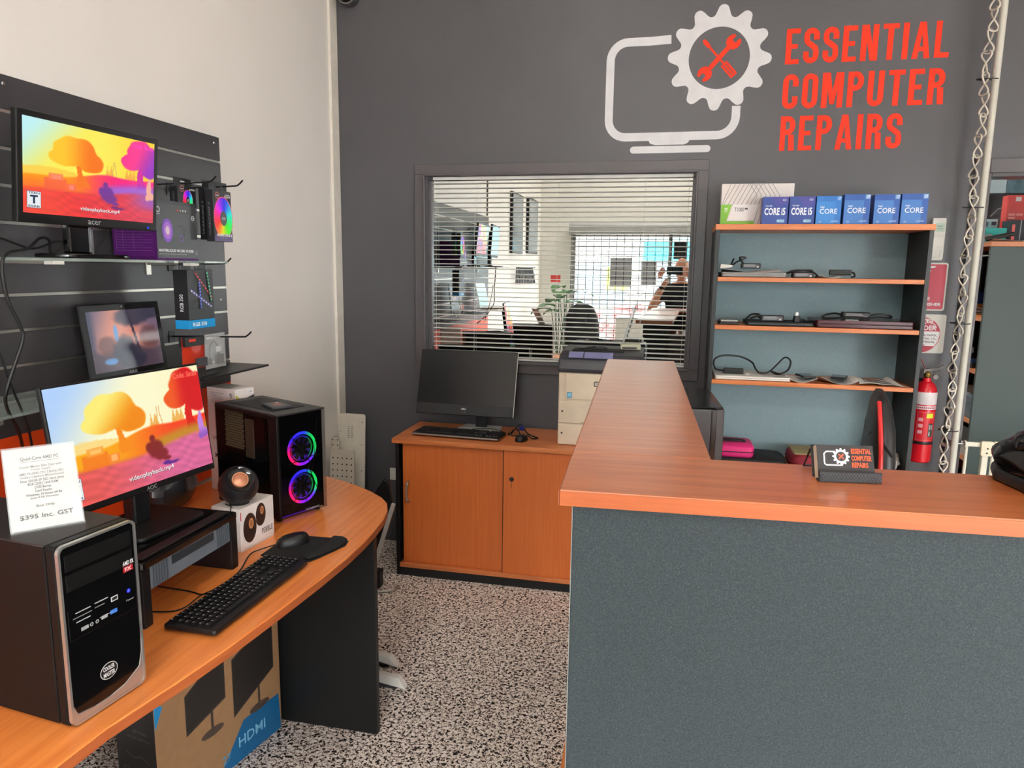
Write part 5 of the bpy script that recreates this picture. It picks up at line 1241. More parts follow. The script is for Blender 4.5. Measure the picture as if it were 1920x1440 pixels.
# boxes on top
Z0 = 1.8164
def carton(name, label, x0, x1, yf, d, z, h, m, group=None, rz=0.0):
    t = thing(name, label, 'box', ((x0+x1)/2, yf, z), rz, group); w = x1-x0
    MB().box(-w/2, 0, 0, w/2, d, h).build('carton', m, t, bevel=.001)
    return t, w, h
xa = H(1350, 417, 'y', 3.62).x; xb = H(1485, 417, 'y', 3.62).x
t, w, h = carton('graphics_card_box', 'wide white and green graphics card box on top of the bookshelf', xa, xb, 3.62, .06, Z0, H(1352, 345, 'y', 3.62).z-Z0, 'white_card')
p = PR(); gr = (116, 176, 44); gy = (150, 150, 152)
for k in range(14):
    x = -w/2+.02+.020*k
    for q in (0, 1):
        a = max(-w/2+.001, min(w/2-.001, x+(.045 if k < 7 else .0))); b = max(-w/2+.001, min(w/2-.001, x+(.0 if k < 7 else .0)))
    if k < 8: p.line([(max(x-.03, -w/2+.002), h*.48), (min(x+.02, w/2), h-.002)], .003, gy)
    else: p.line([(x-.055, h*.995), (x-.02, h*.72), (min(x-.05, w/2), .002)] if x-.02 < w/2 else [(x-.055, h-.002), (w/2-.002, h*.75)], .003, gy)
p.poly([(-w/2+.001, .001), (-w/2+.001, h*.50), (-w/2+.050, h*.50), (-w/2+.028, h*.10), (w*-.02, h*.10), (-w*.035, .001)], gr)
p.poly([(-w/2+.032, h*.115), (-w/2+.053, h*.50), (-w*.03+.02, h*.50), (-w*.03, h*.115)], (232, 228, 226)); p.text('T1000', -w/2+.062, h*.33, -w/2+.105, h*.43, (60, 60, 62), .01); p.rect(-w/2+.108, h*.38, -w/2+.122, h*.42, (70, 70, 72))
p.poly([(-w/2+.018, h*.42), (-w/2+.030, h*.42), (-w/2+.030, h*.36), (-w/2+.018, h*.36)], (226, 240, 206)); p.disc(-w/2+.024, h*.39, .003, gr, 8); p.rect(-w/2+.016, h*.32, -w/2+.032, h*.335, (226, 240, 206))
p.build('front_print', t, (0, 0, 0), (1, 0, 0), (0, 0, 1))
p = PR(); p.rect(-.058, .001, -.002, h*.48, (96, 168, 90)); p.text('NVIDIA', -.05, h*.8, -.01, h*.84, (80, 80, 80)); p.build('side_print', t, (-w/2, 0, 0), (0, -1, 0), (0, 0, 1))
mat('cpu_blue', (38, 82, 158), .3); mat('cpu_deep', (44, 66, 140), .3)
cores = [('dark blue processor box nearest the white carton', 1428, 1476, 369, 'cpu_deep', 'i5'), ('dark blue processor box with thick lettering, second from the white carton', 1478, 1526, 368, 'cpu_deep', 'i5'),
         ('brighter blue processor box between the dark boxes and the glossy one', 1529, 1576, 367, 'cpu_bright', 'i7'), ('glossy blue processor box, third from the right end of the row', 1580, 1629, 364, 'cpu_blue', 'i7'),
         ('blue processor box, second from the right end of the row', 1637, 1685, 364, 'cpu_blue', 'i7'), ('rightmost blue processor box on the bookshelf', 1687, 1737, 363, 'cpu_blue', 'i7')]
mat('cpu_bright', (40, 110, 186), .3)
for k, (lab, pa, pb_, pt, m, kind) in enumerate(cores):
    yf = 3.535; xa = H(pa, 417, 'y', yf).x; xb = H(pb_, 417, 'y', yf).x
    t, w, h = carton('processor_box', lab, xa, xb, yf+(.006 if k in (2, 4) else 0), .075, Z0, H((pa+pb_)/2, pt, 'y', yf).z-Z0, m, 'blue processor boxes on the bookshelf')
    p = PR(); wt = (236, 240, 246)
    if kind == 'i5':
        p.poly([(w*.1, h*.6), (w/2-.001, h*.75), (w/2-.001, h-.001), (-w*.2, h-.001)], (62, 58, 142))
        p.text('10TH GEN', -w*.38, h*.64, -w*.12, h*.69, wt, .02); p.text('CORE i5', -w*.42, h*.33, w*.40, h*.60, wt, .03)
        p.ring(w*.34, h*.88, .0065, .0078, wt, 20, sy=.65); p.text('intel', w*.28, h*.865, w*.40, h*.895, wt)
        p.poly(rrect(w*.08, h*.07, w*.38, h*.17, .004, 3), (150, 196, 220)); p.text('UHD', w*.18, h*.09, w*.36, h*.15, (40, 70, 140))
    else:
        p.rect(-w/2+.001, h*.02, w*.26, h*.80, (54, 112, 184) if m == 'cpu_blue' else (44, 124, 198)); p.rect(w*.30, h*.84, w/2-.002, h-.002, (120, 160, 206) if k > 2 else (70, 140, 208)); p.text('i7', w*.36, h*.86, w*.47, h*.96, wt, .01)
        p.text('intel', -w*.34, h*.58, -w*.18, h*.64, wt, .02); p.text('CORE', -w*.36, h*.37, w*.34, h*.55, wt, .012)
        p.rect(w*.10, h*.08, w*.40, h*.10, (150, 180, 214)); p.rect(w*.14, h*.12, w*.40, h*.135, (130, 166, 206)); p.rect(-w*.36, h*.05, -w*.26, h*.12, (120, 156, 198))
    p.build('front_print', t, (0, 0, 0), (1, 0, 0), (0, 0, 1))

# contents -----------------------------------------------------------------------------------
def laptop_closed(label, x0, x1, yf, d, z, th, m, trim=None, rz=0.0, name='laptop'):
    t = thing(name, label, 'laptop', ((x0+x1)/2, yf+d/2, z), rz); w = x1-x0
    MB().prism(rrect(-w/2, -d/2, w/2, d/2, .012, 3), .001, th*.48).build('base', m, t, bevel=.002)
    MB().prism(rrect(-w/2, -d/2, w/2, d/2, .012, 3), th*.54, th).build('lid', m, t, bevel=.002)
    MB().box(-w/2+.006, -d/2+.004, th*.481, w/2-.006, d/2-.004, th*.539).build('gap', trim or 'black_plastic', t)
    for sx in (-1, 1): MB().box(sx*w*.4-.01, -d/2+.02, 0, sx*w*.4+.01, -d/2+.03, .001).build('foot', 'rubber', t)
    return t
def adapter(label, x, y, z, rz=0.0, s=1.0, lead=None, lab=True):
    t = thing('power_adapter', label, 'adapter', (x, y, z), rz)
    MB().box(-.055*s, -.022*s, 0, .055*s, .022*s, .030*s).build('brick', 'black_plastic', t, bevel=.004)
    if lab:
        p = PR(); p.rect(-.045*s, .004*s, .045*s, .026*s, (52, 52, 54))
        for k in range(4): p.rect(-.042*s, .022*s-.004*s*k, .02*s+.006*s*(k % 3), .0235*s-.004*s*k, (170, 170, 170))
        p.rect(.032*s, .006*s, .042*s, .014*s, (200, 200, 200)); p.build('rating_label', t, (0, -.022*s, 0), (1, 0, 0), (0, 0, 1))
    if lead: MB().tube(smooth_path(lead, 6), .0044, 6).build('lead', 'cable_black', t, True)
    return t
def sheet_paper(label, pts, z, m='paper', bend=.006, name='paper_sheet', rows=0, lw=.02, seed=1):
    """slightly curled sheet; pts are its four corners (x,y) anticlockwise from front left"""
    rnd = random.Random(seed); ph = rnd.uniform(0, 6)
    A, B, C_, D_ = [Vector((p[0], p[1], 0)) for p in pts]; o = (A+B+C_+D_)/4
    def fn(u, v):
        q = A*(1-u)*(1-v)+B*u*(1-v)+C_*u*v+D_*(1-u)*v-o
        return (q.x, q.y, .0012+bend*(1+math.sin(ph+5*u+3*v))*.5*(.3+abs(u-.5)*1.4))
    t = thing(name, label, 'paper', (o.x, o.y, z))
    MB().sheet(fn, 10, 8, .0008).build('sheet', m, t, True)
    for k in range(rows):
        a_ = .12+.76*k/max(rows-1, 1); f2 = lambda u, v, a_=a_: tuple(Vector(fn(.1+.75*u, a_+v*lw))+Vector((0, 0, .0012)))
        MB().sheet(f2, 10, 1, .0002).build('printed_line', 'hole_black' if lw > .03 else 'dark_grey_plastic', t)
    return t
Yf = 3.545
# shelf 2
z = SH[0]+.0006
laptop_closed('closed grey laptop under loose papers on the highest inner shelf', H(1352, 520, 'y', Yf).x, H(1475, 520, 'y', Yf).x, 3.54, .22, z, .022, mat('laptop_grey', (128, 122, 118), .4, metal=.3), 'silver_trim')
sheet_paper('loose white papers on the grey laptop', [(.235, 3.55), (.50, 3.548), (.50, 3.72), (.24, 3.73)], z+.0225, bend=.014, seed=3)
o = MB().prism([(0, 0), (.055, .006), (.06, .016), (.004, .022)], 0, .04, Matrix(((1, 0, 0, 0), (0, 0, 1, 0), (0, 1, 0, 0), (0, 0, 0, 1)))).build('charger_plug', 'white_plastic', bevel=.003, loc=(.222, 3.56, z+.038)); tag(o, 'white plug lying on the papers at the left shelf end', 'plug')
adapter('black power adapter with a silver label on the grey laptop', H(1408, 504, 'y', 3.58).x, 3.60, z+.040, .05, .8, [(-.03, .01, .02), (-.05, .02, .05), (-.02, .03, .05), (-.06, .02, .03), (-.09, .0, .012), (-.075, .03, .045)])
adapter('coiled black power adapter in the middle of the highest inner shelf', H(1506, 515, 'y', 3.58).x, 3.60, z, .1, .85, [(.03, .0, .02), (.05, .02, .03), (.02, -.025, .035), (-.04, -.02, .03), (-.07, .01, .02), (-.03, .02, .034), (.04, .015, .03), (.065, -.01, .01), (.05, -.025, .004)])
sheet_paper('folded white slip under the right adapter of the highest inner shelf', [(.66, 3.55), (.76, 3.56), (.75, 3.64), (.67, 3.63)], z, bend=.012, seed=8)
adapter('black power adapter tilted on a white slip', H(1577, 512, 'y', 3.58).x, 3.60, z+.014, -.15, .85, [(.03, 0, .012), (.055, -.01, .012), (.06, -.02, -.004), (.045, -.026, -.008)], False)
# shelf 3
z = SH[1]+.0006
laptop_closed('thin black laptop on the middle shelf', H(1400, 610, 'y', Yf).x, H(1526, 612, 'y', Yf).x, 3.54, .21, z, .018, 'soft_black', 'silver_trim')
dv = thing('external_drive', 'small silver and black drive at the left end of the middle shelf', 'drive', (H(1366, 606, 'y', 3.58).x, 3.60, z), .05)
MB().box(-.045, -.04, 0, .045, .05, .012).build('base', 'black_plastic', dv, bevel=.003); MB().box(-.040, -.036, .0122, .040, .046, .022).build('cover', mat('drive_silver', (158, 158, 152), .4, metal=.4), dv, bevel=.003)
adapter('boxy black power adapter with white print on the middle shelf', H(1448, 592, 'y', 3.58).x, 3.60, z+.019, .08, .95, [(-.045, 0, .012), (-.07, .01, .02), (-.10, -.02, .012), (-.06, -.025, .03), (-.09, .01, .03), (-.12, -.01, .006)])
pg = thing('mains_plug', 'black mains plug with metal pins standing on the middle shelf laptop', 'plug', (H(1494, 598, 'y', 3.56).x, 3.57, z+.019), .4)
MB().frustum(rrect(-.016, -.012, .016, .012, .005, 3), rrect(-.012, -.009, .012, .009, .004, 3), 0, .030).build('body', 'black_plastic', pg, bevel=.002)
for k, a in enumerate((-.4, .4, 0)): MB().box(-.003, -.0008, .0302, .003, .0008, .046, Matrix.Translation((-.006+.006*k, -.004+(.006 if k == 2 else 0), 0))).build('pin', 'steel', pg)
MB().tube(smooth_path([(.014, 0, .01), (.035, -.005, .012), (.05, .01, .004), (.07, -.01, .004), (.085, .0, .003)], 5), .0035, 6).build('lead', 'cable_black', pg, True)
lm = laptop_closed('glossy maroon laptop on the right of the middle shelf', H(1530, 612, 'y', Yf).x, H(1713, 614, 'y', Yf).x, 3.535, .25, z, .034, mat('maroon_gloss', (70, 16, 24), .15, spec=.6), 'black_plastic')
adapter('large black power adapter with coiled lead on the maroon laptop', H(1607, 580, 'y', 3.62).x, 3.64, z+.036, -.03, 1.1, [(-.05, 0, .015), (-.09, .0, .025), (-.13, .01, .015), (-.145, -.02, .004), (-.10, -.05, .004), (-.04, -.05, .012), (.03, -.05, .010), (.09, -.04, .014), (.15, -.01, .012), (.145, .01, .022), (.10, .005, .026), (.055, 0, .018)])
tag(MB().box(-.028, 0, 0, .028, .014, .003).build('sticker_tag', 'drive_silver', loc=(H(1597, 601, 'y', 3.57).x, 3.562, z+.0345)), 'small silver tag lying on the maroon laptop', 'tag')
# shelf 4
z = SH[2]+.0006
laptop_closed('closed silver-white laptop at the left of the lower shelf', H(1337, 712, 'y', Yf).x+.005, H(1482, 716, 'y', Yf).x, 3.535, .22, z, .018, 'white_plastic', 'aluminium')
adapter('grey-topped power adapter with a big looping lead on the white laptop', H(1376, 691, 'y', 3.6).x, 3.62, z+.0185, -.04, .85, [(-.045, 0, .012), (-.085, .0, .02), (-.092, .02, .06), (-.05, .04, .082), (.03, .05, .078), (.085, .03, .055), (.10, 0, .03), (.12, -.02, .012), (.16, -.01, .014), (.20, .02, .05), (.235, .03, .085), (.26, .02, .07), (.25, 0, .03), (.21, -.02, .012), (.17, .01, .02), (.20, -.03, .008), (.235, -.02, .004)], False)
sheet_paper('white printed sheet curling over the white laptop', [(.37, 3.54), (.558, 3.54), (.558, 3.585), (.37, 3.585)], z+.0192, bend=.010, seed=5, rows=4, lw=.04)
sheet_paper('crumpled white receipts under a black phone on the lower shelf', [(.565, 3.53), (.69, 3.53), (.69, 3.68), (.565, 3.68)], z, bend=.022, seed=11)
sheet_paper('large wrinkled white invoice in the middle of the lower shelf', [(.70, 3.53), (.865, 3.525), (.865, 3.70), (.70, 3.70)], z, bend=.03, seed=13, rows=9, lw=.02)
tx = sheet_paper('striped instruction leaflet in a clear sleeve at the right of the lower shelf', [(.87, 3.53), (1.07, 3.525), (1.03, 3.70), (.89, 3.71)], z, bend=.022, seed=2, rows=6, lw=.05)
for nm, lab, px_, py_, rz in (('phone', 'small black phone on the receipts', 1510, 711, .2), ('phone', 'wide black phone lying on the wrinkled invoice', 1573, 705, -.25)):
    q = H(px_, py_, 'y', 3.58)
    t = thing(nm, lab, 'phone', (q.x, 3.58, z+.024), rz); MB().prism(rrect(-.034, -.05, .034, .05, .008, 3), 0, .008).build('body', 'black_plastic', t, bevel=.002); MB().box(-.030, -.044, .0082, .030, .044, .0088).build('screen', 'gloss_black', t)
# bottom visible shelf
z = SH[3]+.0006
mat('pink_sleeve', (206, 36, 112), .6, noise=(60, .1)); mat('olive_bag', (146, 136, 96), .7); mat('maroon_cloth', (120, 20, 36), .7)
def soft_case(name, label, x0, x1, y0, y1, z, h, m, zip_=None, rz=0.0):
    t = thing(name, label, 'laptop case', ((x0+x1)/2, (y0+y1)/2, z), rz); w = x1-x0; d = y1-y0
    cushion([(0, 0, 0, w/2*.96, d/2*.96), (0, 0, h*.2, w/2, d/2), (0, 0, h*.8, w/2, d/2), (0, 0, h, w/2*.94, d/2*.94)], 28, .35).build('body', m, t, True, ang=70)
    pts = [(w/2*1.004*math.copysign(abs(math.cos(a))**.35, math.cos(a)), d/2*1.004*math.copysign(abs(math.sin(a))**.35, math.sin(a)), h*.5) for a in [2*PI*i/48 for i in range(48)]]
    MB().tube(pts, .0025, 6, True).build('zip', zip_ or 'black_plastic', t, True)
    return t
tag(sheet_paper('white booklet under the black laptop case', [(.24, 3.53), (.56, 3.53), (.56, 3.70), (.24, 3.70)], z, bend=.0, seed=4), 'white booklet under the black laptop case', 'booklet')
soft_case('laptop_case', 'black zipped laptop case lying flat on the bottom shelf', .235, .585, 3.53, 3.76, z+.003, .040, 'soft_black')
tp = soft_case('laptop_case', 'bright pink laptop sleeve with a black handle on the black case', .225, .435, 3.545, 3.75, z+.044, .055, 'pink_sleeve')
MB().tube(smooth_path([(-.07, .02, .052), (-.05, -.01, .066), (0, -.02, .068), (.05, -.01, .066), (.07, .02, .052)], 5), .006, 6).build('handle', 'soft_black', tp, True)
gb = soft_case('shopping_bag', 'folded olive bag with maroon sides and dark print on the bottom shelf', .60, 1.0, 3.525, 3.76, z, .075, 'maroon_cloth', 'maroon_cloth')
gb['category'] = 'bag'
MB().frustum([(-.185, -.085), (.185, -.085), (.185, .105), (-.185, .105)], [(-.180, -.08), (.180, -.08), (.180, .10), (-.180, .10)], .0752, .079).build('top_panel', 'olive_bag', gb)
p = PR(); dm = (96, 30, 44)
p.line([(-.13, .02), (-.11, .05), (-.09, .03), (-.07, .045), (-.04, .02)], .008, dm); p.line([(-.06, -.04), (-.02, -.03), (.0, -.05)], .010, dm); p.text('A new experience', -.01, -.02, .14, .012, dm, .0); p.poly([(.05, -.06), (.06, -.03), (.075, -.06)], dm)
p.build('top_print', gb, (0, 0, .0791), (1, 0, 0), (0, 1, 0))
vs = []; fs = []; nu, nv = 18, 10
for j in range(nv+1):
    t_ = PI*j/nv
    for i in range(nu):
        aa = 2*PI*i/nu; r_ = 1+.12*math.sin(4*aa+3*t_)+random.uniform(-.07, .07); vs.append((.045*r_*math.sin(t_)*math.cos(aa), .10*r_*math.sin(t_)*math.sin(aa), .055*(1+math.cos(t_)*(r_ if math.cos(t_) > 0 else 1))+.002))
for j in range(nv):
    for i in range(nu): fs.append((j*nu+i, (j+1)*nu+i, (j+1)*nu+(i+1) % nu, j*nu+(i+1) % nu))
o = MB().add(vs, fs).build('plastic_bag', mat('silver_bag', (186, 180, 172), .2, alpha=.75), smooth=True, ang=25, loc=(1.045, 3.64, z)); tag(o, 'crumpled clear plastic bag at the right end of the bottom shelf', 'bag')

# ------------------------------------------------------------------ things on the back wall at the right
q = H(1757, 449, 'y', YB)
rc = thing('remote_control', 'white air conditioner remote in a wall holder beside the bookshelf', 'remote', (q.x, YB, q.z))
MB().prism(rrect(-.032, -.094, .026, .098, .006, 3), .0, .022, Matrix(((1, 0, 0, 0), (0, 0, -1, -.0004), (0, 1, 0, 0), (0, 0, 0, 1)))).build('body', 'white_plastic', rc, bevel=.003)
MB().prism(rrect(-.034, -.098, .022, -.03, .005, 3), .0225, .027, Matrix(((1, 0, 0, 0), (0, 0, -1, 0), (0, 1, 0, 0), (0, 0, 0, 1)))).build('flap', 'white_plastic', rc, bevel=.002)
p = PR(); p.rect(-.018, .035, .020, .075, (176, 196, 180)); p.rect(-.012, .058, .010, .062, (110, 130, 116)); p.rect(-.012, .046, .014, .050, (120, 140, 126))
for k in range(3): p.disc(-.016+.016*k, .016, .006, (150, 150, 140), 10); p.disc(-.016+.016*k, .016, .0048, (224, 222, 214), 10)
p.build('display', rc, (0, -.0226, 0), (1, 0, 0), (0, 0, 1))
p = PR(); p.line([(.004, -.088), (.014, -.05)], .0012, (120, 120, 116)); p.text('Panasonic', -.024, -.086, -.004, -.082, (110, 110, 106)); p.build('flap_print', rc, (0, -.0272, 0), (1, 0, 0), (0, 0, 1))
def wall_sign(name, label, pxl, pxr, pyt, pyb, fn):
    a = H(pxr, pyt, 'y', YB); b = H(pxr-6, pyb, 'y', YB); x1 = a.x; h = a.z-b.z; w = h*.82 if fn == 1 else h*1.0
    t = thing(name, label, 'sign', (x1-w/2, YB, b.z))
    MB().prism(rrect(-w/2, 0, w/2, h, .010, 4), .0, .002, Matrix(((1, 0, 0, 0), (0, 0, -1, -.0004), (0, 1, 0, 0), (0, 0, 0, 1)))).build('plate', 'white_plastic', t)
    p = PR(); rd_ = (176, 26, 56); wt = (238, 234, 234)
    if fn == 1:
        p.poly(rrect(-w/2+.007, .007, w/2-.007, h-.007, .007, 3), rd_)
        p.poly([(-.045, h*.33), (.012, h*.33), (.012, h*.78), (.02, h*.84), (.0, h*.88), (.035, h*.90), (.04, h*.93), (-.03, h*.93), (-.045, h*.8)], wt)
        p.text('FIRE', -.030, h*.22, .026, h*.285, wt, .03); p.text('EXTINGUISHER', -w/2+.014, h*.10, w/2-.016, h*.165, wt, .03)
    else:
        cx, cz, r = -.012, h*.47, h*.46
        p.disc(cx, cz, r, rd_, 48); 
        p.poly([(cx+r*math.cos(math.radians(a))*.97, cz+r*math.sin(math.radians(a))*.97) for a in (-40, -20, 0, 12)]+[(cx+r*math.cos(math.radians(a))*.97, cz+r*math.sin(math.radians(a))*.97) for a in (168, 180, 200, 220)], wt)
        p.text('AB(E)', cx-.045, cz+.052, cx+.050, cz+.078, wt, .03); p.text('POWDER', cx-.062, cz+.022, cx+.068, cz+.046, wt, .03)
        for k, s_ in enumerate(('SUITABLE FOR PAPER,', 'WOOD, TEXTILE, OIL,', 'AND ELECTRICAL', 'FIRES')):
            ww = (.072, .072, .066, .022)[k]; p.text(s_, cx-ww, cz-.008-.0155*k, cx+ww, cz+.003-.0155*k, (70, 40, 50), .02)
        for k, c_ in enumerate('FIRE EXTINGUISHER'):
            if c_ == ' ': continue
            a = math.radians(150-120*k/16); u_ = Vector((math.cos(a), math.sin(a))); ctr = Vector((cx, cz))+u_*r*.87
            p.text(c_, ctr.x-.0035, ctr.y-.004, ctr.x+.0035, ctr.y+.004, wt, .03)
    p.build('sign_print', t, (0, -.0025, 0), (1, 0, 0), (0, 0, 1))
wall_sign('safety_sign', 'red fire extinguisher sign on the dark wall beside the bookshelf', 1712, 1779, 493, 583, 1)
wall_sign('safety_sign', 'white round-printed powder extinguisher sign below the red sign', 1712, 1775, 590, 663, 2)
ex = thing('fire_extinguisher', 'red fire extinguisher with a white band hanging on the dark wall', 'fire extinguisher', (1.222, 3.755, .700))
mat('fire_red', (196, 18, 32), .22, spec=.6)
MB().lathe([(0, 0), (.044, 0), (.050, .006), (.050, .335), (.046, .362), (.034, .384), (.020, .394), (.017, .410), (0, .410)], 32).build('cylinder', 'fire_red', ex, True, ang=30)
MB().lathe([(.0503, .285), (.0507, .286), (.0507, .344), (.0503, .345)], 32).build('white_band', mat('band_white', (222, 214, 214), .4), ex, True)
MB().lathe([(.0508, .092), (.0515, .094), (.0515, .104), (.0508, .106)], 32).build('strap', 'black_plastic', ex, True)
MB().lathe([(.0503, .262), (.0506, .263), (.0506, .279), (.0503, .280)], 32).build('text_band', mat('band_pink', (226, 200, 204), .4), ex, True)
def curved(pr, R, a0, name, parent):
    """wrap a print round the cylinder: u is arc length from angle a0"""
    o = pr.build(name, parent, (0, 0, 0), (1, 0, 0), (0, 0, 1), step=.0)
    for v in o.data.vertices:
        a = a0+v.co.x/R; rr = R; v.co = (rr*math.cos(a), rr*math.sin(a), v.co.z)
    return o
p = PR()
for k in range(12): p.rect(-.050+.0085*k, .268, -.044+.0085*k, .274, (120, 40, 56))
curved(p, .0509, -PI/2, 'band_text', ex)
for nm, rects in (('label_outline', [(-.040, .112, .040, .250, (214, 150, 156))]), ('label_panel', [(-.0388, .1132, .0388, .2488, (190, 18, 32))])):
    p = PR()
    for (a, b, c, d, col) in rects:
        for k in range(8): p.rect(a+(c-a)*k/8, b, a+(c-a)*(k+1)/8, d, col)
    curved(p, .0505 if 'outline' in nm else .0507, -PI/2, nm, ex)
p = PR()
for k in range(3):
    for q_ in range(4): p.rect(-.034+.0052*q_*1.0, .205-.030*k, -.0295+.0052*q_, .222-.030*k, (224, 170, 176))
for q_ in range(4): p.rect(.0+.008*q_, .222, .0+.008*(q_+1), .244, (206, 214, 40))
for q_ in range(3): p.rect(.012+.008*q_, .130, .012+.008*(q_+1), .196, (42, 66, 60))
p.rect(.016, .165, .022, .188, (226, 230, 226)); p.rect(.026, .165, .032, .188, (226, 230, 226)); p.rect(.016, .136, .022, .156, (226, 230, 226))
curved(p, .0509, -PI/2, 'label_print', ex)
MB().lathe([(.012, .411), (.016, .418), (.016, .432), (.008, .440), (0, .440)], 16).build('valve', mat('brass', (170, 140, 80), .3, metal=.9), ex, True)
MB().prism([(-.02, .440), (.055, .452), (.072, .470), (.066, .474), (.04, .460), (-.02, .450)], -.006, .006, Matrix(((1, 0, 0, 0), (0, 0, 1, 0), (0, 1, 0, 0), (0, 0, 0, 1)))).build('lever', mat('lever_grey', (96, 92, 88), .4, metal=.6), ex, bevel=.001)
MB().prism([(-.02, .432), (.05, .428), (.070, .418), (.066, .424), (.05, .436), (-.02, .440)], -.005, .005, Matrix(((1, 0, 0, 0), (0, 0, 1, 0), (0, 1, 0, 0), (0, 0, 0, 1)))).build('grip', 'lever_grey', ex, bevel=.001)
MB().lathe([(0, 0), (.014, 0), (.015, .004), (.012, .008), (0, .008)], 20, Matrix.Translation((.030, -.016, .418)) @ Matrix.Rotation(PI/2, 4, 'X')).build('gauge', 'lever_grey', ex, True)
MB().tube([(.03+.012*math.cos(a), .012, .446+.012*math.sin(a)) for a in [2*PI*i/14 for i in range(14)]], .0015, 6, True).build('pin_ring', 'steel', ex, True)
MB().tube(smooth_path([(-.01, 0, .45), (-.03, 0, .49), (-.036, -.01, .50)], 4), .002, 6).build('seal_tie', mat('tie_red', (150, 60, 46), .5), ex, True)
MB().box(-.02, .052, .2, .02, .0645, .40).build('wall_bracket', 'black_plastic', ex)

# ------------------------------------------------------------------ pole with hanging chain, baby gate
mat('pole_white', (206, 204, 192), .4)
pq = H(1776, 885, 'y', 3.70); pt = H(1880, 0, 'y', 3.70)
pole = thing('pole', 'pale painted metal pole beside the doorway', 'pole', (1.352, 3.70, 0))
MB().cyl((0, 0, .004), (0, 0, ZC-.001), .0150, 20).build('tube', 'pole_white', pole, True)
MB().lathe([(.0, 0), (.035, 0), (.035, .004), (.018, .010), (.0152, .012)], 20).build('foot_flange', 'pole_white', pole, True)
link = []
for i in range(28):
    t_ = 2*PI*i/28; zz = .050*math.cos(t_); lat = .0205*math.sin(2*t_)
    link.append((lat, 0, zz) if zz >= 0 else (0, lat, zz))
lm_ = MB().tube(link, .0044, 7, True).mesh('link', True, 80)
chn = thing('chain', 'long galvanised twisted-link chain hanging beside the pale pole', 'chain', (1.302, 3.672, .0))
k = 0; z = .50
while z < ZC-.06:
    obj('link', lm_, 'galvanised', chn, loc=(.006*math.sin(k*1.3), .003*math.cos(k*1.1), z), rot=(random.uniform(-.05, .05), random.uniform(-.09, .09), .5+(k % 2)*PI/2+random.uniform(-.35, .35)))
    z += .0875; k += 1
MB().box(-.012, -.012, ZC-.062, .012, .012, ZC-.001).build('ceiling_hook', 'steel', chn)
for lab, py in (('black cable tie holding the chain to the pole near the ceiling', 151), ('black cable tie holding the chain to the pole beside the door head', 389), ('black cable tie holding the chain to the pole at shelf height', 606), ('black cable tie holding the chain to the pole above the gate', 807)):
    z = H(1800, py, 'y', 3.70).z
    o = MB().tube([(-.018+.042*math.cos(a), .024*math.sin(a)-.005, .002*math.sin(a)) for a in [2*PI*i/24 for i in range(24)]], .0024, 6, True).build('cable_tie', 'cable_black', smooth=True, loc=(1.335, 3.70, z)); tag(o, lab, 'cable tie', 'cable ties on the pole')
bg = thing('safety_gate', 'cream metal safety gate across the doorway', 'gate', (1.88, 3.775, 0))
gz = .805; mat('gate_cream', (226, 222, 204), .4)
gx0 = -.455; gx1 = .45
MB().box(gx0, -.009, gz-.022, gx1, .009, gz).build('top_rail', 'gate_cream', bg, bevel=.003)
MB().box(gx0, -.009, .05, gx1, .009, .072).build('bottom_rail', 'gate_cream', bg, bevel=.003)
bm = MB().cyl((0, 0, .0725), (0, 0, gz-.0225), .0075, 10).mesh('bar', True)
x = gx0+.008
bars = [x, gx0+.125]
while bars[-1] < gx1-.06: bars.append(bars[-1]+.062)
for x in bars: obj('bar', bm, 'gate_cream', bg, loc=(x, 0, 0))
MB().box(gx0+.075, -.012, .0725, gx0+.103, .012, gz-.0225).build('latch_post', 'gate_cream', bg, bevel=.004)
lt_ = MB().prism(rrect(gx0+.062, gz-.062, gx0+.116, gz+.010, .008, 3), -.017, .0, Matrix(((1, 0, 0, 0), (0, 0, 1, 0), (0, 1, 0, 0), (0, 0, 0, 1)))).build('latch_block', mat('latch_cream', (228, 220, 192), .45), bg, bevel=.003, loc=(0, -.010, 0))
lv = MB().prism([(gx0+.118, gz-.030), (gx0+.20, gz-.022), (gx0+.215, gz-.026), (gx0+.215, gz+.004), (gx0+.17, gz+.010), (gx0+.118, gz+.010)], -.015, .0, Matrix(((1, 0, 0, 0), (0, 0, 1, 0), (0, 1, 0, 0), (0, 0, 0, 1)))).build('latch_lever', 'latch_cream', bg, bevel=.003, loc=(0, -.010, 0))
scm2 = MB().lathe([(.0045, 0), (.0045, .0012), (.002, .0015), (0, .001)], 10).mesh('screw', True)
for (x, z, par) in ((gx0+.09, gz-.024, lt_), (gx0+.088, gz-.046, lt_), (gx0+.15, gz-.006, lv), (gx0+.205, gz-.006, lv), (gx0+.138, gz-.020, lv)): obj('screw', scm2, 'dark_grey_plastic', par, loc=(x, -.0175, z), rot=(PI/2, 0, 0))
MB().cyl((gx0-.055, 0, gz-.012), (gx0, 0, gz-.012), .0045, 10).build('tension_bolt', 'steel', bg, True)
MB().cyl((gx0-.004, 0, gz-.012), (gx0+.004, 0, gz-.012), .018, 16).build('bolt_cap', 'gate_cream', bg, True)
MB().cyl((gx0-.062, 0, gz-.012), (gx0-.055, 0, gz-.012), .016, 16).build('bolt_pad', 'gate_cream', bg, True)

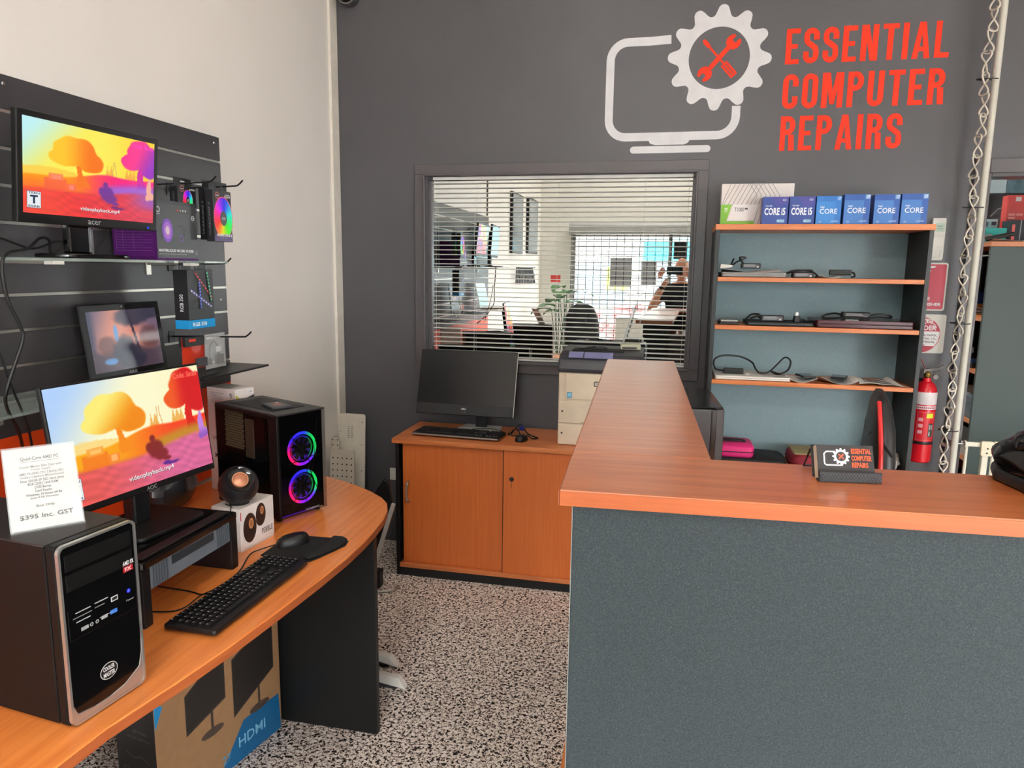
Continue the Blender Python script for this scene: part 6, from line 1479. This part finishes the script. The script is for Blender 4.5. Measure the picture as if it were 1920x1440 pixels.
# security camera dome in the corner
q = H(638, -10, 'y', 3.70)
dm_ = thing('security_camera', 'dark dome security camera high in the wall corner', 'camera', (q.x, 3.755, q.z+.03))
Md = Matrix.Rotation(PI/2, 4, 'X')
MB().lathe([(.055, -.064), (.055, -.030), (.050, -.020)], 28, Md).build('base', 'dark_grey_plastic', dm_, True)
MB().lathe([(.047, -.020), (.047, .0), (.042, .018), (.030, .034), (.014, .043), (0, .045)], 28, Md).build('dome', 'gloss_black', dm_, True)
MB().lathe([(.050, -.020), (.052, -.012), (.048, -.008)], 28, Md).build('ring', 'steel', dm_, True)
for k in range(3): MB().ball((-.012+.012*k, -.040, -.024+(.002 if k != 1 else 0)), .0045, .0045, .0045, 10, 6).build('led', 'white_plastic', dm_, True)

# ------------------------------------------------------------------ storeroom seen through the doorway
sbk = thing('storage_shelf', 'dark green bookcase side-on in the storeroom with crowded shelves', 'bookcase', (1.60, 4.20, 0))
mat('green_laminate', (54, 70, 68), .45, noise=(120, .05))
MB().box(0, 0, 0, .32, .018, 1.745).build('side_panel', 'green_laminate', sbk, bevel=.001)
MB().box(0, .882, 0, .32, .90, 1.745).build('side_panel', 'green_laminate', sbk, bevel=.001)
MB().box(-.004, -.004, 1.7455, .324, .904, 1.771).build('top_board', 'wood_x', sbk, bevel=.002)
MB().box(.308, .0185, .05, .319, .8815, 1.745).build('back_panel', 'charcoal_laminate', sbk)
SZ = [1.3806, 1.1006, .8306, .6206, .4006]
for z in SZ: MB().box(.004, .0185, z-.0226, .3075, .8815, z-.0006).build('shelf', 'wood_y', sbk, bevel=.001)
MB().cyl((.008, .03, 1.70), (.008, .87, 1.70), .004, 8).build('rail_rod', 'steel', sbk, True)
def stock(name, label, cat, x0, x1, y0, y1, z, h, m, prints=None, rz=0.0):
    t = thing(name, label, cat, ((x0+x1)/2, (y0+y1)/2, z), rz); w = x1-x0; d = y1-y0
    MB().box(-w/2, -d/2, 0, w/2, d/2, h).build('carton', m, t, bevel=.0015)
    if prints:
        p = PR(); prints(p, w, h); p.build('front_print', t, (0, -d/2, 0), (1, 0, 0), (0, 0, 1))
    return t
mat('teal_card', (30, 176, 170), .45); mat('red_card', (206, 62, 58), .5); mat('white_card2', (206, 208, 212), .5); mat('navy_cloth', (44, 48, 54), .7)
zt = 1.7717
def pX(px, y): return H(px, 450, 'y', y).x
def pZ(py, y): return H(1880, py, 'y', y).z
y = 4.50
stock('product_box', 'white electronics carton on the storeroom bookcase', 'box', pX(1838, y), pX(1867, y), y, y+.2, zt, .13, 'white_card2', lambda p, w, h: (p.rect(-w*.3, h*.7, -w*.1, h*.9, (90, 90, 100)), p.rect(w*.1, h*.4, w*.35, h*.5, (120, 120, 126)), p.rect(w*.1, h*.75, w*.4, h*.9, (60, 60, 70))))
stock('product_box', 'black glossy carton behind the white one on the storeroom bookcase', 'box', pX(1845, y+.22), pX(1912, y+.22), y+.22, y+.37, zt, pZ(362, y+.22)-zt, 'black_card', lambda p, w, h: (p.line([(-w*.4, h*.55), (-w*.2, h*.70), (-w*.05, h*.72)], .006, (150, 150, 150)), p.text('TONER', w*.1, h*.5, w*.16, h*.8, (120, 120, 120), rot=1)))
y = 4.36
tl_ = stock('product_box', 'turquoise window carton lying on the storeroom bookcase', 'box', pX(1832, y), pX(1886, y), y, y+.12, zt, .075, 'teal_card', lambda p, w, h: (p.poly([(-w/2+.01, .01), (w*.05, .01), (w*.0, h*.6), (-w/2+.01, h*.5)], (150, 160, 168)), p.disc(w*.28, h*.45, .012, (120, 150, 156), 14), p.disc(w*.28, h*.45, .008, (210, 226, 226), 12)))
y = 4.33
stock('product_box', 'red and white upright carton on the storeroom bookcase', 'box', pX(1886, y+.1), pX(1922, y+.1), y+.13, y+.20, zt+.075, pZ(365, y+.1)-zt-.075, 'red_card', lambda p, w, h: (p.rect(-w*.1, h*.82, w*.2, h*.95, (236, 226, 222)), p.rect(-w*.4, h*.4, -w*.05, h*.46, (240, 150, 140)), p.rect(0, h*.4, w*.35, h*.46, (240, 150, 140)), p.rect(-w*.4, h*.3, -w*.05, h*.36, (240, 150, 140))))
stock('laptop_bag', 'dark canvas bag with pale straps on the storeroom bookcase', 'bag', pX(1894, y), pX(1940, y), y, y+.12, zt, .115, 'navy_cloth', lambda p, w, h: (p.rect(-w*.15, .0, -w*.11, h, (150, 150, 150)), p.rect(-w*.48, 0, -w*.36, h*.8, (206, 70, 70))))
o = MB().tube(smooth_path([(0, 0, 0), (.06, 0, .012), (.11, .005, .024), (.13, .005, .027)], 4), .012, 10).build('handheld_scanner', 'black_plastic', smooth=True, loc=(pX(1848, 4.27), 4.27, zt+.014)); tag(o, 'black handheld tool lying in front of the turquoise carton', 'tool')
sheet_paper('loose papers along the front of the storeroom bookcase top', [(1.62, 4.205), (1.86, 4.205), (1.86, 4.29), (1.62, 4.29)], zt, bend=.012, seed=21)
# goods on the storeroom shelves (open side faces left)
rnd = random.Random(5)
def shelf_stock(z, items):
    for name, label, cat, y0, d, h, m in items: stock(name, label, cat, 1.612, 1.612+.22, 4.2+y0, 4.2+y0+d, z, h, m)
shelf_stock(SZ[0], [('product_box', 'brown carton with a white label on the storeroom shelf', 'box', .30, .30, .06, 'brown_card'), ('ink_box', 'blue and white ink carton on the storeroom shelf', 'box', .32, .22, .062, 'cpu_deep')])
bpy.data.objects['ink_box'].location.z += .0605
p = PR(); p.rect(-.02, .001, .05, .061, (176, 190, 204)); p.rect(-.01, .045, .03, .055, (70, 70, 70)); p.build('label_print', bpy.data.objects['ink_box'], (-.11, 0, 0), (0, -1, 0), (0, 0, 1))
p = PR(); p.rect(-.05, .012, .06, .05, (200, 200, 194)); p.build('label_print', bpy.data.objects['product_box.004'] if 'product_box.004' in bpy.data.objects else bpy.data.objects['product_box'], (-.1102, 0, 0), (0, -1, 0), (0, 0, 1))
cable('black cable coil on the upper storeroom shelf', [(1.63+.03*math.cos(a*.9), 4.36+.055*math.sin(a*.9), SZ[0]+.006+.004*a) for a in [.7*i for i in range(16)]], .004)
shelf_stock(SZ[1], [('laptop_stack_item', 'dark closed laptop, lowest of the storeroom stack', 'laptop', .10, .36, .028, 'soft_black'), ('document_pile', 'blue and white document wallets in the storeroom stack', 'papers', .12, .34, .022, mat('wallet_blue', (70, 110, 170), .4)), ('laptop_stack_item', 'dark closed laptop lying above the document wallets', 'laptop', .12, .33, .03, 'black_plastic'), ('laptop_stack_item', 'topmost dark laptop of the storeroom stack', 'laptop', .10, .36, .03, 'gloss_black')])
for nm, dz in (('document_pile', .0285), ('laptop_stack_item.001', .051), ('laptop_stack_item.002', .0815)): bpy.data.objects[nm].location.z += dz
mat('grey_blue_box', (98, 112, 122), .5)
stock('drive_case', 'pale ribbed plastic case on the middle storeroom shelf', 'case', 1.66, 1.86, 4.40, 4.75, SZ[2], .12, mat('pale_case', (170, 182, 184), .5))
for k in range(3): stock('drive_box', 'small grey-blue drive box, %s of its stack on the middle storeroom shelf' % ('bottom', 'middle', 'top')[k], 'box', 1.612, 1.78, 4.235, 4.36, SZ[2]+.0402*k, .040, 'grey_blue_box')
stock('equipment_case', 'black equipment case filling the lower storeroom shelf', 'case', 1.62, 1.88, 4.25, 4.85, SZ[3]+.07, .085, 'black_plastic')
for k in range(3): stock('keyboard_tray', 'pale flat device, %s in the stack on the lower storeroom shelf' % ('lowest', 'middle one', 'topmost')[k], 'device', 1.61-.004*k, 1.86, 4.24+.01*k, 4.72, SZ[3]+.0232*k, .023, 'white_plastic')
stock('laptop_pile_item', 'dark blue laptop on the lowest visible storeroom shelf', 'laptop', 1.612, 1.86, 4.24, 4.66, SZ[4], .03, mat('navy_plastic', (30, 38, 52), .4))
stock('laptop_pile_item', 'black laptop stacked on the dark blue one in the storeroom', 'laptop', 1.614, 1.86, 4.25, 4.64, SZ[4]+.0302, .03, 'black_plastic')
# pale notice board on the storeroom wall
q = H(1884, 365, 'y', 6.6)
nb = thing('notice_board', 'pale blue-white sheet on the storeroom wall', 'notice board', (q.x, 6.6, q.z-.3))
MB().box(-.55, -.012, 0, .0, -.0004, .95).build('sheet', mat('pale_blue', (206, 226, 232), .5), nb, bevel=.002)
MB().box(.005, -.010, 0, .6, -.0004, .95).build('collage', mat('blue_grey', (112, 140, 150), .5, noise=(9, .5)), nb, bevel=.002)

# ------------------------------------------------------------------ the shop behind the camera (seen in the mirrored window)
# framed dark screens and rack on the left wall
for lab, y0, y1, z0, z1 in (('tall dark framed screen on the left wall near the slat wall', -.50, -1.10, 1.78, 2.47), ('tall dark framed screen on the left wall near the shop front', -1.45, -2.10, 1.80, 2.50)):
    t = thing('framed_screen', lab, 'screen', (XL, (y0+y1)/2, z0)); d = abs(y0-y1)/2
    MB().box(.0005, -d, 0, .035, d, z1-z0).build('frame', 'black_plastic', t, bevel=.004); MB().box(.0352, -d+.02, .02, .037, d-.02, z1-z0-.02).build('glass', mat('screen_glass_grey', (120, 130, 136), .1), t)
wr = thing('brochure_rack', 'black wire brochure rack on the left wall', 'rack', (XL, -1.15, 1.42))
for k in range(13): MB().cyl((.09-.004*k, -.5+.08*k, 0), (.05, -.5+.08*k, .20), .008, 6).build('wire', 'black_plastic', wr)
for z in (.004, .1, .196): MB().cyl((.002, -.52, z), (.09, -.5, z), .006, 6).build('rail', 'black_plastic', wr); MB().cyl((.075, -.5, z), (.075, .48, z), .006, 6).build('rail', 'black_plastic', wr)
o = MB().box(0, 0, 0, .012, .02, .62).build('cable_duct', mat('duct_grey', (110, 104, 98), .5), loc=(XL+.0005, .555, 2.12)); tag(o, 'narrow grey cable duct rising from the slat wall end', 'duct')
# second display monitor and goods on the near half of the shelves
m2 = thing('monitor', 'slim black monitor with a pale blank screen at the near end of the upper shelf', 'monitor', (-1.66, .93, 1.6125), math.radians(-6))
pn2, s2, O, U, V = flat_monitor(m2, .50, .30, .02, .012, .02, .09, math.radians(4), lambda u, v: (196, 226, 236), 4, 3)
MB().prism(rrect(-.08, -.11, .08, .11, .03, 5), 0, .01).build('stand_base', 'black_plastic', m2, bevel=.003); MB().box(-.06, -.03, .010, -.028, .03, .16).build('stand_neck', 'black_plastic', m2, bevel=.004)
lp2 = thing('laptop', 'open silver laptop with a pale screen on the near end of the lower shelf', 'laptop', (-1.69, 1.15, 1.2325), 0)
Ml = Matrix.Rotation(math.radians(-12), 4, 'Y'); MB().box(.004, -.17, 0, .22, .17, .012).build('base', 'aluminium', lp2, bevel=.002); MB().box(-.006, -.17, .012, 0, .17, .24, Ml).build('lid', 'aluminium', lp2, bevel=.002)
O = Ml @ Vector((.0005, -.16, .025)); U = Vector((0, .32, 0)); V = (Ml @ Vector((.0005, -.16, .23)))-O; picture('screen', lp2, lambda u, v: (186, 214, 222), 3, 3, O, U, V)
for k, (lab, m, y) in enumerate((('red and green product carton on the near desk end', 'red_card', .62), ('second red product carton beside the first on the near desk end', 'red_card', .74))):
    t = thing('product_box', lab, 'box', (-1.58, y, ZD+.0004)); MB().box(-.05, -.045, 0, .05, .045, .20).build('carton', m, t, bevel=.001); MB().box(-.0505, -.0455, 0, .0505, .0455, .08).build('green_sleeve', mat('green_card', (96, 150, 60), .5), t, bevel=.001)
# office chair
oc = thing('office_chair', 'black office chair standing on the carpet behind the photographer', 'chair', (-.90, -.62, 0), math.radians(150))
cushion([(0, .17, .58, .17, .025), (0, .185, .66, .215, .035), (0, .20, .85, .225, .038), (0, .215, 1.05, .205, .034), (0, .222, 1.16, .15, .026), (0, .224, 1.20, .07, .012)], 22, .6).build('backrest', 'soft_black', oc, True, ang=70)
cushion([(0, -.05, .42, .22, .21), (0, -.05, .45, .24, .23), (0, -.05, .49, .23, .22)], 22, .5).build('seat', 'soft_black', oc, True, ang=70)
MB().cyl((0, -.05, .10), (0, -.05, .42), .026, 12).build('gas_lift', 'black_plastic', oc, True); MB().box(-.03, .1, .44, .03, .205, .62).build('back_bar', 'black_plastic', oc, bevel=.005)
for k in range(5):
    a = 2*PI*k/5; ex_, ey_ = .29*math.cos(a), -.05+.29*math.sin(a); lg = MB().tube([(0, -.05, .11), (ex_, ey_, .07)], [.026, .017], 8).build('leg', 'black_plastic', oc, True)
    MB().ball((ex_, ey_, .028), .026, .026, .026, 10, 6).build('caster', 'rubber', lg, True)
for s in (-1, 1): MB().tube(smooth_path([(s*.22, -.05, .44), (s*.28, -.05, .52), (s*.28, -.02, .66), (s*.28, -.15, .67)], 4), .014, 8).build('armrest', 'black_plastic', oc, True)
# potted plants with big leaves
mat('leaf_green', (44, 92, 40), .35, noise=(6, .2)); mat('leaf_dark', (26, 60, 34), .35, noise=(6, .2)); mat('terracotta', (150, 84, 56), .7); mat('soil', (50, 36, 28), .9)
def plant(label, x, y, H0, leaves, seed, m):
    rnd = random.Random(seed)
    t = thing('potted_plant', label, 'plant', (x, y, 0))
    MB().lathe([(0, 0), (.11, 0), (.145, .24), (.15, .26), (.135, .26), (.13, .235), (0, .235)], 20).build('pot', 'terracotta', t, True)
    MB().lathe([(0, .236), (.128, .236), (.12, .245), (0, .25)], 16).build('soil', 'soil', t)
    for k in range(leaves):
        a = 2*PI*k/leaves+rnd.uniform(-.3, .3); L = rnd.uniform(.20, .29); zt = H0*rnd.uniform(.62, 1.0); rr = rnd.uniform(.05, .11)
        tip = Vector((rr*math.cos(a), rr*math.sin(a), zt))
        st = MB().tube(smooth_path([(0, 0, .245), (rr*.4*math.cos(a), rr*.4*math.sin(a), zt*.6), tip], 4), .006, 6).build('stem', 'leaf_dark', t, True)
        vs = []; fs = []; n = 9; d = Vector((math.cos(a), math.sin(a), 0)); sd = Vector((-d.y, d.x, 0))
        for i in range(n+1):
            f = i/n; wd = .095*math.sin(PI*min(1, f*.93+.05))**.7; c = tip+d*(L*f)+Vector((0, 0, L*(.55*f-.75*f*f)))
            for q, dz in ((-1, .02), (0, 0), (1, .02)): vs.append(c+sd*(q*wd)+Vector((0, 0, dz)))
        b = len(vs); vs += [v-Vector((0, 0, .002)) for v in vs]
        for i in range(n):
            for q in (0, 1):
                p0 = i*3+q; f_ = (p0, p0+3, p0+4, p0+1); fs += [f_, tuple(b+x_ for x_ in f_[::-1])]
        MB().add(vs, fs).build('leaf', m, t, True)
    return t
plant('leafy potted plant with broad green leaves near the left wall', -1.40, -1.55, 1.30, 8, 3, 'leaf_green')
plant('low potted plant with dark glossy leaves beside the display desk', -.62, .14, .80, 7, 9, 'leaf_dark')
plant('tall potted plant in the corner by the shop front', -1.38, -2.08, 1.40, 7, 5, 'leaf_green')
# posters on the shop window, red wall sign, white cabinet
for lab, x0, x1, z0, z1, m in (('large grey poster on the shop window', -.84, -.55, 1.37, 1.77, 'poster_grey'), ('smaller grey poster on the shop window', -.41, -.20, 1.40, 1.72, 'poster_grey'), ('black notice high on the shop window', .02, .20, 1.76, 2.0, 'black_card')):
    mat('poster_grey', (176, 176, 178), .7)
    o = MB().box(0, 0, 0, x1-x0, .003, z1-z0).build('poster', m, loc=(x0, YF-.066, z0)); tag(o, lab, 'poster')
o = MB().box(0, 0, 0, .14, .006, .10).build('wall_plate', 'red_card', loc=(-1.67, YF+.0005, 1.42), bevel=.002); tag(o, 'small red plate on the wall pier by the shop front', 'sign')
wc = thing('low_cabinet', 'low white cabinet under the shop front', 'cabinet', (-.15, -2.2, 0)); MB().box(-.55, -.2, .02, .55, .2, .95).build('body', 'white_plastic', wc, bevel=.004); MB().box(-.56, -.21, .951, .56, .21, .975).build('top_board', 'grey_frame', wc, bevel=.003)
for s in (0, 1): dd = MB().box(-.545+.55*s, .2005, .05, -.005+.55*s, .215, .94).build('door', 'white_plastic', wc, bevel=.002); MB().box(-.06+.09*s, .2155, .5, -.045+.09*s, .225, .62).build('handle', 'steel', dd)
# shops across the street
bd_ = thing('street_building', 'pale shop building with a turquoise sign across the street', 'building', (0, -19, 0))
MB().box(-12, -4, -.1, 14, 0, 4.0).build('wall', mat('facade_pale', (214, 212, 204), .8), bd_); MB().box(-12.2, -.4, 4.0, 14.2, .3, 4.2).build('roof_edge', 'grey_frame', bd_)
MB().box(-1.0, .01, 1.95, 4.5, .25, 2.6).build('sign_board', mat('turquoise', (40, 176, 196), .5), bd_, bevel=.01); MB().box(-2.3, .01, .9, -1.5, .2, 1.7).build('sign_board', mat('lime_sign', (190, 206, 70), .5), bd_, bevel=.01)
MB().box(-12, .3, 3.0, 14, 1.2, 3.15).build('awning', mat('awning_grey', (150, 150, 150), .7), bd_)
for k in range(7): wn = MB().box(-9.5+3*k, .0102, .3, -7.6+3*k, .06, 1.85).build('window', mat('shop_dark', (70, 84, 92), .15), bd_); MB().box(-9.4+3*k, .061, .4, -7.7+3*k, .07, 1.8).build('pane', mat('shop_dark2', (96, 116, 126), .08), wn)
def bush(label, x, y, sc, col, seed):
    rnd = random.Random(seed); mb = MB()
    for k in range(60):
        a = rnd.uniform(0, 2*PI); r = rnd.uniform(0, .4)*sc; z = rnd.uniform(.15, .9)*sc; mb.ball((r*math.cos(a), r*math.sin(a), z), .07*sc, .07*sc, .06*sc, 6, 4)
    t = thing('street_planter', label, 'planter', (x, y, -.02)); MB().box(-.45*sc, -.3*sc, 0, .45*sc, .3*sc, .3*sc).build('trough', 'grey_frame', t, bevel=.01); mb.build('foliage', col, t, True)
bush('planter of pink flowers on the pavement', -.75, -3.3, 1.2, mat('pink_bloom', (196, 120, 120), .7), 1)
bush('planter of grey-green shrubs on the pavement', .55, -3.35, 1.1, mat('sage', (120, 146, 130), .7), 2)

# ------------------------------------------------------------------ the photographer, phone held at the camera position
ps = thing('person', 'bald person in a dark polo shirt holding up a phone to take the picture', 'person', (.11, -.30, 0))
mat('skin', (202, 140, 112), .5, noise=(20, .05)); mat('navy_shirt', (30, 32, 40), .8); mat('dark_trousers', (34, 36, 44), .85); mat('shoe_black', (20, 19, 19), .5)
def skinned(name, verts, edges, radii, m, parent, sub=2, root=0):
    me = bpy.data.meshes.new(name); me.from_pydata([Vector(v) for v in verts], edges, []); me.update()
    o = bpy.data.objects.new(name, me); COL.objects.link(o); o.parent = parent
    sk = o.modifiers.new('Skin', 'SKIN'); sk.use_smooth_shade = True
    lay = me.skin_vertices[0].data if me.skin_vertices else None
    if lay is None:
        bpy.context.view_layer.objects.active = o; bpy.ops.mesh.customdata_skin_add(); lay = me.skin_vertices[0].data
    for i, r in enumerate(radii): lay[i].radius = (r, r) if not isinstance(r, tuple) else r
    lay[root].use_root = True
    sb_ = o.modifiers.new('Sub', 'SUBSURF'); sb_.levels = sub; sb_.render_levels = sub
    me.materials.append(MATS[m]); return o
# body: pelvis, torso, neck, arms with forearms raised to the phone, legs (figure faces +y)
V_ = [(0, 0, .93), (0, .01, 1.10), (0, 0, 1.28), (0, -.01, 1.40), (0, .0, 1.475), (0, .015, 1.52),
      (-.19, -.01, 1.385), (-.29, .06, 1.22), (-.315, .10, 1.15), (-.24, .17, 1.33), (-.165, .215, 1.48), (-.145, .225, 1.515),
      (.19, -.01, 1.385), (.28, .06, 1.22), (.30, .10, 1.15), (.20, .17, 1.33), (.115, .215, 1.48), (.095, .225, 1.515),
      (-.10, 0, .88), (-.115, .02, .50), (-.12, -.01, .10), (.10, 0, .88), (.115, .02, .50), (.12, -.01, .10)]
E_ = [(0, 1), (1, 2), (2, 3), (3, 4), (4, 5), (3, 6), (6, 7), (7, 8), (8, 9), (9, 10), (10, 11), (3, 12), (12, 13), (13, 14), (14, 15), (15, 16), (16, 17), (0, 18), (18, 19), (19, 20), (0, 21), (21, 22), (22, 23)]
R_ = [(.15, .12), (.155, .125), (.165, .12), (.12, .09), .058, .055, .075, .052, .045, .038, .028, .026, .075, .052, .045, .038, .028, .026, .10, .068, .045, .10, .068, .045]
body = skinned('body', V_, E_, R_, 'skin', ps)
SV = [(0, 0, .94), (0, .01, 1.10), (0, 0, 1.28), (0, -.01, 1.40), (0, -.004, 1.455), (-.19, -.01, 1.385), (-.262, .035, 1.265), (.19, -.01, 1.385), (.255, .035, 1.265)]
skinned('shirt', SV, [(0, 1), (1, 2), (2, 3), (3, 4), (3, 5), (5, 6), (3, 7), (7, 8)], [(.172, .142), (.172, .142), (.182, .136), (.135, .105), .064, .090, .070, .090, .070], 'navy_shirt', ps)
TV = [(0, 0, .96), (0, 0, .90), (-.10, 0, .85), (-.115, .02, .50), (-.12, -.01, .07), (.10, 0, .85), (.115, .02, .50), (.12, -.01, .07)]
skinned('trousers', TV, [(0, 1), (1, 2), (2, 3), (3, 4), (1, 5), (5, 6), (6, 7)], [(.165, .135), (.165, .135), .115, .085, .068, .115, .085, .068], 'dark_trousers', ps)
# head with face
hv = []; hf = []; n, k = 28, 18
for i in range(k+1):
    t_ = PI*i/k
    for j in range(n):
        a = 2*PI*j/n; x_ = .076*math.sin(t_)*math.cos(a); y_ = .096*math.sin(t_)*math.sin(a); z_ = .122*math.cos(t_)
        if z_ < 0: x_ *= 1-.22*(-z_/.122)**1.5; y_ *= 1-.12*(-z_/.122)
        if y_ > .05: y_ = .05+(y_-.05)*.8
        d_n = math.exp(-((x_/.014)**2+((z_+.012)/.022)**2)) if y_ > 0 else 0; y_ += .022*d_n
        for sx in (-1, 1): y_ -= (.010*math.exp(-(((x_-sx*.030)/.016)**2+((z_-.008)/.012)**2)) if y_ > 0 else 0)
        y_ += (.005*math.exp(-((x_/.022)**2+((z_+.055)/.007)**2)) if y_ > 0 else 0)
        hv.append((x_, y_, z_))
for i in range(k):
    for j in range(n): hf.append((i*n+j, (i+1)*n+j, (i+1)*n+(j+1) % n, i*n+(j+1) % n))
HC = (0, .03, 1.615)
MB().add(hv, hf, Matrix.Translation(HC)).build('head', 'skin', ps, True, ang=80)
for s in (-1, 1):
    MB().ball((HC[0]+s*.030, HC[1]+.070, HC[2]+.008), .011, .008, .008, 12, 8).build('eye', mat('eye_white', (230, 226, 220), .3), ps, True)
    MB().ball((HC[0]+s*.078, HC[1]-.005, HC[2]), .010, .020, .030, 12, 8).build('ear', 'skin', ps, True)
    MB().prism([(-.045, -.10), (.045, -.10), (.05, .10), (.03, .16), (-.03, .16), (-.05, .10)], 0, .075).build('shoe', 'shoe_black', ps, bevel=.02, loc=(s*.12, .03, .001))
MB().ball((HC[0], HC[1]+.082, HC[2]-.055), .024, .006, .005, 12, 6).build('lips', mat('lip', (160, 92, 84), .5), ps, True)
# hands: palm and five fingers wrapped on the phone edges
PHY = .245                                                   # phone plane in figure coordinates (just behind the lens)
def hand(s, xe):
    px_ = xe-s*.012
    hn = [(px_-s*-.0, .222, 1.520), (px_-s*.004, PHY-.014, 1.552), (px_-s*.006, PHY-.012, 1.585)]
    pv = [(xe-s*.028*-1*0+s*.030, .222, 1.515), (xe+s*.026, .228, 1.545), (xe+s*.022, .232, 1.585)]
    vs = list(pv); es = [(0, 1), (1, 2)]; rs = [.024, .030, .026]
    for q, (z_, ln) in enumerate(((1.625, .034), (1.608, .038), (1.590, .036), (1.572, .030))):
        b = len(vs); vs += [(xe+s*.022, .238, z_-.012), (xe+s*.014, PHY+.014, z_), (xe+s*.014-s*ln*.6, PHY+.016, z_+.002), (xe+s*.014-s*ln, PHY+.013, z_+.002)]
        es += [(2 if q < 2 else 1, b), (b, b+1), (b+1, b+2), (b+2, b+3)]; rs += [.0095, .0088, .0082, .007]
    b = len(vs); vs += [(xe+s*.012, .218, 1.555), (xe-s*.006, .216, 1.575), (xe-s*.024, .219, 1.590)]; es += [(1, b), (b, b+1), (b+1, b+2)]; rs += [.0115, .0098, .008]
    skinned('hand', vs, es, rs, 'skin', ps, 2, 0)
hand(-1, -.195); hand(1, .045)
w_ = MB().lathe([(.030, -.009), (.034, -.007), (.034, .007), (.030, .009)], 18, Matrix.Translation((-.19, .205, 1.425)) @ Matrix.Rotation(.35, 4, 'Y') @ Matrix.Rotation(-.25, 4, 'X')).build('watch', 'black_plastic', ps, True)
MB().lathe([(0, .0), (.018, 0), (.018, .007), (0, .008)], 16, Matrix.Translation((-.212, .236, 1.425)) @ Matrix.Rotation(-1.2, 4, 'X')).build('watch_face', 'gloss_black', w_, True)
fo = thing('phone', 'black smartphone held level by the photographer', 'phone', (.035, -.061, 1.5605))
MB().prism(rrect(-.082, 0, .082, .078, .010, 4), -.004, .004, Matrix(((1, 0, 0, 0), (0, 0, 1, 0), (0, 1, 0, 0), (0, 0, 0, 1)))).build('body', 'gloss_black', fo, bevel=.002)
MB().prism(rrect(-.068, .012, -.028, .066, .008, 3), .0042, .006, Matrix(((1, 0, 0, 0), (0, 0, 1, 0), (0, 1, 0, 0), (0, 0, 0, 1)))).build('camera_bump', 'dark_grey_plastic', fo, bevel=.001)
for z_ in (.022, .040, .056): MB().lathe([(0, 0), (.006, 0), (.006, .0015), (0, .002)], 14, Matrix.Translation((-.048, .0062, z_)) @ Matrix.Rotation(-PI/2, 4, 'X')).build('lens', 'gloss_black', fo, True)
MB().box(-.076, -.0052, .004, .076, -.0042, .074).build('screen', mat('phone_screen', (90, 90, 96), .1), fo)
